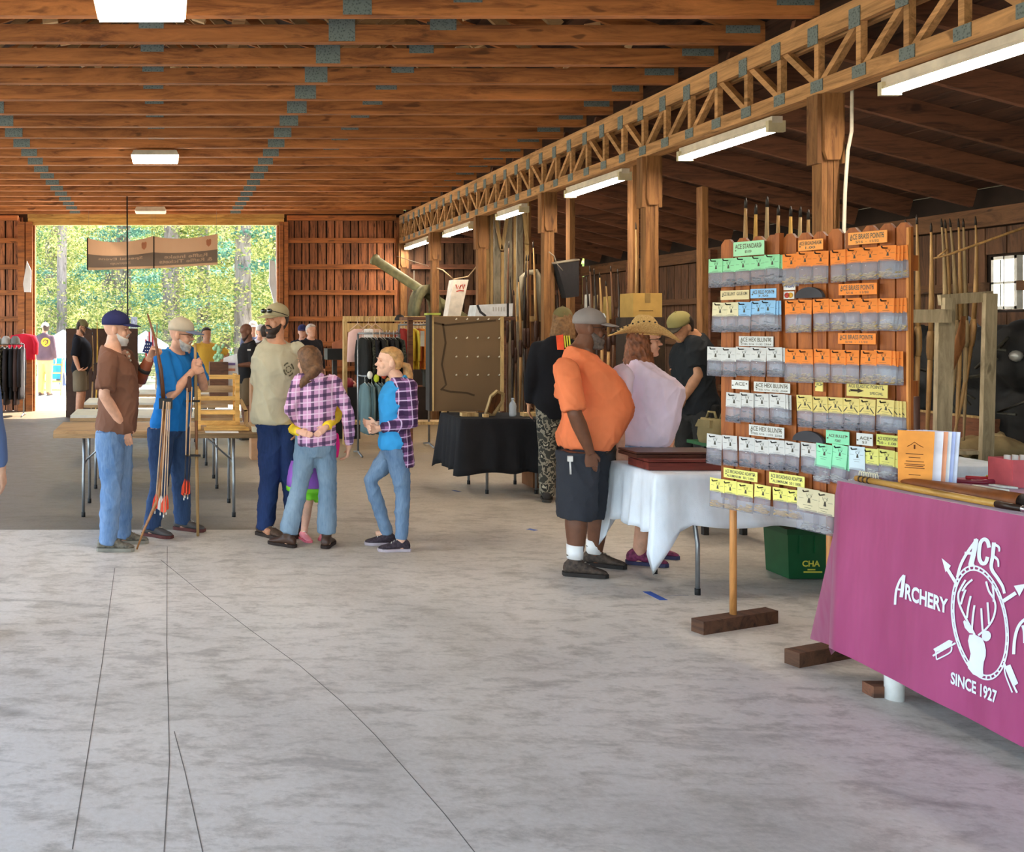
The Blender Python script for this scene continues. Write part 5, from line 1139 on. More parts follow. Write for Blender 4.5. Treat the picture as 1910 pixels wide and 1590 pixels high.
# ---------------------------------------------------------------- picket display rack with carded bags
RA, RB = V((3.03, 5.186, 0)), V((3.37, 4.296, 0)); ru = (RB-RA).normalized(); rn = V((ru.y, -ru.x, 0)); RZ_ = math.atan2(ru.y, ru.x)
if rn.x > 0: rn = -rn
def rp(px, py, off=0.0):
    d = V((px-PX, FOC, 0)); t_ = (RA.dot(rn)+off)/d.dot(rn); return V((d.x*t_, d.y*t_, EYE+(PY-py)*t_))
W_PICK = wood(dk('b5652a', .75), dk('8a4318', .75), 'z', 12, 2, .14, .6, False); W_FOOT = wood('5a3a26', '3a2416', 'x', 6, 2, .05)
rack = thing('picket_rack', 'standing display rack of orange-brown dog-eared fence pickets', 'display rack', (RA+RB)/2, RZ_)
def rl(p): return Matrix.Rotation(-RZ_, 3, 'Z') @ (V(p)-V(rack.location))
for a, b, yt in ((1345, 1368, 447), (1372, 1398, 444), (1401, 1426, 441), (1429, 1454, 438), (1461, 1485, 436), (1489, 1514, 434), (1517, 1541, 432), (1545, 1571, 427), (1576, 1603, 425), (1608, 1636, 421), (1641, 1669, 417), (1672, 1699, 415)):
    x0, x1 = rl(rp(a, 600)).x, rl(rp(b, 600)).x; zt = rp((a+b)/2, yt).z; c = (x1-x0)*.3; zb_ = .70
    mb = MB(); mb.prism([V((x0, 0, zb_)), V((x1, 0, zb_)), V((x1, 0, zt-c*1.2)), V((x1-c, 0, zt)), V((x0+c, 0, zt)), V((x0, 0, zt-c*1.2))], (0, .018, 0)); mb.build('picket', W_PICK, rack)
xa, xb = rl(RA).x, rl(RB).x
for z in (.82, 1.35, 1.92): seg('rail', (xa, .037, z), (xb, .037, z), .034, .07, (0, 0, 1), W_PICK, rack)
seg('hinge_stile', rl(rp(1457, 600))*V((1, 0, 0))+V((0, -.012, .70)), rl(rp(1457, 600))*V((1, 0, 0))+V((0, -.012, 2.11)), .035, .022, (1, 0, 0), W_PICK, rack)
seg('edge_strip', V((xb-.004, -.0, .70)), V((xb-.004, -.0, 2.08)), .03, .01, (1, 0, 0), wood('d08a48', 'a8642c', 'z', 12, 2, .05), rack)
for px, nm in ((1360, 0), (1541, 1)):
    c = rl(rp(px, 900)); mb = MB(); mb.tube([(c.x, .03, .05), (c.x, .03, 1.0)], .0175, 12); mb.build('pole', wood('c98a4e', 'a06a36', 'z', 12, 2, .05, .5, False), rack)
    mb = MB(); mb.box((c.x+(.005 if nm == 0 else -.0), .04, .035), (.075, .56, .07)); mb.build('foot', W_FOOT, rack)
HOOK = M('2a2624', .4, .6); STUFFED = {}
def star_print(mb, w, z0, y, mat_i=0, rays=False):
    """the little printed deer mark: two antlers over a dark neck, two lines of small print"""
    for sg in (-1, 1): mb.tube([V((.05*w, y, z0-.34*w)), V(((.05+sg*.10)*w, y, z0-.26*w)), V(((.05+sg*.13)*w, y, z0-.12*w))], .0006, 4); mb.bar(V(((.05+sg*.1)*w, y, z0-.26*w)), V(((.05+sg*.03)*w, y, z0-.15*w)), .0006, .001)
    mb.prism([V((a*w, y, z0-b*w)) for a, b in ((.02, .33), (.08, .33), (.10, .42), (.12, .54), (-.02, .54), (.0, .42))], (0, -.0006, 0))
    for k in range(2): mb.box((0, y, z0-(.66+.12*k)*w), (.42*w-.12*w*k, .0006, .014*w))
    for sg in (-1, 1): mb.bar(V((sg*.20*w, y, z0-.36*w)), V((sg*.42*w, y, z0-.36*w)), .0006, .0012)
    if rays:
        for sg in (-1, 1): mb.bar(V((sg*.2*w, y, z0-.45*w)), V((sg*.42*w, y, z0-.75*w)), .0008, .004)
def bag_proto(card, stuff, w, hc, hb, rays=False):
    k = (card, stuff, round(w, 3), round(hc, 3), round(hb, 3))
    if k in STUFFED: return STUFFED[k]
    out = []
    mb = MB(); mb.box((0, 0, -hc/2), (w, .003, hc)); mb.box((0, .0022, -hc/2), (w*.98, .001, hc*.97)); out.append(('header_card', mb.mesh('header_card', M(card, .75, 0, .03))))
    mb = MB(); star_print(mb, w, -.1*hc, -.0022, 0, rays); out.append(('print', mb.mesh('print', M('4b463c', .8))))
    g = hb-hc*.9; rings = []
    for q, th in ((0, .003), (.25, .006), (.6, .011), (.85, .013), (1, .003)):
        z = -hc*.92-g*q; rings.append([V((-w*.5, -th*.2, z)), V((-w*.25, -th, z)), V((w*.25, -th, z)), V((w*.5, -th*.2, z)), V((w*.5, th*.2, z)), V((w*.25, th, z)), V((-w*.25, th, z)), V((-w*.5, th*.2, z))])
    mb = MB(); mb.loft(rings); out.append(('pouch', mb.mesh('pouch', clear_film('b4b2be', .34, .12))))
    mb = MB(); zf = -hb+.006
    for _ in range(36):
        a = rnd.uniform(-.6, .6)+(0 if stuff != 'brass' else rnd.choice((0, .6))); c = V((rnd.uniform(-.36, .36)*w, rnd.uniform(-.006, .006), zf+abs(rnd.gauss(0, .014)))); d = V((math.cos(a), 0, math.sin(a)*.5))*rnd.uniform(.007, .015); mb.tube([c-d, c+d*.4, c+d], [.0036, .0036, .0008], 5)
    mt = {'dark': M('34343a', .3, .5), 'brass': M('c9a860', .3, .6), 'tan': M('d2b070', .5), 'clear': M('c6c6c0', .3, .3)}[stuff]; out.append(('points', mb.mesh('points', mt)))
    STUFFED[k] = out; return out
def bag(px, py, card, stuff, hcpx, hbpx, label, group, wpx=27, off=.045, hook=True, rays=False, dx=0.0, tilt=None):
    p = rp(px, py, off); t_ = p.y/FOC; s_ = t_*1.0
    o = thing('carded_bag', label, 'bag', p+ru*dx, RZ_, group); o.rotation_euler[1] = rnd.uniform(-.05, .05) if tilt is None else tilt; o.rotation_euler[2] += rnd.uniform(-.12, .08)
    for nm, me in bag_proto(card, stuff, wpx*s_*1.13, hcpx*s_, hbpx*s_, rays): 
        c = link(nm, me, o)
        if nm == 'points': c['kind'] = 'stuff'
    if hook:
        c = rl(p+V((0, 0, -.012))); mb = MB(); mb.tube([V((c.x, .0, c.z)), V((c.x, c.y-.035, c.z)), V((c.x, c.y-.04, c.z+.008))], .0032, 6); mb.build('hook', HOOK, rack)
ORD = ['first', 'second', 'third', 'fourth', 'fifth', 'sixth', 'seventh', 'eighth', 'ninth', 'tenth']
def row(xs, ys, card, stuff, hc, hb, what, rowname, start=0, extra=0, **kw):
    n_ = len(xs)
    for i, x in enumerate(xs):
        y = ys[0]+(ys[1]-ys[0])*i/max(1, n_-1)+rnd.uniform(-1, 1)
        bag(x, y, card, stuff, hc, hb, '%s bag, %s from the post side in %s' % (what, ORD[i+start], rowname), 'bags in '+rowname, **kw)
    for e in range(extra):
        bag(xs[-1], ys[1]+1, card, stuff, hc, hb, '%s bag tucked %s behind the last in %s' % (what, ('next', 'second', 'third')[e], rowname.replace('the row ', 'row ')), 'bags in '+rowname, off=.038-.008*e, hook=False, dx=.016*(e+1), **kw)
OR_, GR_, WH_, YE_, CR_, BL_ = 'ea8436', '92d4a0', 'cfccc8', 'dcc578', 'dcd0aa', '8fbce0'
row([1475, 1501, 1530, 1563, 1592, 1622, 1655], (473, 459), OR_, 'brass', 28, 60, 'orange-carded', 'the topmost orange row', extra=3)
row([1479, 1500, 1531, 1563, 1590, 1620, 1653], (560, 556), OR_, 'brass', 27, 60, 'orange-carded', 'the middle orange row', extra=3)
row([1480, 1502, 1533, 1563, 1587, 1621, 1647], (651, 654), OR_, 'brass', 28, 62, 'orange-carded', 'the lowest orange row', extra=3)
row([1500, 1529, 1557, 1587, 1618, 1652], (738, 746), YE_, 'dark', 30, 60, 'yellow-carded', 'the yellow row below the orange ones', extra=3, rays=True)
row([1538, 1567], (828, 831), '96e2b4', 'clear', 44, 72, 'green-carded', 'the row above the pink table', extra=1, tilt=.08)
row([1598], (834, 834), 'cfdfe6', 'clear', 44, 72, 'pale-blue-carded', 'the row above the pink table', 2)
row([1624, 1653], (837, 840), 'e2de7c', 'clear', 30, 55, 'lime-carded', 'the row above the pink table', 3, extra=1)
row([1335, 1358, 1385, 1414, 1440], (483, 476), GR_, 'dark', 26, 53, 'green-carded', 'the topmost short row', extra=2)
row([1343, 1363], (565, 564), CR_, 'dark', 26, 55, 'cream-carded', 'the second short row')
row([1388, 1414, 1432], (563, 561), BL_, 'dark', 26, 56, 'blue-carded', 'the second short row', 2, extra=2)
row([1334, 1359, 1387, 1415, 1444], (648, 648), WH_, 'dark', 26, 54, 'white-carded', 'the short row beside the lowest orange row', extra=1)
row([1369, 1393, 1420, 1450], (733, 735), WH_, 'dark', 27, 55, 'white-carded', 'the short row beside the yellow one', extra=2)
row([1333, 1361, 1393, 1420, 1448, 1478, 1508], (811, 827), WH_, 'dark', 27, 56, 'white-carded', 'the long white row', extra=1)
row([1338, 1361, 1390, 1423, 1455, 1482], (893, 914), 'f0e67c', 'tan', 25, 54, 'pale-yellow-carded', 'the lowest row')
row([1508, 1538], (912, 918), CR_, 'clear', 42, 78, 'large cream-carded', 'the lowest row', 6, wpx=36, tilt=.03)
def sign(x0, y0, x1, y1, col, lines, label, ink='6a6252', dots=True):
    """small placard tacked to the pickets"""
    p = rp((x0+x1)/2, (y0+y1)/2, .03); a, b = rp(x0, (y0+y1)/2, .03), rp(x1, (y0+y1)/2, .03); w = (b-a).length; h = (y1-y0)*p.y/FOC*.92
    o = thing('price_sign', label, 'sign', p, RZ_)
    mb = MB(); mb.box((0, 0, 0), (w, .004, h)); mb.build('card', M(col, .7, 0, .02), o)
    mb = MB()
    for tx, u0, u1, v0, v1 in lines: text(mb, tx, (w*(u0-.5), -.0028, h*(v0-.5)), (w*(u1-u0), 0, 0), (0, 0, h*(v1-v0)), 0, .015)
    if dots:
        for u, v in ((-.42, -.1), (.4, .15)): mb.tube([V((w*u, -.001, h*v)), V((w*u, -.005, h*v))], .0035, 6)
    mb.build('lettering', M(ink, .8), o)
HB = [('ACE HEX BLUNTS', .05, .95, .45, .88), ('STEEL 5/16  11/32  23/64', .06, .94, .12, .3)]
BP = [('ACE BRASS POINTS', .05, .93, .42, .86), ('5/16  -  11/32', .2, .8, .1, .3)]
sign(1368, 449, 1425, 478, 'a6dcae', [('ACE STANDARD', .06, .92, .5, .84), ('$5.00', .38, .6, .18, .38)], 'green ACE placard above the topmost green bags')
sign(1489, 446, 1535, 468, 'f5a050', [('ACE BROADHEADS', .05, .95, .5, .85), ('1.00', .3, .7, .15, .38)], 'small orange placard between the two halves of the rack top')
sign(1582, 431, 1654, 456, 'f5a050', BP, 'large orange placard on top of the rack near its free end')
sign(1344, 541, 1397, 560, 'dcc89a', [('ACE BLUNT  GLUE ON', .06, .94, .45, .82)], 'tan placard over the cream bags')
sign(1400, 538, 1448, 557, '8fc0e8', [('ACE FIELD POINTS', .08, .92, .45, .85), ('3.50', .3, .7, .12, .35)], 'blue placard over the blue bags')
sign(1564, 528, 1635, 551, 'f28a38', BP, 'orange placard between the topmost and middle orange rows')
sign(1563, 621, 1633, 643, 'f28a38', BP, 'orange placard between the middle and lowest orange rows')
sign(1378, 627, 1442, 647, 'd2d0cc', HB, 'white placard over the white row beside the lowest orange row')
sign(1365, 709, 1396, 727, 'dcdad4', [('ACE', .2, .8, .4, .8)], 'tiny white placard beside the lower blunts placard')
sign(1406, 713, 1473, 733, 'd6d4ce', HB, 'white placard over the short white row beside the yellow one')
sign(1397, 794, 1462, 816, 'd6d4ce', HB, 'white placard just above the long white row')
sign(1521, 709, 1535, 731, 'e2cf78', [('ACE', .15, .85, .5, .8)], 'tiny yellow tag beside the arrow placard')
sign(1579, 716, 1655, 742, 'd8c470', [('ACE ELASTIC POINTS', .05, .9, .68, .95), ('SPECIAL', .58, .9, .2, .42)], 'yellow placard with a printed arrow above the yellow row')
sign(1541, 803, 1584, 830, '8fdcae', [('ACE BULLET', .12, .88, .5, .72), ('POINT', .4, .65, .15, .36)], 'green placard above the green row over the pink table')
sign(1598, 808, 1628, 832, 'd8d8d4', [('ACE', .2, .8, .45, .75), ('$3', .35, .65, .12, .36)], 'white placard between the green and the lime ones')
sign(1635, 811, 1681, 834, 'd6d86c', [('ACE SCREW POINTS', .06, .94, .5, .8), ('50 - 1.00', .1, .8, .14, .38)], 'lime placard nearest the leaflets')
sign(1350, 876, 1412, 896, 'f0ea80', [('ACE BROADHEAD ADAPTER', .05, .95, .52, .86), ('ALUMINUM  50 / 1000', .1, .9, .12, .38)], 'pale yellow placard nearest the post pole above the lowest row')
sign(1435, 884, 1500, 907, 'f0ea80', [('ACE BROADHEAD ADAPTER', .05, .95, .52, .86), ('ALUMINUM  50 / 1000', .1, .9, .12, .38)], 'pale yellow placard farther along the lowest row')
# printed arrow on the arrow placard
o = bpy.data.objects['price_sign.012']; mb = MB(); mb.prism([V((a*.001, -.003, b*.001)) for a, b in ((-78, 3), (-40, 3), (-40, 9), (-12, -2), (-40, -13), (-40, -7), (-78, -7), (-70, -2))], (0, -.0008, 0)); mb.build('arrow_print', M('3a2c1c', .8), o)
for i, (a, b, c, d, lb) in enumerate(((1463, 525, 1482, 541, 'white card-payment sticker with blue letters on the rack'), (1463, 544, 1480, 558, 'card-payment sticker with red and yellow discs on the rack'))):
    p = rp((a+c)/2, (b+d)/2, .006); s_ = p.y/FOC; o = thing('sticker', lb, 'sticker', p, RZ_); w, h = (c-a)*s_*1.2, (d-b)*s_
    mb = MB(); mb.box((0, 0, 0), (w, .001, h)); mb.build('label_sheet', M('e4e0da', .6), o)
    if i == 0: mb = MB(); text(mb, 'VISA', (-w*.38, -.001, -h*.25), (w*.76, 0, 0), (0, 0, h*.5), 0, .03); mb.build('lettering', M('3a4a8a', .6), o)
    else:
        for sx, cc in ((-.2, 'c84a40'), (.2, 'e0a83c')): mb = MB(); mb.lathe((sx*w*.8, -.0012, 0), [(.0, 0), (h*.36, 0), (h*.36, .0006), (0, .0006)], 16, 0, Matrix.Rotation(PI/2, 3, 'X')); mb.build('disc', M(cc, .6), o)
for px, py, wd, lb in ((1513, 556, 44, 'dark round-topped cover hung between the topmost and middle orange rows'), (1511, 824, 48, 'dark round-topped cover hung over the end of the long white row')):
    p = rp(px, py, .02); s_ = p.y/FOC; mb = MB(); mb.prism([p+ru*(wd*.6*s_*math.cos(a))+V((0, 0, 20*s_*math.sin(a))) for a in [PI*k/12 for k in range(13)]], rn*.02); solo('dark_cover', mb, M('3f3c40', .8), lb, 'cover')
# ---------------------------------------------------------------- bows, arrows and other goods
def bow(label, top, bot, bend, mat, group=None, r0=.014, grip=True, cat='bow', tipc='2a221c', string=True):
    top, bot, bend = V(top), V(bot), V(bend); c = (top+bot)/2; o = thing('longbow', label, cat, (bot.x, bot.y, bot.z), 0, group); ln = (top-bot).length
    q = lambda k: bot.lerp(top, k)+bend*(4*k*(1-k))-bot
    for nm, rng in (('lower_limb', (0, .06, .15, .3, .46)), ('upper_limb', (.54, .7, .85, .94, 1))):
        mb = MB(); mb.tube([q(k) for k in rng], [r0*(.38+.62*min(1, min(k, 1-k)/.3)) for k in rng], 8, 0, False, None, .7); mb.build(nm, mat, o)
    mb = MB(); mb.tube([q(k) for k in (.44, .47, .53, .56)], [r0, r0*1.35, r0*1.35, r0], 10); mb.build('grip', M('3d241a', .6) if grip else mat, o)
    for k in (0, 1):
        mb = MB(); a = q(abs(k-.025)); b = q(k); mb.tube([a, b, b+(b-a)*.6], [r0*.5, r0*.42, r0*.15], 6); mb.build('nock_tip', M(tipc, .5), o)
    return o
def arrow(label, nock, tip, fl, group=None, shaft='c9a070', dark=None, r=.0045):
    nock, tip = V(nock), V(tip); o = thing('arrow', label, 'arrow', tip, 0, group); n0 = nock-tip; d = (-n0).normalized()
    mb = MB(); mb.tube([V((0, 0, 0)), n0], r, 8); mb.build('shaft', M(shaft, .5), o)
    if dark: mb = MB(); mb.tube([n0*.62, n0*.97], r*1.08, 8); mb.build('crest', M(dark, .5), o)
    u = d.orthogonal().normalized(); w = d.cross(u)
    for k in range(3):
        e = u*math.cos(2*PI*k/3+.5)+w*math.sin(2*PI*k/3+.5); a = n0+d*.02; mb = MB(); th = d.cross(e)*.0008
        mb.prism([a+e*r, a+d*.012+e*.024, a+d*.07+e*.02, a+d*.115+e*r], th); mb.build('fletching', M(fl, .7), o)
    mb = MB(); mb.tube([n0-d*.014, n0+d*.004], r*1.1, 6); mb.build('nock', M('e8e4dc', .4), o); return o
YEW, WALN, BLKW = wood('b08a58', '8a6840', 'z', 10, 2, .15, .45, False), wood('5d3d28', '3c2618', 'z', 10, 2, .2, .45, False), wood('30231d', '1c1512', 'z', 10, 2, .2, .4, False)
GREYW = wood('a48c66', '7a6548', 'z', 10, 2, .12, .6, False)
# held bow of the man in brown
tb = m1['root'].location.y/FOC
mb_p = [P(275, 585, tb+.00004), P(290, 636, tb+.00003), P(300, 690, tb), P(305, 745, tb), P(306, 830, tb-.00001), P(295, 930, tb-.00003), P(268, 990, tb-.00005), P(255, 1008, tb-.00006)]
mb_p[-1].z = .012
o = thing('longbow', 'recurved brown longbow held upright by the man in brown', 'bow', mb_p[-1]); b0 = mb_p[-1]
mb = MB(); mb.tube([p-b0 for p in mb_p[:4]], [.006, .011, .015, .016], 8, 0, False, None, .6); mb.build('upper_limb', wood('7a4a2c', '52301c', 'z', 10, 2, .1, .4), o)
mb = MB(); mb.tube([p-b0 for p in mb_p[3:]], [.016, .016, .014, .009, .006], 8, 0, False, None, .6); mb.build('lower_limb', wood('a06a3a', '6e4424', 'z', 10, 2, .1, .4), o)
mb = MB(); mb.box(P(309, 753, tb-.00001)-b0, (.10, .05, .075)); mb.build('bow_quiver', M('1c1a1c', .5), o)
for i, (a, b, c, d, f) in enumerate(((305, 762, 289, 955, 'e8402a'), (311, 764, 299, 958, 'e8e0da'), (317, 764, 310, 957, 'e8502e'), (314, 764, 305, 962, 'f0563a'))):
    arrow('arrow in the bow quiver of the man in brown, %s from him' % ORD[i], P(c, d, tb-.00003-.000008*i), P(a, b-14, tb-.00003-.000008*i), f, 'arrows in the brown man\'s bow quiver', 'd0b090')
# pole bow of the man in blue
tb = m2['root'].location.y/FOC-.00007
a = P(369, 972, tb); a.z = .0; b = P(364, 640, tb)
o = thing('longbow', 'pale straight stave propping up the man in blue', 'bow', a)
mb = MB(); mb.tube([V((0, 0, .005)), (b-a)*.2, (b-a)*.45], [.011, .014, .013], 8); mb.build('lower_limb', YEW, o)
mb = MB(); mb.tube([(b-a)*.44, (b-a)*.5, (b-a)*.56, (b-a)*.6], [.008, .011, .013, .014], 8); mb.build('grip', M('8a5a3a', .5), o)
mb = MB(); mb.tube([(b-a)*.6, (b-a)*.8, (b-a)], [.015, .014, .010], 8); mb.build('upper_limb', YEW, o)
for k in (.42, .70): mb = MB(); mb.bar((b-a)*k+V((-.08, -.01, 0)), (b-a)*k+V((.03, -.01, 0)), .016, .016); mb.build('arrow_clamp', SH_BK, o)
for i, (c, d, e, f) in enumerate(((352, 722, 343, 930), (358, 722, 350, 928), (349, 724, 345, 926))):
    arrow('dark-crested arrow clipped to the pale stave, %s from the man in blue' % ORD[i], P(e, f, tb-.00006-.00001*i), P(c, d, tb-.00006-.00001*i), 'f2502c', 'arrows clipped to the pale stave', 'c9a27c', '26242c')
mb = MB(); q = P(352, 718, tb-.00006); mb.tube([q+V((0, 0, -.03)), q+V((0, 0, .05))], [.026, .02], 10, rnd_=True); solo('arrow_hood', mb, M('5a3a30', .6), 'brown leather hood over the arrow points beside the man in blue', 'hood')
# slatted wooden rack and boards on the brown table
t = .00462; yb = t*FOC; x0, x1, z0, z1 = X(366, t), X(447, t), .752, Z(700, t)
r = thing('slatted_rack', 'pale wooden rack with slats standing on the brown table', 'rack', ((x0+x1)/2, yb, .745)); hw = (x1-x0)/2
PINE = wood('e0ac5c', 'b47e38', 'x', 8, 2, .1, .55)
for sx in (-1, 1):
    for y in (0, .3): seg('upright', (sx*(hw-.02), y, 0), (sx*(hw-.02), y, z1-.745), .036, .045, (0, 1, 0), PINE, r)
    for z in (.09, .2, .3, z1-.76): seg('side_rail', (sx*(hw-.02), 0, z), (sx*(hw-.02), .3, z), .02, .03, (0, 0, 1), PINE, r)
for z in (.06, .15, .27, z1-.76): seg('slat', (-hw, -.01, z), (hw, -.01, z), .02, .036, (0, 0, 1), PINE, r)
for z in (.1, .22, .33): seg('slat', (-hw, .3, z), (hw, .3, z), .02, .06, (0, 0, 1), wood('a58a68', '7d6448', 'x', 8, 2, .1), r)
for k, (a, b, c, z) in enumerate(((380, 462, .10, .752), (384, 456, .07, .774))):
    mb = MB(); mb.span((X(a, t), yb-.15-k*.0, z), (X(b, t), yb-.15+c, z+.02)); solo('board', mb, PINE, ('lower', 'upper')[k]+' honey-coloured board lying before the slatted rack', 'board')
mb = MB(); mb.span((X(381, t), yb-.26, .744), (X(441, t), yb-.17, .752)); solo('paper_sheet', mb, M('e6dcd0', .7), 'cream paper lying at the front edge of the brown table', 'paper')
mb = MB(); mb.span((X(467, t), yb-.2, .744), (X(489, t), yb-.08, .784)); solo('card_box', mb, M('d2cdb6', .6), 'pale flat box at the table corner by the bearded man', 'box')
r = thing('tripod_stick', 'pale wooden stand with a slanted arm beside the slatted rack', 'stand', (X(459, t), yb, .745))
for a, b, w in (((0, 0, 0), (0, 0, .17), .034), ((0, 0, .16), (-.05, 0, .26), .03), ((.04, -.03, .0), (.0, 0, .05), .03)): seg('strut', a, b, w, .03, (0, 1, 0), YEW, r)
mb = MB(); mb.prism([P(a, b, .0066) for a, b in ((417, 668), (442, 660), (448, 743), (410, 743))], (0, .01, 0)); o = solo('poster', mb, M('f2eef0', .7), 'white poster with coloured bands standing by the man in the black polo', 'poster')
for z0, z1, c in ((.40, .43, 0), (.33, .36, 1)):
    mb = MB(); mb.box((.0, -.008, z0+.02), (.13, .003, z1-z0)); mb.build('printed_band', M(('8a7ab8', 'e09a80')[c], .8), o)
mb = MB()
for k in range(24): mb.ball(P(408+rnd.uniform(-9, 9), 665+rnd.uniform(-22, 18), .0074), rnd.uniform(.02, .035), 6, 4)
q = P(408, 690, .0074); r = thing('potted_plant', 'pale green bushy plant in a tall pot beyond the slatted rack', 'plant', (q.x, q.y, .742)); o = mb.build('foliage', M('8fb890', .8, 0, .2), r, True); o['kind'] = 'stuff'; mb = MB(); mb.lathe((0, 0, 0), [(.0, 0), (.06, 0), (.085, .33), (.075, .33), (0, .3)], 14); mb.build('pot', M('c8bcae', .7), r)
mb = MB(); mb.span((X(390, .0066), 11.5, .745), (X(424, .0066), 11.75, Z(675, .0066))); solo('wooden_box', mb, wood('5c3c2a', '3a241a', 'x', 6, 2), 'dark wooden box on the table behind the slatted rack', 'box')
mb = MB(); mb.span((X(463, .0068), 11.6, .0), (X(484, .0068), 11.9, Z(704, .0068))); solo('cardboard_box', mb, M('b58a68', .85), 'tall tan cardboard box standing behind the bearded man', 'box')
# display boards and staves near the doorway
mb = MB(); t = .0097; mb.box((X(190, t), t*FOC, .8), (X(258, t)-X(124, t), .03, 1.6)); r = solo('display_board', mb, M('4a3428', .9), 'dark brown display board standing before the doorway', 'board')
bow('yellow unstrung bow leaning on the dark display board', P(181, 596, .0094), P(177, 780, .0092)*V((1, 1, 0))+V((0, 0, .02)), (.02, 0, 0), wood('d6a545', 'a87a2c', 'z', 8, 2, .05), 'bows leaning on the dark display board')
bow('brown bow leaning on the dark display board beside the yellow one', P(172, 622, .0094), P(168, 780, .0092)*V((1, 1, 0))+V((0, 0, .02)), (.03, 0, 0), YEW, 'bows leaning on the dark display board')
t = .0084; r = thing('striped_flag', 'hanging red, white and blue flag on a short stick behind the brown man', 'flag', P(287, 700, t)*V((1, 1, 0)))
fz = r.location.z; fx = r.location.x
mb = MB(); mb.tube([(.02, 0, 0), (.05, 0, 1.68)], .01, 6); mb.build('pole', YEW, r)
for k in range(7):
    x0 = -.13+.027*k; mb = MB(); zz = lambda q: Z(612+7*abs(k-3)+q, t)-fz; mb.loft([[V((x0+dx+.01*math.sin(3*z), .012*math.sin(k*2+z*3), z)) for dx in (0, .026)]+[V((x0+dx+.01*math.sin(3*z), .012*math.sin(k*2+z*3)+.004, z)) for dx in (.026, 0)] for z in (zz(0), zz(20), zz(40), zz(56))], 0, False); mb.build('stripe', cloth(('c43a3c', 'eeeae8')[k % 2]), r)
mb = MB(); mb.box((-.10, -.02, Z(648, t)-fz), (.11, .01, .19), Matrix.Rotation(.3, 3, 'Y')); c = mb.build('canton', cloth('2c3560'), r)
mb = MB()
for k in range(9): mb.box((-.13+.03*(k % 3), -.027, Z(648, t)-fz-.05+.05*(k//3)), (.014, .002, .014))
mb.build('star', M('eeeef2', .8), c)
# banner pair before the doorway and the dark cord
t = 17.62/FOC
for i, (xa, xb, ta, tbm, tc, ba_, bb_, lines, lb) in enumerate(((163, 286, 444, 452, 440, 504, 501, ('Special Event', 'Signup'), 'brown banner hanging in the doorway, the half nearer the left jamb'), (287, 406, 441, 445, 436, 501, 494, ('Raffle Intake', '& Raffle Tickets'), 'brown banner hanging in the doorway, the half nearer its middle'))):
    lb = ('brown see-through banner hanging in the doorway, half with a sagging top edge', 'brown see-through banner hanging in the doorway, half reaching toward the plank wall')[i]
    c = P((xa+xb)/2, ba_, t); r = thing('banner', lb, 'banner', c)
    def bp(u, v): # u 0..1 across, v 0 bottom..1 top
        px = xa+(xb-xa)*u; top = ta+(tc-ta)*u+(tbm-(ta+tc)/2)*4*u*(1-u); bot = ba_+(bb_-ba_)*u; return P(px, bot+(top-bot)*v, t)+V((0, .03*math.sin(u*7), 0))-c
    for nm, v0, v1, col in (('lower_hem', 0, .08, 'c0a890'), ('lower_band', .08, .5, '8a7d72'), ('upper_band', .5, 1, 'c0a892')):
        mb = MB(); mb.loft([[bp(k/14, v0), bp(k/14, v1), bp(k/14, v1)+V((0, .004, 0)), bp(k/14, v0)+V((0, .004, 0))] for k in range(15)], 0, False)
        n = N('banner_'+nm); n.color(col, .85); n.b.inputs['Transmission Weight'].default_value = 0
        tr = n.n('BsdfTranslucent'); tr.inputs[0].default_value = lin(col); mx = n.n('MixShader'); mx.inputs[0].default_value = .55; n.l(n.b.outputs[0], mx.inputs[1]); n.l(tr.outputs[0], mx.inputs[2]); n.l(mx.outputs[0], n.out.inputs[0])
        mb.build(nm, n.m, r)
    mb = MB()
    for j, tx in enumerate(lines):
        w_ = len(tx)*.052; text(mb, tx, (0, 0, 0), (1, 0, 0), (0, 0, 1), 0, .02, lambda a, b, j=j, w_=w_: bp(.5+(.5-a)*w_, (.31-.16*j)+.12*b)+V((0, -.008, 0)))
    mb.build('lettering', M('c4a890', .9), r)
    mb = MB(); sh = [(0, .0), (.035, .05), (.04, .14), (.02, .17), (0, .15), (-.02, .17), (-.04, .14), (-.035, .05)]; mb.prism([bp(.86+a, .62+b*1.6)+V((0, -.01, 0)) for a, b in sh], (0, .002, 0)); mb.build('emblem', M('b07a5e', .9), r)
    mb = MB(); mb.tube([bp(0, 1), bp(0, 0)], .012, 6); mb.build('edge_cord', SH_BK, r)
    for u in (.02, .98): mb = MB(); mb.tube([bp(u, 1), V((bp(u, 1).x, bp(u, 1).y, CZ+.02-c.z))], .003, 5); mb.build('hanging_cord', M('8a7a68', .8), r)
mb = MB(); a = P(237, 300, .00892); a.z = CZ+.05; mb.tube([a, P(238, 575, .00892), P(239, 640, .00892)], .012, 8); solo('drop_cord', mb, M('15130f', .6), 'black cord dropping from the roof trusses behind the brown man', 'cord')
for i, (pts, col, lb) in enumerate((([(50, 487), (58, 505), (57, 545), (45, 545), (43, 530)], 'e6e0dc', 'white cloth with a dark patch hanging on the doorway jamb at the far end'), ([(503, 485), (513, 488), (516, 540), (514, 575), (502, 530)], 'dfe2ea', 'white cloth hanging on the doorway jamb by the plank wall'))):
    mb = MB(); mb.prism([P(a, b, .01028) for a, b in pts], (0, .05, 0)); solo('hanging_cloth', mb, cloth(col), lb, 'cloth')
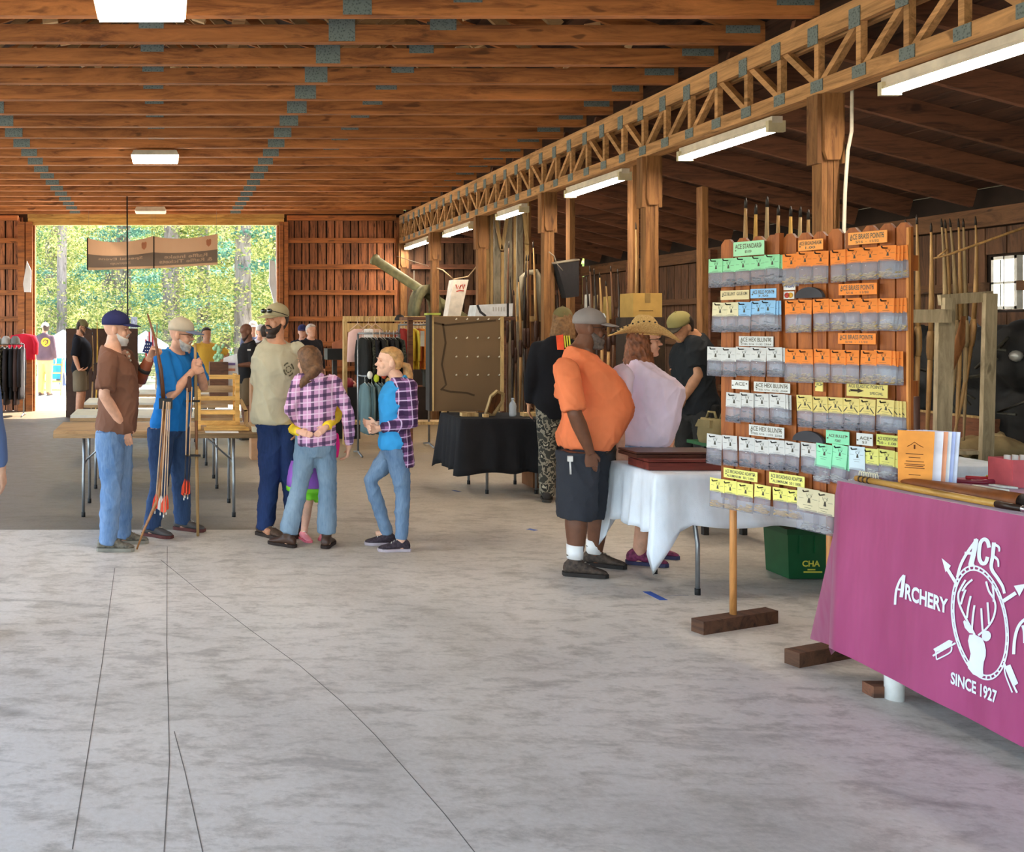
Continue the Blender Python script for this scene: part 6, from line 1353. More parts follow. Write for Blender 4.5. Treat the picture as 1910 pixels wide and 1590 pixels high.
# ---- clothing racks
def garment(x, y, z, w, h, th, mat, label, group, hanger=True, rz=0, cat='jacket', slv=True):
    """a garment on a hanger; its shoulders run along local y"""
    o = thing('garment', label, cat, (x, y, z), rz, group); rg = []
    for q, ww, t_ in ((0, .10, .5), (.05, .42, .8), (.16, .5, 1), (.5, .46, 1.1), (.9, .5, 1.2), (1, .5, 1.2)):
        rg.append([V((th*t_*.5*math.cos(a)*(1+.12*math.sin(5*a+q*9)), w*ww*math.sin(a), -.05-h*q)) for a in [2*PI*k/16 for k in range(16)]])
    mb = MB(); mb.loft(rg); mb.build('cloth_body', mat, o)
    if slv:
        for s_ in (-1, 1): mb = MB(); mb.tube([(0, s_*w*.40, -.09), (0, s_*w*.52, -.09-h*.3), (0, s_*w*.5, -.09-h*.72)], [th*.5, th*.55, th*.5], 8); mb.build('sleeve', mat, o)
    if hanger:
        mb = MB(); mb.tube([(0, 0, -.05), (0, 0, .0), (0, .016, .022), (0, .0, .036), (0, -.014, .022)], .003, 5); mb.tube([(0, -w*.4, -.085), (0, 0, -.045), (0, w*.4, -.085)], .006, 6); mb.build('hanger', M('d8d4cc', .4), o)
    return o
def garment_rail(label, x0, x1, y, z, mat=STEEL, legs=True):
    o = thing('garment_rail', label, 'clothes rail', ((x0+x1)/2, y, 0)); a = (x1-x0)/2
    mb = MB(); mb.tube([(-a, 0, z), (a, 0, z)], .013, 8); mb.build('rail', mat, o)
    for s_ in (-1, 1):
        mb = MB(); mb.tube([(s_*a, 0, .05), (s_*a, 0, z)], .014, 8); mb.build('post', mat, o)
        mb = MB(); mb.tube([(s_*a, -.25, .015), (s_*a, 0, .05), (s_*a, .25, .015)], .013, 8); mb.build('foot', mat, o)
    return o
t = .0068; y = t*FOC
garment_rail('two-tier clothes rail with black jackets above teal shirts', X(668, t), X(745, t), y, Z(617, t)-.036)
DKJ = [cloth('1c1b1a'), cloth('262422'), blotch('24241e', '3c3a2c', '15150f', '4a4636', sc=12), cloth('201e22')]
for k in range(11): garment(X(676+6.4*k, t), y+rnd.uniform(-.02, .02), Z(617, t)-.036, .52, .62, .05, DKJ[k % 4], 'dark jacket on the upper rail, %s from the doorway side' % (ORD+['eleventh'])[k], 'dark jackets on the upper rail', True, rnd.uniform(-.15, .15))
TEAL = [cloth('5d7478'), cloth('4e6468'), cloth('6b8084')]
mb = MB(); mb.tube([(X(668, t), y-.25, Z(700, t)), (X(745, t), y-.25, Z(700, t))], .012, 8); mb.tube([(X(668, t), y-.25, Z(700, t)), (X(668, t), y, Z(700, t))], .01, 6); mb.tube([(X(745, t), y-.25, Z(700, t)), (X(745, t), y, Z(700, t))], .01, 6); solo('lower_rail', mb, STEEL, 'lower rail of the clothes stand, bracketed out before the upper one', 'clothes rail')
for k in range(11): garment(X(673+6.2*k, t), y-.25, Z(700, t)-.036, .46, .62, .045, TEAL[k % 3], 'teal-grey shirt on the lower rail, %s from the doorway side' % (ORD+['eleventh'])[k], 'teal shirts on the lower rail', True, rnd.uniform(-.12, .12), 'shirt')
for i, (a, b, c, lb) in enumerate(((690, 700, 'e6e0d6', 'white paper tag among the lower hangers'), (702, 706, 'c6d23c', 'lime-green shirt collar among the lower hangers'), (716, 700, 'b84a30', 'rusty red bit of cloth among the lower hangers'), (724, 712, 'b89a68', 'tan cloth bunched on the lower rail'))):
    mb = MB(); mb.ball(P(a, b, t-.00022), (.035, .03, .05), 8, 6); solo('cloth_bundle', mb, cloth(c), lb, 'cloth')
t = .0073; y = t*FOC
garment_rail('clothes rail of bright shirts behind the ponytail girl', X(744, t), X(800, t), y, Z(606, t))
for k, c in enumerate(('8a2a24', 'b03a2a', 'c9a030', 'd6b83c', 'e0c850', 'b0562c', 'e08a3a', 'd8a04a', '3a3a34')): garment(X(748+6*k, t), y, Z(606, t), .42, .55 if k < 8 else .8, .042, cloth(c), '%s shirt on the bright rail, %s from the doorway side' % (('dark red', 'red', 'ochre', 'yellow', 'pale yellow', 'rust', 'orange', 'light orange', 'charcoal')[k], ORD[k]), 'bright shirts on the rail', True, rnd.uniform(-.1, .1), 'shirt')
mb = MB(); mb.box(P(788, 632, t-.0003), (.05, .01, .2)); solo('price_tag', mb, M('e2dccb', .7), 'white price tag hanging by the charcoal shirt', 'tag')
t = .0098; y = t*FOC
garment_rail('clothes rail of dark coats beside the doorway', X(-38, t), X(44, t), y, Z(642, t))
for k, c in enumerate(('2a2422', '1c1a1a', '3c2c26', '241e1e', '3a3a30', '2e2624', '1a1818', '42302a', '2a2424')): garment(X(-32+9*k, t), y, Z(642, t), .5, 1.05 if k % 2 else .95, .08, blotch('20201a', '8a8468', '2c2c22', '6a6650', sc=14) if k == 4 else cloth(c), 'dark coat on the doorway rail, %s from the outer wall' % ORD[k] if k != 4 else 'camouflage coat on the doorway rail among the dark ones', 'coats on the doorway rail', True, rnd.uniform(-.1, .1), 'coat')
for k in range(3):
    mb = MB(); mb.lathe((X(-4+17*k, t), y-.1, Z(642, t)+.0), [(.0, .15), (.05, .14), (.085, .09), (.095, .02), (.095, .0), (0, 0)], 14); mb.box((X(-4+17*k, t), y-.21, Z(642, t)+.012), (.13, .1, .008)); solo('hat', mb, cloth(('8a8272', 'a49c90', '6e6a62')[k]), ('olive-grey', 'pale grey', 'dark grey')[k]+' cap resting on the doorway clothes rail', 'hat')
garment(X(44, .0103), .0103*FOC-.01, Z(618, .01015), .46, .5, .1, cloth('d0283a'), 'red shirt with white shoulders hanging by the doorway', None, True, PI/2, 'shirt')
# ---- lumber rack with bows
t = .0074; y = t*FOC; zr = Z(595, t)
r = thing('lumber_rack', 'long open rack of pale lumber holding rows of bows', 'rack', (X(640, t), y, 0)); L = X(1052, t)-X(640, t)
seg('top_rail', (0, 0, zr), (L, 0, zr), .04, .075, (0, 0, 1), W_PALE, r); seg('low_ledge', (0, -.05, .32), (L, -.05, .32), .3, .04, (0, 0, 1), W_PALE, r)
for x in (.03, L*.46, L*.72, L-.03): seg('upright', (x, .03, 0), (x, .03, zr), .05, .09, (0, 1, 0), W_PALE, r)
seg('upper_rail', (.1, .35, zr-.12), (L*.6, .35, zr-.12), .03, .12, (0, 0, 1), W_PALE, r)
for k in range(15):
    px = 943+7.2*k+rnd.uniform(-1.5, 1.5); pt = rnd.choice((455, 480, 505, 520, 545, 560)); th_ = rnd.uniform(-.05, .05)
    bow('dark bow standing in the lumber rack, %s from the pegboard' % (ORD+['eleventh', 'twelfth', 'thirteenth', 'fourteenth', 'fifteenth'])[k], (X(px, t)+th_, y-.05, Z(pt, t)), (X(px, t), y-.10, .36+rnd.uniform(-.02, .02)), (rnd.uniform(-.05, .05), -.02, 0), (WALN, BLKW, WALN, YEW)[k % 4], 'bows in the lumber rack', .02)
for k, px in enumerate((1001, 1013)):
    mb = MB(); mb.prism([P(a, b, t-.00002) for a, b in ((px-3, 562), (px+6, 560), (px+4, 594), (px-5, 596))], (0, .004, 0)); solo('price_sheet', mb, M('dedcd6', .7), ('first', 'second')[k]+' white price sheet among the bows past the white case', 'sign')
for k, px in enumerate((1094, 1100, 1108, 1118, 1130, 1139, 1152, 1178)):
    tt = .0060; bow('slim dark bow behind the couple, %s from the black bag' % ORD[k], P(px+(8 if k == 7 else 0), (520, 500, 505, 512, 528, 500, 505, 420)[k], tt), V((X(px, tt), tt*FOC, .75)), (.03, 0, 0), (BLKW, WALN, BLKW, YEW)[k % 4] if k != 4 else YEW, 'bows behind the couple', .018)
t = .0061; mb = MB(); mb.span((X(1078, t), t*FOC-.25, 0), (X(1195, t), t*FOC+.35, .745)); r = solo('bow_bench', mb, M('2c2520', .9), 'dark cloth-covered bench behind the couple carrying slim bows', 'table')
part_box('back_board', (-.36, -.1, .74), (.36, -.08, Z(590, .0061)), W_DARK, r); part_box('post', (-.34, .12, .74), (-.28, .16, 1.10), W_DARK, r); part_box('post', (.28, .12, .74), (.34, .16, 1.10), W_DARK, r)
for k, (a, b, c, d, col) in enumerate(((1091, 548, 1104, 590, 'cfcdc6'), (1108, 550, 1116, 592, 'b8a67a'), (1126, 552, 1144, 596, 'b09858'), (1154, 548, 1172, 592, 'c9ced4'))):
    mb = MB(); mb.prism([P(*q, .00606) for q in ((a, b+2), (c, b), (c-2, d), (a-1, d))], (0, .006, 0)); solo('price_sheet', mb, M(col, .7), ('white price sheet among the slim bows nearest the black bag', 'narrow tan sheet among the slim bows', 'ochre printed sheet among the slim bows', 'pale blue-white sheet beside the cardboard box')[k], 'sign')
t = .00485; mb = MB(); mb.span((X(1178, t), t*FOC, 0), (X(1240, t), t*FOC+.3, Z(592, t))); r = solo('dark_cabinet', mb, wood('3a2a20', '241a14', 'z', 6, 2), 'dark wooden cabinet behind the woman, under the cardboard box', 'cabinet')
for sx in (-1, 1):
    mb = MB(); mb.box((sx*.075, -.158, .85), (.14, .012, 1.5)); d = mb.build('door', wood('42301f', '2a1d14', 'z', 6, 2), r); mb = MB(); mb.ball((sx*.02, -.17, .9), .012, 8, 6); mb.build('knob', STEEL, d)
mb = MB(); mb.span((X(1181, t), t*FOC, Z(592, t)), (X(1235, t), t*FOC+.25, Z(547, t))); r = solo('cardboard_box', mb, M('b8924e', .85, 0, .06), 'yellowish cardboard box on the dark cabinet behind the straw hat', 'box')
part_box('tape', (-.025, -.127, .13), (.025, -.125, .2165), M('8f7240', .6), r); part_box('printed_line', (-.08, -.1262, .055), (.05, -.125, .062), M('6a4f28', .8), r)
# black bag hung on a post
t = .00635; r = thing('black_bag', 'black open bag hanging from the post behind the olive cap', 'bag', P(1061, 556, t)); q = lambda a, b: P(a, b, t)-P(1061, 556, t)
ra = [q(1038, 491), q(1080, 485), q(1080, 485)+V((0, .18, .01)), q(1038, 491)+V((0, .18, .01))]; rb = [q(1057, 556), q(1080, 553), q(1080, 553)+V((0, .14, 0)), q(1057, 556)+V((0, .14, 0))]
mb = MB(); mb.loft([rb, [a.lerp(b, .5)*1.0 for a, b in zip(rb, ra)], ra], 0, False); mb.build('bag_body', cloth('2c2a2c'), r)
mb = MB(); mb.tube(ra+[ra[0]], .012, 6); mb.build('rim', M('8a7f70', .6), r)
mb = MB(); mb.tube([ra[0], q(1034, 478), q(1024, 470)], .006, 6); mb.tube([q(1037, 490), q(1050, 505)], .005, 6); mb.build('strap', M('9c8f80', .6), r)
# pale lumber stored upright, with braces
t = .0076; y = t*FOC
for k, (px, w, tp, bt, mt) in enumerate(((921, 8, 402, 592, W_PALE), (931, 11, 395, 590, wood('a88a58', '7d6340', 'z', 9, 2)), (940, 5, 392, 585, W_PALE), (952, 12, 390, 560, wood('8a8270', '635c4e', 'z', 6, 2)), (961, 5, 465, 592, W_PALE), (974, 14, 388, 560, wood('857c6a', '5e574b', 'z', 6, 2)), (985, 4, 382, 560, W_PALE), (996, 12, 386, 560, wood('7d7464', '575044', 'z', 6, 2)), (1008, 7, 360, 592, W_PALE), (1015, 5, 358, 592, W_POST))):
    x = X(px, t); mb = MB(); mb.span((x-w*t/2, y+.5+.03*(k % 2), 0), (x+w*t/2, y+.53+.03*(k % 2), Z(tp, t))); solo('upright_board', mb, mt, ('pale narrow' if mt is W_PALE else 'wide greyish' if k in (3, 5, 7) else 'tan')+' upright board, %s counting from the white case' % ORD[k], 'board', 'upright lumber behind the white case')
for k, (a, b, c, d) in enumerate(((927, 396, 920, 470), (945, 392, 957, 460), (970, 388, 958, 462), (998, 366, 1007, 450))):
    mb = MB(); mb.bar(P(a, b, t)+V((0, .475, 0)), P(c, d, t)+V((0, .475, 0)), .03, .045, (1, 0, 0)); solo('brace_board', mb, W_PALE, 'slanting pale brace among the upright lumber, %s from the white case' % ORD[k], 'board', 'slanting braces in the upright lumber')
mb = MB(); mb.tube([P(970, 598, .00739), P(969, 545, .00739), P(974, 518, .00739), P(985, 509, .00739), P(1000, 507, .00739), P(1006, 517, .00739), P(1006, 598, .00739)], .04, 12); solo('bent_pipe', mb, M('8f8672', .6), 'grey bent pipe arching over the bow rack', 'pipe')
# white case with printed front and hanging white box
t = .0068; r = thing('white_case', 'white wedge-shaped case resting on top of the pegboard line', 'case', P(922, 590, t)); c = P(922, 590, t); q = lambda a, b, d=0: P(a, b, t)-c+V((0, d, 0))
mb = MB(); mb.prism([q(886, 590), q(956, 590), q(957, 566), q(890, 569)], (0, .3, 0)); mb.build('case_body', M('dfe0e2', .5), r)
mb = MB(); mb.prism([q(945, 590.5, -.004), q(949, 590.5, -.004), q(949, 566, -.004), q(945, 566, -.004)], (0, .003, 0)); mb.build('black_strap', SH_BK, r)
mb = MB(); mb.strip([q(890, 569, -.004), q(896, 582, -.004), q(906, 590, -.004)], .03, (0, -1, 0)); mb.build('dark_swoosh', M('2c2c30', .5), r)
mb = MB(); [mb.box(q(x, 577, -.004), (.012, .002, .055)) for x in (920, 925, 930, 935, 940)]; mb.build('faint_print', M('b9b4b0', .6), r)
mb = MB(); mb.span((X(760, t), t*FOC+.0, Z(591.5, t)-.04), (X(962, t), t*FOC+.42, Z(591.5, t)-.0)); r = solo('shelf_board', mb, W_DARK, 'high dark shelf board behind the pegboard carrying the white case', 'shelf')
for sx in (-.6, .6): part_box('shelf_post', (sx-.03, -.03, -r.location.z), (sx+.03, .03, 0), W_DARK, r)
t = .0087; c = P(855, 590, t); r = thing('hanging_sign_box', 'tall white box with a red scrawl, slung on ropes between two posts', 'box', c); q = lambda a, b, d=0: P(a, b, t)-c+V((0, d, 0))
mb = MB(); mb.prism([q(835, 590), q(859, 590), q(874, 522), q(846, 522)], (0, .25, 0)); mb.build('box_body', M('e0d6ca', .7), r)
mb = MB()
for ln in ([(850, 531), (853, 539), (855, 533), (857, 539), (860, 532)], [(858, 536), (862, 531), (864, 539), (867, 531)], [(851, 544), (858, 542), (865, 543)]): mb.strip([q(a, b, -.004) for a, b in ln], .018, (0, -1, 0))
mb.build('red_scrawl', M('c4483a', .7), r)
mb = MB(); mb.tube([q(846, 521, .01), q(826, 504, .0), P(815, 500, .0091)-c], .01, 6); mb.tube([q(846, 521, .01), q(874, 516, .01), P(889, 497, .0079)-c], .01, 6); mb.build('rope', M('b39a78', .8), r)
# olive tube and tarp hump
a, b = P(697, 483, .0098), P(885, 607, .0091); mb = MB(); d = (b-a).normalized(); mb.tube([a, a+d*.05, a+d*.06, a.lerp(b, .5), b], [.105, .105, .085, .085, .085], 14); r = solo('rolled_tube', mb, M('7d7a58', .6, 0, .12, 10), 'long slanting olive tube hanging beside the plank wall', 'tube')
mb = MB(); mb.lathe((a-d*.003)-r.location, [(.07, -.004), (.07, .004)], 14, 0, d.to_track_quat('Z', 'Y').to_matrix()); mb.build('open_end', M('e0b894', .8), r)
mb = MB(); mb.tube([P(772, 505, .0095), P(772, 580, .0095)], .012, 6); mb.tube([P(740, 478, .0095), P(800, 497, .0095)], .006, 6); solo('tube_prop', mb, M('a09684', .6), 'thin grey pole propping the olive tube', 'pole')
t = .0094; mb = MB(); rg = []
for k in range(11):
    al = PI*k/10; rg.append([P(792-24*math.cos(al), 592-60*math.sin(al)**.8, t)+V((0, dy, 0)) for dy in (-.3, .3)]+[P(792-17*math.cos(al), 592-44*math.sin(al)**.8, t)+V((0, dy, 0)) for dy in (.3, -.3)])
mb.loft(rg, 0, True); solo('tarp_hump', mb, M('6f6a4c', .8, 0, .2, 6), 'olive arched tarp hump beyond the clothes rails', 'tarp')
mb = MB(); mb.span((X(762, t), t*FOC-.35, 0), (X(826, t), t*FOC+.35, Z(592, t))); r = solo('dark_shelf_unit', mb, M('2e241e', .9), 'tall dark shelf unit carrying the olive tarp hump', 'shelf')
for z in (.6, 1.2, 1.7): part_box('shelf_lip', (-.34, -.36, z), (.34, -.34, z+.03), W_DARK, r)
mb = MB(); mb.lathe(P(746, 598, .0073), [(0, .085), (.045, .07), (.07, .03), (.075, 0), (0, 0)], 12); solo('hat', mb, SH_BK, 'small black cap sitting on the top rail of the lumber rack', 'hat')
mb = MB(); mb.span((X(797, .00565), .00565*FOC, Z(588, .00565)), (X(822, .00565), .00565*FOC+.12, Z(584, .00565))); r = solo('green_tray', mb, M('a8b04a', .6), 'yellow-green tray edge lying on top of the pegboard corner', 'tray')
# goods behind the plaid girls
t = .0078; mb = MB(); mb.span((X(600, t), t*FOC, 0), (X(672, t), t*FOC+.6, .745)); solo('black_bench', mb, M('1a1818', .9), 'black-draped bench behind the plaid girl', 'table')
mb = MB(); mb.span((X(613, t), t*FOC+.1, Z(672, t)), (X(646, t), t*FOC+.4, Z(651, t))); r = solo('black_case', mb, M('0f0e0f', .6), 'black box standing on the bench behind the plaid girl', 'box'); part_box('stand_foot', (-.03, -.05, .745-r.location.z), (.03, .05, 0), SH_BK, r)
for k, (a, b, w, c, lb) in enumerate(((624, 690, .06, 'd8d2cc', 'white trinket on the black bench'), (634, 694, .05, '3a5a8a', 'blue trinket on the black bench'), (648, 690, .1, '8a2430', 'dark red box on the black bench'), (656, 676, .07, 'd8a08a', 'pinkish bundle on the black bench by the jackets'), (618, 700, .05, 'c8a860', 'brass-coloured trinket on the black bench'))):
    mb = MB(); q = P(a, b, t+.00008); mb.lathe(V((q.x, q.y, .745)), [(0, 0), (w, 0), (w*1.1, w*.6), (w*.6, w*1.3), (0, w*1.4)], 10); solo('trinket', mb, M(c, .6), lb, 'trinket')
mb = MB(); mb.prism([P(*q, .0079) for q in ((620, 640), (668, 622), (668, 672), (620, 672))], (0, .03, 0)); solo('rust_panel', mb, M('a8674a', .85), 'rust-coloured slanted panel behind the lumber rack upright', 'panel')
for k, px in enumerate((667, 687, 700)):
    c = P(px, 600, .0073); o = thing('hanger_garment', '%s garment hooked over the lumber rack rail' % ('first pinkish', 'second white', 'third tan')[k], 'shirt', c); mb = MB(); mb.tube([V((0, 0, -.03)), V((0, 0, .04)), V((.02, 0, .06)), V((.03, 0, .04))], .005, 6); mb.tube([(-.1, 0, -.12), (0, 0, -.03), (.1, 0, -.12)], .008, 6); mb.build('hanger', M('c9a890', .5), o)
    rg = [[V((w*math.cos(a), .04*math.sin(a)-.02, z)) for a in [2*PI*j/12 for j in range(12)]] for z, w in ((-.1, .05), (-.15, .13), (-.3, .14), (-.55, .15))]; mb = MB(); mb.loft(rg); mb.build('cloth_body', cloth(('d8b0a8', 'e4dedc', 'c9a48c')[k]), o)
# ---------------------------------------------------------------- far aisle side: bow frames, crates, sacks
GRAY = wood('b0a184', '8a7c62', 'z', 7, 2, .06, .7)
t = .0041; y = t*FOC; o = thing('bow_stand', 'grey lumber frame with a flat top board, nearer of the two bow frames', 'rack', (X(1735, t), y, 0)); c = V(o.location)
seg('top_board', V((X(1690, t), y, Z(590, t)))-c, V((X(1771, t), y, Z(590, t)))-c, .04, .1, (0, 0, 1), GRAY, o)
seg('upright', V((X(1761, t)-.02, y+.03, 0))-c, V((X(1764, t), y+.03, Z(577, t)))-c, .085, .04, (0, 1, 0), GRAY, o); seg('upright', V((X(1692, t), y+.03, 0))-c, V((X(1692, t), y+.03, Z(585, t)))-c, .085, .04, (0, 1, 0), GRAY, o)
seg('low_ledge', V((X(1690, t), y+.08, .5))-c, V((X(1771, t), y+.08, .5))-c, .16, .03, (0, 0, 1), GRAY, o); seg('foot', V((X(1763, t)-.02, y-.3, .03))-c, V((X(1763, t)-.02, y+.35, .03))-c, .06, .06, (0, 0, 1), GRAY, o)
t = .0046; y = t*FOC; o = thing('bow_stand', 'taller grey lumber frame, farther of the two bow frames', 'rack', (X(1800, t), y, 0)); c = V(o.location)
seg('top_board', V((X(1752, t), y, Z(560, t)))-c, V((X(1850, t), y, Z(553, t)))-c, .035, .09, (0, 0, 1), GRAY, o)
seg('upright', V((X(1831, t), y-.03, 0))-c, V((X(1841, t), y-.03, Z(548, t)))-c, .1, .04, (0, 1, 0), GRAY, o); seg('upright', V((X(1752, t), y-.03, 0))-c, V((X(1764, t), y-.03, Z(556, t)))-c, .09, .04, (0, 1, 0), GRAY, o)
seg('low_ledge', V((X(1750, t), y+.06, .55))-c, V((X(1836, t), y+.06, .55))-c, .16, .03, (0, 0, 1), GRAY, o)
for k, (a, at, b, bt, mt, t_, bd) in enumerate(((1704, 413, 1706, 780, WALN, .0042, .03), (1725, 405, 1714, 770, YEW, .0042, .02), (1752, 420, 1735, 780, YEW, .0042, .02), (1770, 412, 1752, 790, GREYW, .0047, .06), (1777, 414, 1764, 790, YEW, .0047, .05), (1786, 412, 1772, 790, GREYW, .0047, .07), (1802, 412, 1790, 760, YEW, .0047, .03), (1811, 412, 1806, 760, GREYW, .0047, .02), (1834, 408, 1783, 700, YEW, .0047, .08))):
    a_ = P(a, at, t_); b_ = P(b, bt, t_); b_.z = .54 if t_ < .0045 else .58; b_.y += .05; a_.y += .08
    bow('unstrung bow leaning in the grey frames, %s from the picket rack' % ORD[k], a_, b_, (bd, 0, 0), mt, 'bows in the grey frames', .02, k % 3 == 0)
mb = MB(); b_ = P(1775, 700, .00475); mb.tube([P(1797, 590, .0046), P(1790, 640, .00462), P(1772, 690, .00465), P(1768, 705, .00466)], [.02, .05, .035, .01], 10, 0, False, None, .3); solo('paddle_bow', mb, wood('8a5a34', '643c20', 'z', 8, 2), 'broad reddish paddle-shaped bow limb between the grey frames', 'bow')
mb = MB(); mb.tube([P(1735, 484, .0046), P(1770, 475, .0046), P(1940, 414, .0044)], [.006, .011, .012], 8); mb.tube([P(1750, 478, .0046), P(1767, 465, .0046)], .008, 6); solo('forked_pole', mb, YEW, 'thin forked pole slanting up across the bow tips', 'pole')
mb = MB(); mb.tube([P(1706, 740, .0040), P(1706, 740, .0040)*V((1, 1, 0))], .033, 14); solo('brown_canister', mb, M('4a342e', .5), 'dark brown tube standing behind the picket rack edge', 'tube')
for k, px in enumerate((1391, 1410, 1431, 1452, 1475, 1493, 1508)):
    tt = .00335; tp = (376, 388, 374, 390, 392, 393, 398)[k]; bow('bow standing behind the picket rack, %s from its post side' % ORD[k], P(px, tp, tt), V((X(px, tt), tt*FOC-.08+.02*(k % 2), .755)), (.0, .03, 0), (YEW, wood('d0a458', 'a67c38', 'z', 9, 2, .05), GREYW)[k % 3], 'bows behind the picket rack', .022, False)
# far-side bench, crate, sacks, tarp heap
mb = MB(); mb.span((6.98, 7.3, 0), (7.88, 10.4, .46)); r = solo('low_bench', mb, M('1c211c', .9), 'low dark green bench under the burlap sacks', 'bench')
part_box('top_edge', (-.46, -1.56, .44), (.46, 1.56, .475), M('26301f', .8), r)
t = .0050; c = V((7.55, t*FOC, .47)); r = thing('wooden_crate', 'open reddish wooden crate behind the burlap sacks', 'crate', c)
for a, b, nm in (((-.28, -.42, 0), (-.26, .42, .34), 'side_board'), ((.28, -.42, 0), (.30, .42, .5), 'side_board'), ((-.28, -.42, 0), (.3, -.40, .34), 'end_board'), ((-.28, .40, 0), (.3, .42, .34), 'end_board')): part_box(nm, a, b, wood('7a4a30', '55321f', 'y', 7, 2), r)
for s_, e in ((-.42, -.40), (.42, .40)): part_box('cap_strip', (-.29, -.43, .34), (-.25, .43, .36), W_PALE, r) if s_ < 0 else None
BUR = cloth('9a8560', .95, .14)
for k, (a, b, t_, sx, sy, sz, rz) in enumerate(((1800, 822, .0048, .28, .16, .10, .2), (1850, 838, .0047, .30, .17, .11, -.3), (1905, 815, .0048, .32, .2, .17, .4), (1785, 840, .0047, .2, .15, .08, 0))):
    q = P(a, b, t_); q = V((max(q.x, 7.25), q.y, .47+sz*.8)); mb = MB(); mb.ball(V((0, 0, 0)), (sx, sy, sz), 16, 10); mb.tube([(-sx*.9, 0, 0), (-sx*1.15, 0, .02)], [.06, .09], 8)
    me = vox(mb, .022, 2, .03, (5, 5, 5), k*3); me.materials.append(BUR); o = link('burlap_sack', me); o.location = q; o.rotation_euler = (0, 0, rz); tag(o, ('flattish burlap sack nearest the grey frames', 'middle burlap sack on the dark green bench', 'plump burlap sack nearest the red box, highest of the sacks', 'small burlap sack tucked under the frame upright')[k], 'sack', 'burlap sacks on the bench')
mb = MB()
for k in range(9): mb.ball((7.6+rnd.uniform(-.1, .06), 8.0+.27*k, .95+rnd.uniform(0, .5)), (.25, rnd.uniform(.25, .45), rnd.uniform(.3, .45)), 14, 8)
mb.span((7.4, 7.9, .47), (7.85, 10.3, 1.0)); me = vox(mb, .035, 3, .05, (3, 3, 3), 2); me.materials.append(M('17181a', .75, 0, .3, 4)); o = link('tarp_heap', me); tag(o, 'black tarp-covered heap of gear below the small window', 'tarp')
mb = MB()
for k in range(16):
    a = V((7.25+rnd.uniform(-.05, .05), rnd.uniform(7.9, 9.6), rnd.uniform(.8, 1.5))); mb.tube([a, a+V((rnd.uniform(-.06, .02), rnd.uniform(-.2, .2), rnd.uniform(-.12, .12))), a+V((0, rnd.uniform(-.3, .3), rnd.uniform(-.2, .2)))], .012, 5)
mb.build('strap_tangle', M('4c4a42', .7), o)['kind'] = 'stuff'
mb = MB(); mb.ball((7.3, 8.15, 1.38), .05, 8, 6); mb.build('buckle', M('b8b8b4', .3, .5), o)
folding_table('small folding table under the pale cloth beyond the pink stall', 4.75, 5.55, 6.2, 6.75, .715, LAM, EDGE, None, False)
draped('tablecloth', 'pale blue-grey cloth on the small table beyond the stall leaflets', 4.73, 5.57, 6.18, 6.77, .717, (.35, .35, .3, .35), cloth('c2ccd8'), 3, .012, .03, None, .1)
r = thing('folding_chair', 'grey plastic folding chair beyond the pink stall', 'chair', (5.72, 6.1, 0), .5); CH = M('6f7073', .5)
mb = MB(); rg = [[V((x*w, -.015+.02*math.cos(x*1.5)+(z-.6)*.18+d, z)) for x in (-1, -.6, 0, .6, 1)]+[V((x*w, .0+.02*math.cos(x*1.5)+(z-.6)*.18+d, z)) for x in (1, .6, 0, -.6, -1)] for z, w, d in ((.58, .2, 0), (.66, .215, 0), (.76, .21, 0), (.81, .18, 0), (.83, .13, 0))]; mb.loft(rg); mb.build('backrest', CH, r)
mb = MB(); mb.prism([(-.2, -.38, .44), (.2, -.38, .44), (.21, .0, .43), (-.21, .0, .43)], (0, 0, .02)); mb.build('seat', CH, r)
for sx in (-.21, .21):
    mb = MB(); mb.tube([(sx, .08, .8), (sx, -.1, .45), (sx, -.38, .012)], .012, 8); mb.build('leg', STEEL, r); mb = MB(); mb.tube([(sx*.9, -.28, .45), (sx*.9, .12, .012)], .012, 8); mb.build('leg', STEEL, r)
# green table and canvas bags the bending man looks at
t = .0044; mb = MB(); mb.span((X(1262, t), t*FOC-.55, .70), (X(1346, t), t*FOC-.15, .725)); r = solo('green_table', mb, M('1f5a30', .5), 'green-edged table before the bending man', 'table')
for sx in (-.15, .15): part_box('leg', (sx-.02, -.02, -.70), (sx+.02, .02, 0), SH_BK, r)
part_box('black_cover', (-.19, -.205, -.4), (.19, -.20, -.012), M('141516', .9), r)
CAN = cloth('8a7c58', .95, .12)
for k, (a, sx, sz) in enumerate(((1300, .10, .19), (1325, .11, .17))):
    q = V((X(a, t-.0001), t*FOC-.38, .725)); o = thing('canvas_bag', ('taller khaki canvas bag on the green-edged table', 'shorter khaki canvas bag beside the picket rack')[k], 'bag', q, .2)
    mb = MB(); mb.loft([ell(.07, -.07, sx, 0, 16), ell(.085, -.085, sx*1.1, .06, 16), ell(.075, -.075, sx*1.05, sz*.7, 16), ell(.04, -.04, sx, sz, 16)]); mb.build('bag_body', CAN, o)
    mb = MB(); mb.tube([(-.0, -sx*.5, sz), (0, -sx*.3, sz+.05), (0, sx*.3, sz+.05), (0, sx*.5, sz)], .01, 6); mb.build('handle', CAN, o); mb = MB(); mb.box((-.0, 0, sz*.8), (.17, sx*1.5, sz*.3), None, 0, .8); mb.build('flap', CAN, o)
mb = MB(); q = P(1256, 690, .00465); mb.lathe(V((q.x, q.y, q.z)), [(.0, -.18), (.022, -.18), (.022, .1), (.018, .12), (0, .12)], 14); solo('steel_flask', mb, M('b8a884', .25, .8), 'shiny steel flask held by the bending man', 'flask')
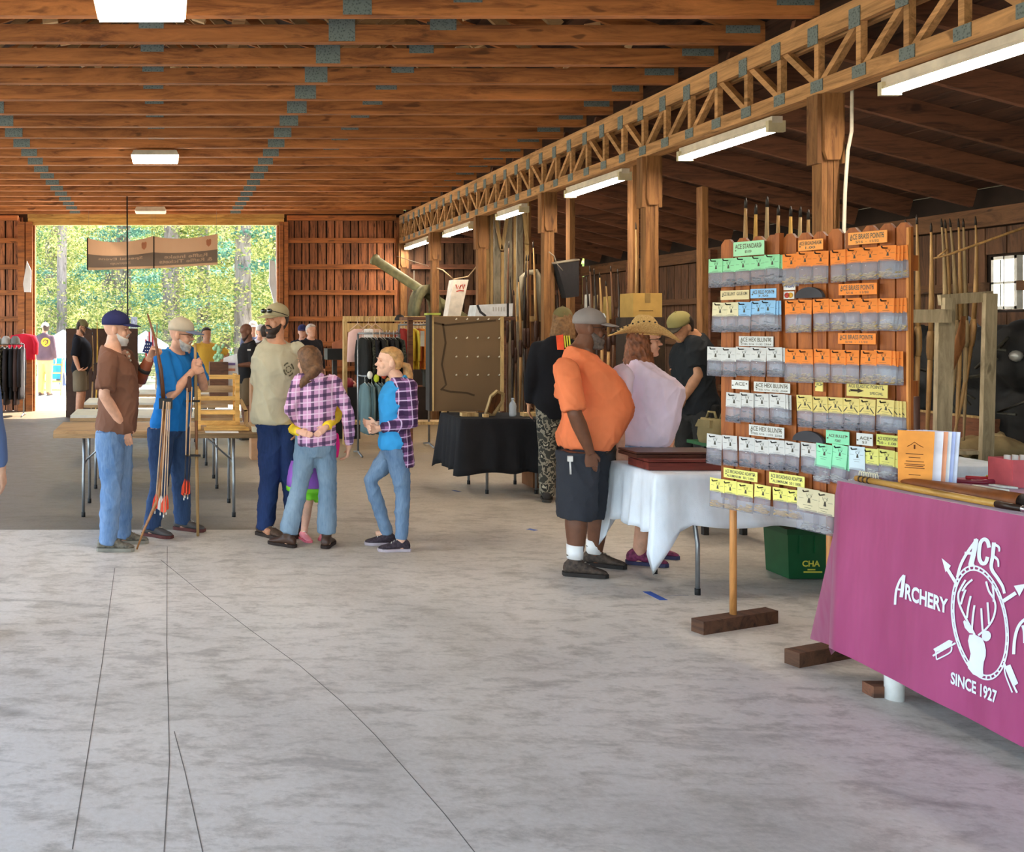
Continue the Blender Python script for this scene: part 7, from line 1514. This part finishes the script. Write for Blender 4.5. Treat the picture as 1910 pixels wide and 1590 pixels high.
mb = MB(); [mb.bar(V((X(1280+6*k, t), t*FOC-.5, .735+.012*k)), V((X(1310+5*k, t), t*FOC-.42, .745+.01*k)), .03, .012) for k in range(4)]; o = solo('leaf_bundle', mb, M('7a8a50', .7, 0, .2), 'bundle of green flat leaves on the green-edged table', 'bundle'); o['kind'] = 'stuff'; del o['category']

# ---------------------------------------------------------------- outdoors
def leaf_mat(cols, tr=.5):
    n = N('leaf_'+cols[0]); g = n.n('NewGeometry'); c = n.ramp(g.outputs['Random Per Island'], *[(i/(len(cols)-1), q) for i, q in enumerate(cols)])
    n.color(c, .6, 0, .3); t_ = n.n('BsdfTranslucent'); n.l(c, t_.inputs[0]); mx = n.n('MixShader'); mx.inputs[0].default_value = tr
    n.l(n.b.outputs[0], mx.inputs[1]); n.l(t_.outputs[0], mx.inputs[2]); n.l(mx.outputs[0], n.out.inputs[0]); return n.m
def leaf_cloud(clumps, n_leaf, size, flat=0.0):
    mb = MB()
    for c, r in clumps:
        for _ in range(n_leaf):
            d = V((rnd.gauss(0, 1), rnd.gauss(0, 1), rnd.gauss(0, 1)*(1-flat))).normalized()*r*rnd.uniform(.5, 1.05); p = V(c)+V((d.x, d.y, d.z*(1-flat*.6)))
            u = V((rnd.gauss(0, 1), rnd.gauss(0, 1), rnd.gauss(0, .6))).normalized(); w = u.orthogonal().normalized(); s_ = size*rnd.uniform(.6, 1.3)
            mb.add([p-u*s_, p+w*s_*.55, p+u*s_, p-w*s_*.55], [(0, 1, 2, 3)])
    return mb
LEAF_Y = leaf_mat(('5a7440', '8c9a58', 'c4be74', 'e4dc9c')); LEAF_T = leaf_mat(('47776a', '66957f', '8cb49a')); BARK = wood('8c8078', '5c534c', 'z', 5, 1.5, .15, .9)
leafy = []
for v in range(3):
    cl = [(V((rnd.gauss(0, 1.5), rnd.gauss(0, 1.5), rnd.uniform(1.0, 11))), rnd.uniform(.6, 1.2)) for _ in range(46)]; leafy.append(leaf_cloud(cl, 330, .066).mesh('foliage', LEAF_Y))
piney = []
for v in range(2):
    cl = []
    for z in range(9):
        for k in range(5): a = rnd.uniform(0, 2*PI); q = rnd.uniform(.7, 2.8); cl.append((V((q*math.cos(a), q*math.sin(a), .8+z*1.15-q*.18)), rnd.uniform(.6, 1.0)))
    piney.append(leaf_cloud(cl, 330, .062, .75).mesh('foliage', LEAF_T))
def trunk(r, h):
    mb = MB(); mb.tube([(0, 0, -.1), (.05, 0, h*.3), (-.06, .05, h*.65), (.05, 0, h)], [r*1.2, r, r*.85, r*.6], 10); return mb.mesh('trunk', BARK)
TR = [trunk(.28, 13), trunk(.2, 12)]
spots = [(-6.6, 33, 1), (-4.6, 39, 0), (-3.4, 31, 2), (-1.6, 36, 1), (.2, 33, 0), (1.6, 40, 1), (2.6, 32, 0), (4.2, 36, 2), (5.6, 33, 1), (-9, 38, 0), (-5.6, 46, 0), (-2.6, 46, 1), (.6, 47, 0), (3.6, 47, 0), (6.6, 45, 1), (8, 38, 0), (-8, 47, 1), (9, 48, 0), (-11, 55, 0), (-7, 57, 0), (-3.5, 56, 0), (0, 58, 1), (3.5, 56, 0), (7, 57, 0), (10.5, 55, 0), (-12, 44, 1), (12, 42, 1), (-1, 29.5, 3), (-5, 29, 3), (3.6, 29, 3)]
def rowof(y): return 0 if y < 30 else 1 if y < 35 else 2 if y < 42 else 3 if y < 50 else 4
for i, (x, y, k) in enumerate(spots):
    same = sorted(q[0] for q in spots if rowof(q[1]) == rowof(y) and q[2] == k); rk = ORD[same.index(x)]; kind = {0: 'yellow-green leafy tree', 1: 'blue-green conifer', 2: 'slim yellow-green tree', 3: 'low leafy bush'}[k]
    o = thing('tree' if k != 3 else 'bush', '%s outside, %s from the coat-rail jamb in the %s row' % (kind, rk, ('bush', 'nearest', 'second', 'third', 'deepest')[rowof(y)]), 'tree' if k != 3 else 'bush', (x, y, -.14), rnd.uniform(0, 6), 'trees beyond the doorway')
    if k == 3: o.scale = (.55, .55, .16)
    elif k == 2: o.scale = (.8, .8, 1)
    f = link('foliage', (leafy[i % 3] if k != 1 else piney[i % 2]), o); f['kind'] = 'stuff'; link('trunk', TR[0 if k != 2 else 1], o)
# dense wood farther back
mb = leaf_cloud([(V((rnd.uniform(-34, 34), rnd.uniform(66, 78), rnd.uniform(.5, 19))), rnd.uniform(1.6, 2.8)) for _ in range(330)], 60, .34); o = link('treeline', mb.mesh('treeline', leaf_mat(('4c6c34', '7a8c3c', 'b8b450', 'd8cc6a')))); o['kind'] = 'stuff'
mb = MB(); mb.prism([(-60, 82, -.2), (60, 82, -.2), (60, 90, 15), (-60, 90, 15)], (0, 1, 0)); struct(mb.build('hill', M('6f8038', .95, 0, .2, .6)))
# white canopies, blue sign, wooden steps and stand outside
def canopy(label, x, y, w, h, blue=None):
    o = thing('canopy_tent', label, 'tent', (x, y, -.14)); a = w/2
    mb = MB(); mb.add([(-a, -a, h), (a, -a, h), (a, a, h), (-a, a, h), (0, 0, h+w*.32)], [(0, 1, 4), (1, 2, 4), (2, 3, 4), (3, 0, 4), (3, 2, 1, 0)]); mb.build('roof_cloth', cloth('f2f2f4'), o)
    for sx, sy in ((-1, -1), (1, -1), (1, 1), (-1, 1)): mb = MB(); mb.tube([(sx*a*.97, sy*a*.97, 0), (sx*a*.97, sy*a*.97, h)], .025, 8); mb.build('pole', M('e6e8ea', .4), o)
    mb = MB(); mb.span((-a, -a-.01, h-.22), (a, -a+.005, h)); mb.build('valance', cloth('f0f0f2'), o)
    if blue: mb = MB(); mb.span((-a*.55, -a-.03, h-.75), (a*.5, -a-.015, h-.2)); mb.build('blue_panel', cloth('3f8fe0'), o)
    return o
canopy('white canopy tent with a blue panel outside by the coat-rail jamb', X(118, .0155), .0155*FOC, 1.75, 1.05+.0, True).scale = (1, 1, 1.05)
canopy('white canopy tent farther outside, glimpsed beside the striped flag', X(272, .0165), .0165*FOC, 1.4, 1.2)
r = thing('wooden_steps', 'pale wooden steps standing on the sunny ground outside the doorway', 'steps', (X(96, .0128), .0128*FOC+.3, -.03)); 
for k in range(4): part_box('tread', (-.2, -.1+.1*k, .12+.2*k), (.2, .02+.1*k, .15+.2*k), PINE, r)
for sx in (-.22, .2): seg('stringer', (sx, -.1, .0), (sx, .3, .85), .025, .14, (0, -1, 1), PINE, r)
r = thing('folded_stand', 'white folding stand with blue cloth outside by the canopy', 'stand', (X(118, .0133), .0133*FOC, -.03))
for a, b in (((-.1, 0, 0), (.08, 0, 1.1)), ((.12, 0, 0), (-.06, 0, 1.1))): mb = MB(); mb.tube([a, b], .016, 6); mb.build('leg', M('eceef0', .5), r)
mb = MB(); mb.prism([(-.1, .02, .2), (.06, .02, .2), (.04, .02, .8), (-.06, .02, .8)], (0, .02, 0)); mb.build('blue_cloth', cloth('5a6c90'), r)
# ---------------------------------------------------------------- tidy up
for o in bpy.data.objects:
    if '_w' in o: del o['_w']
bpy.data.batch_remove(TRASH)
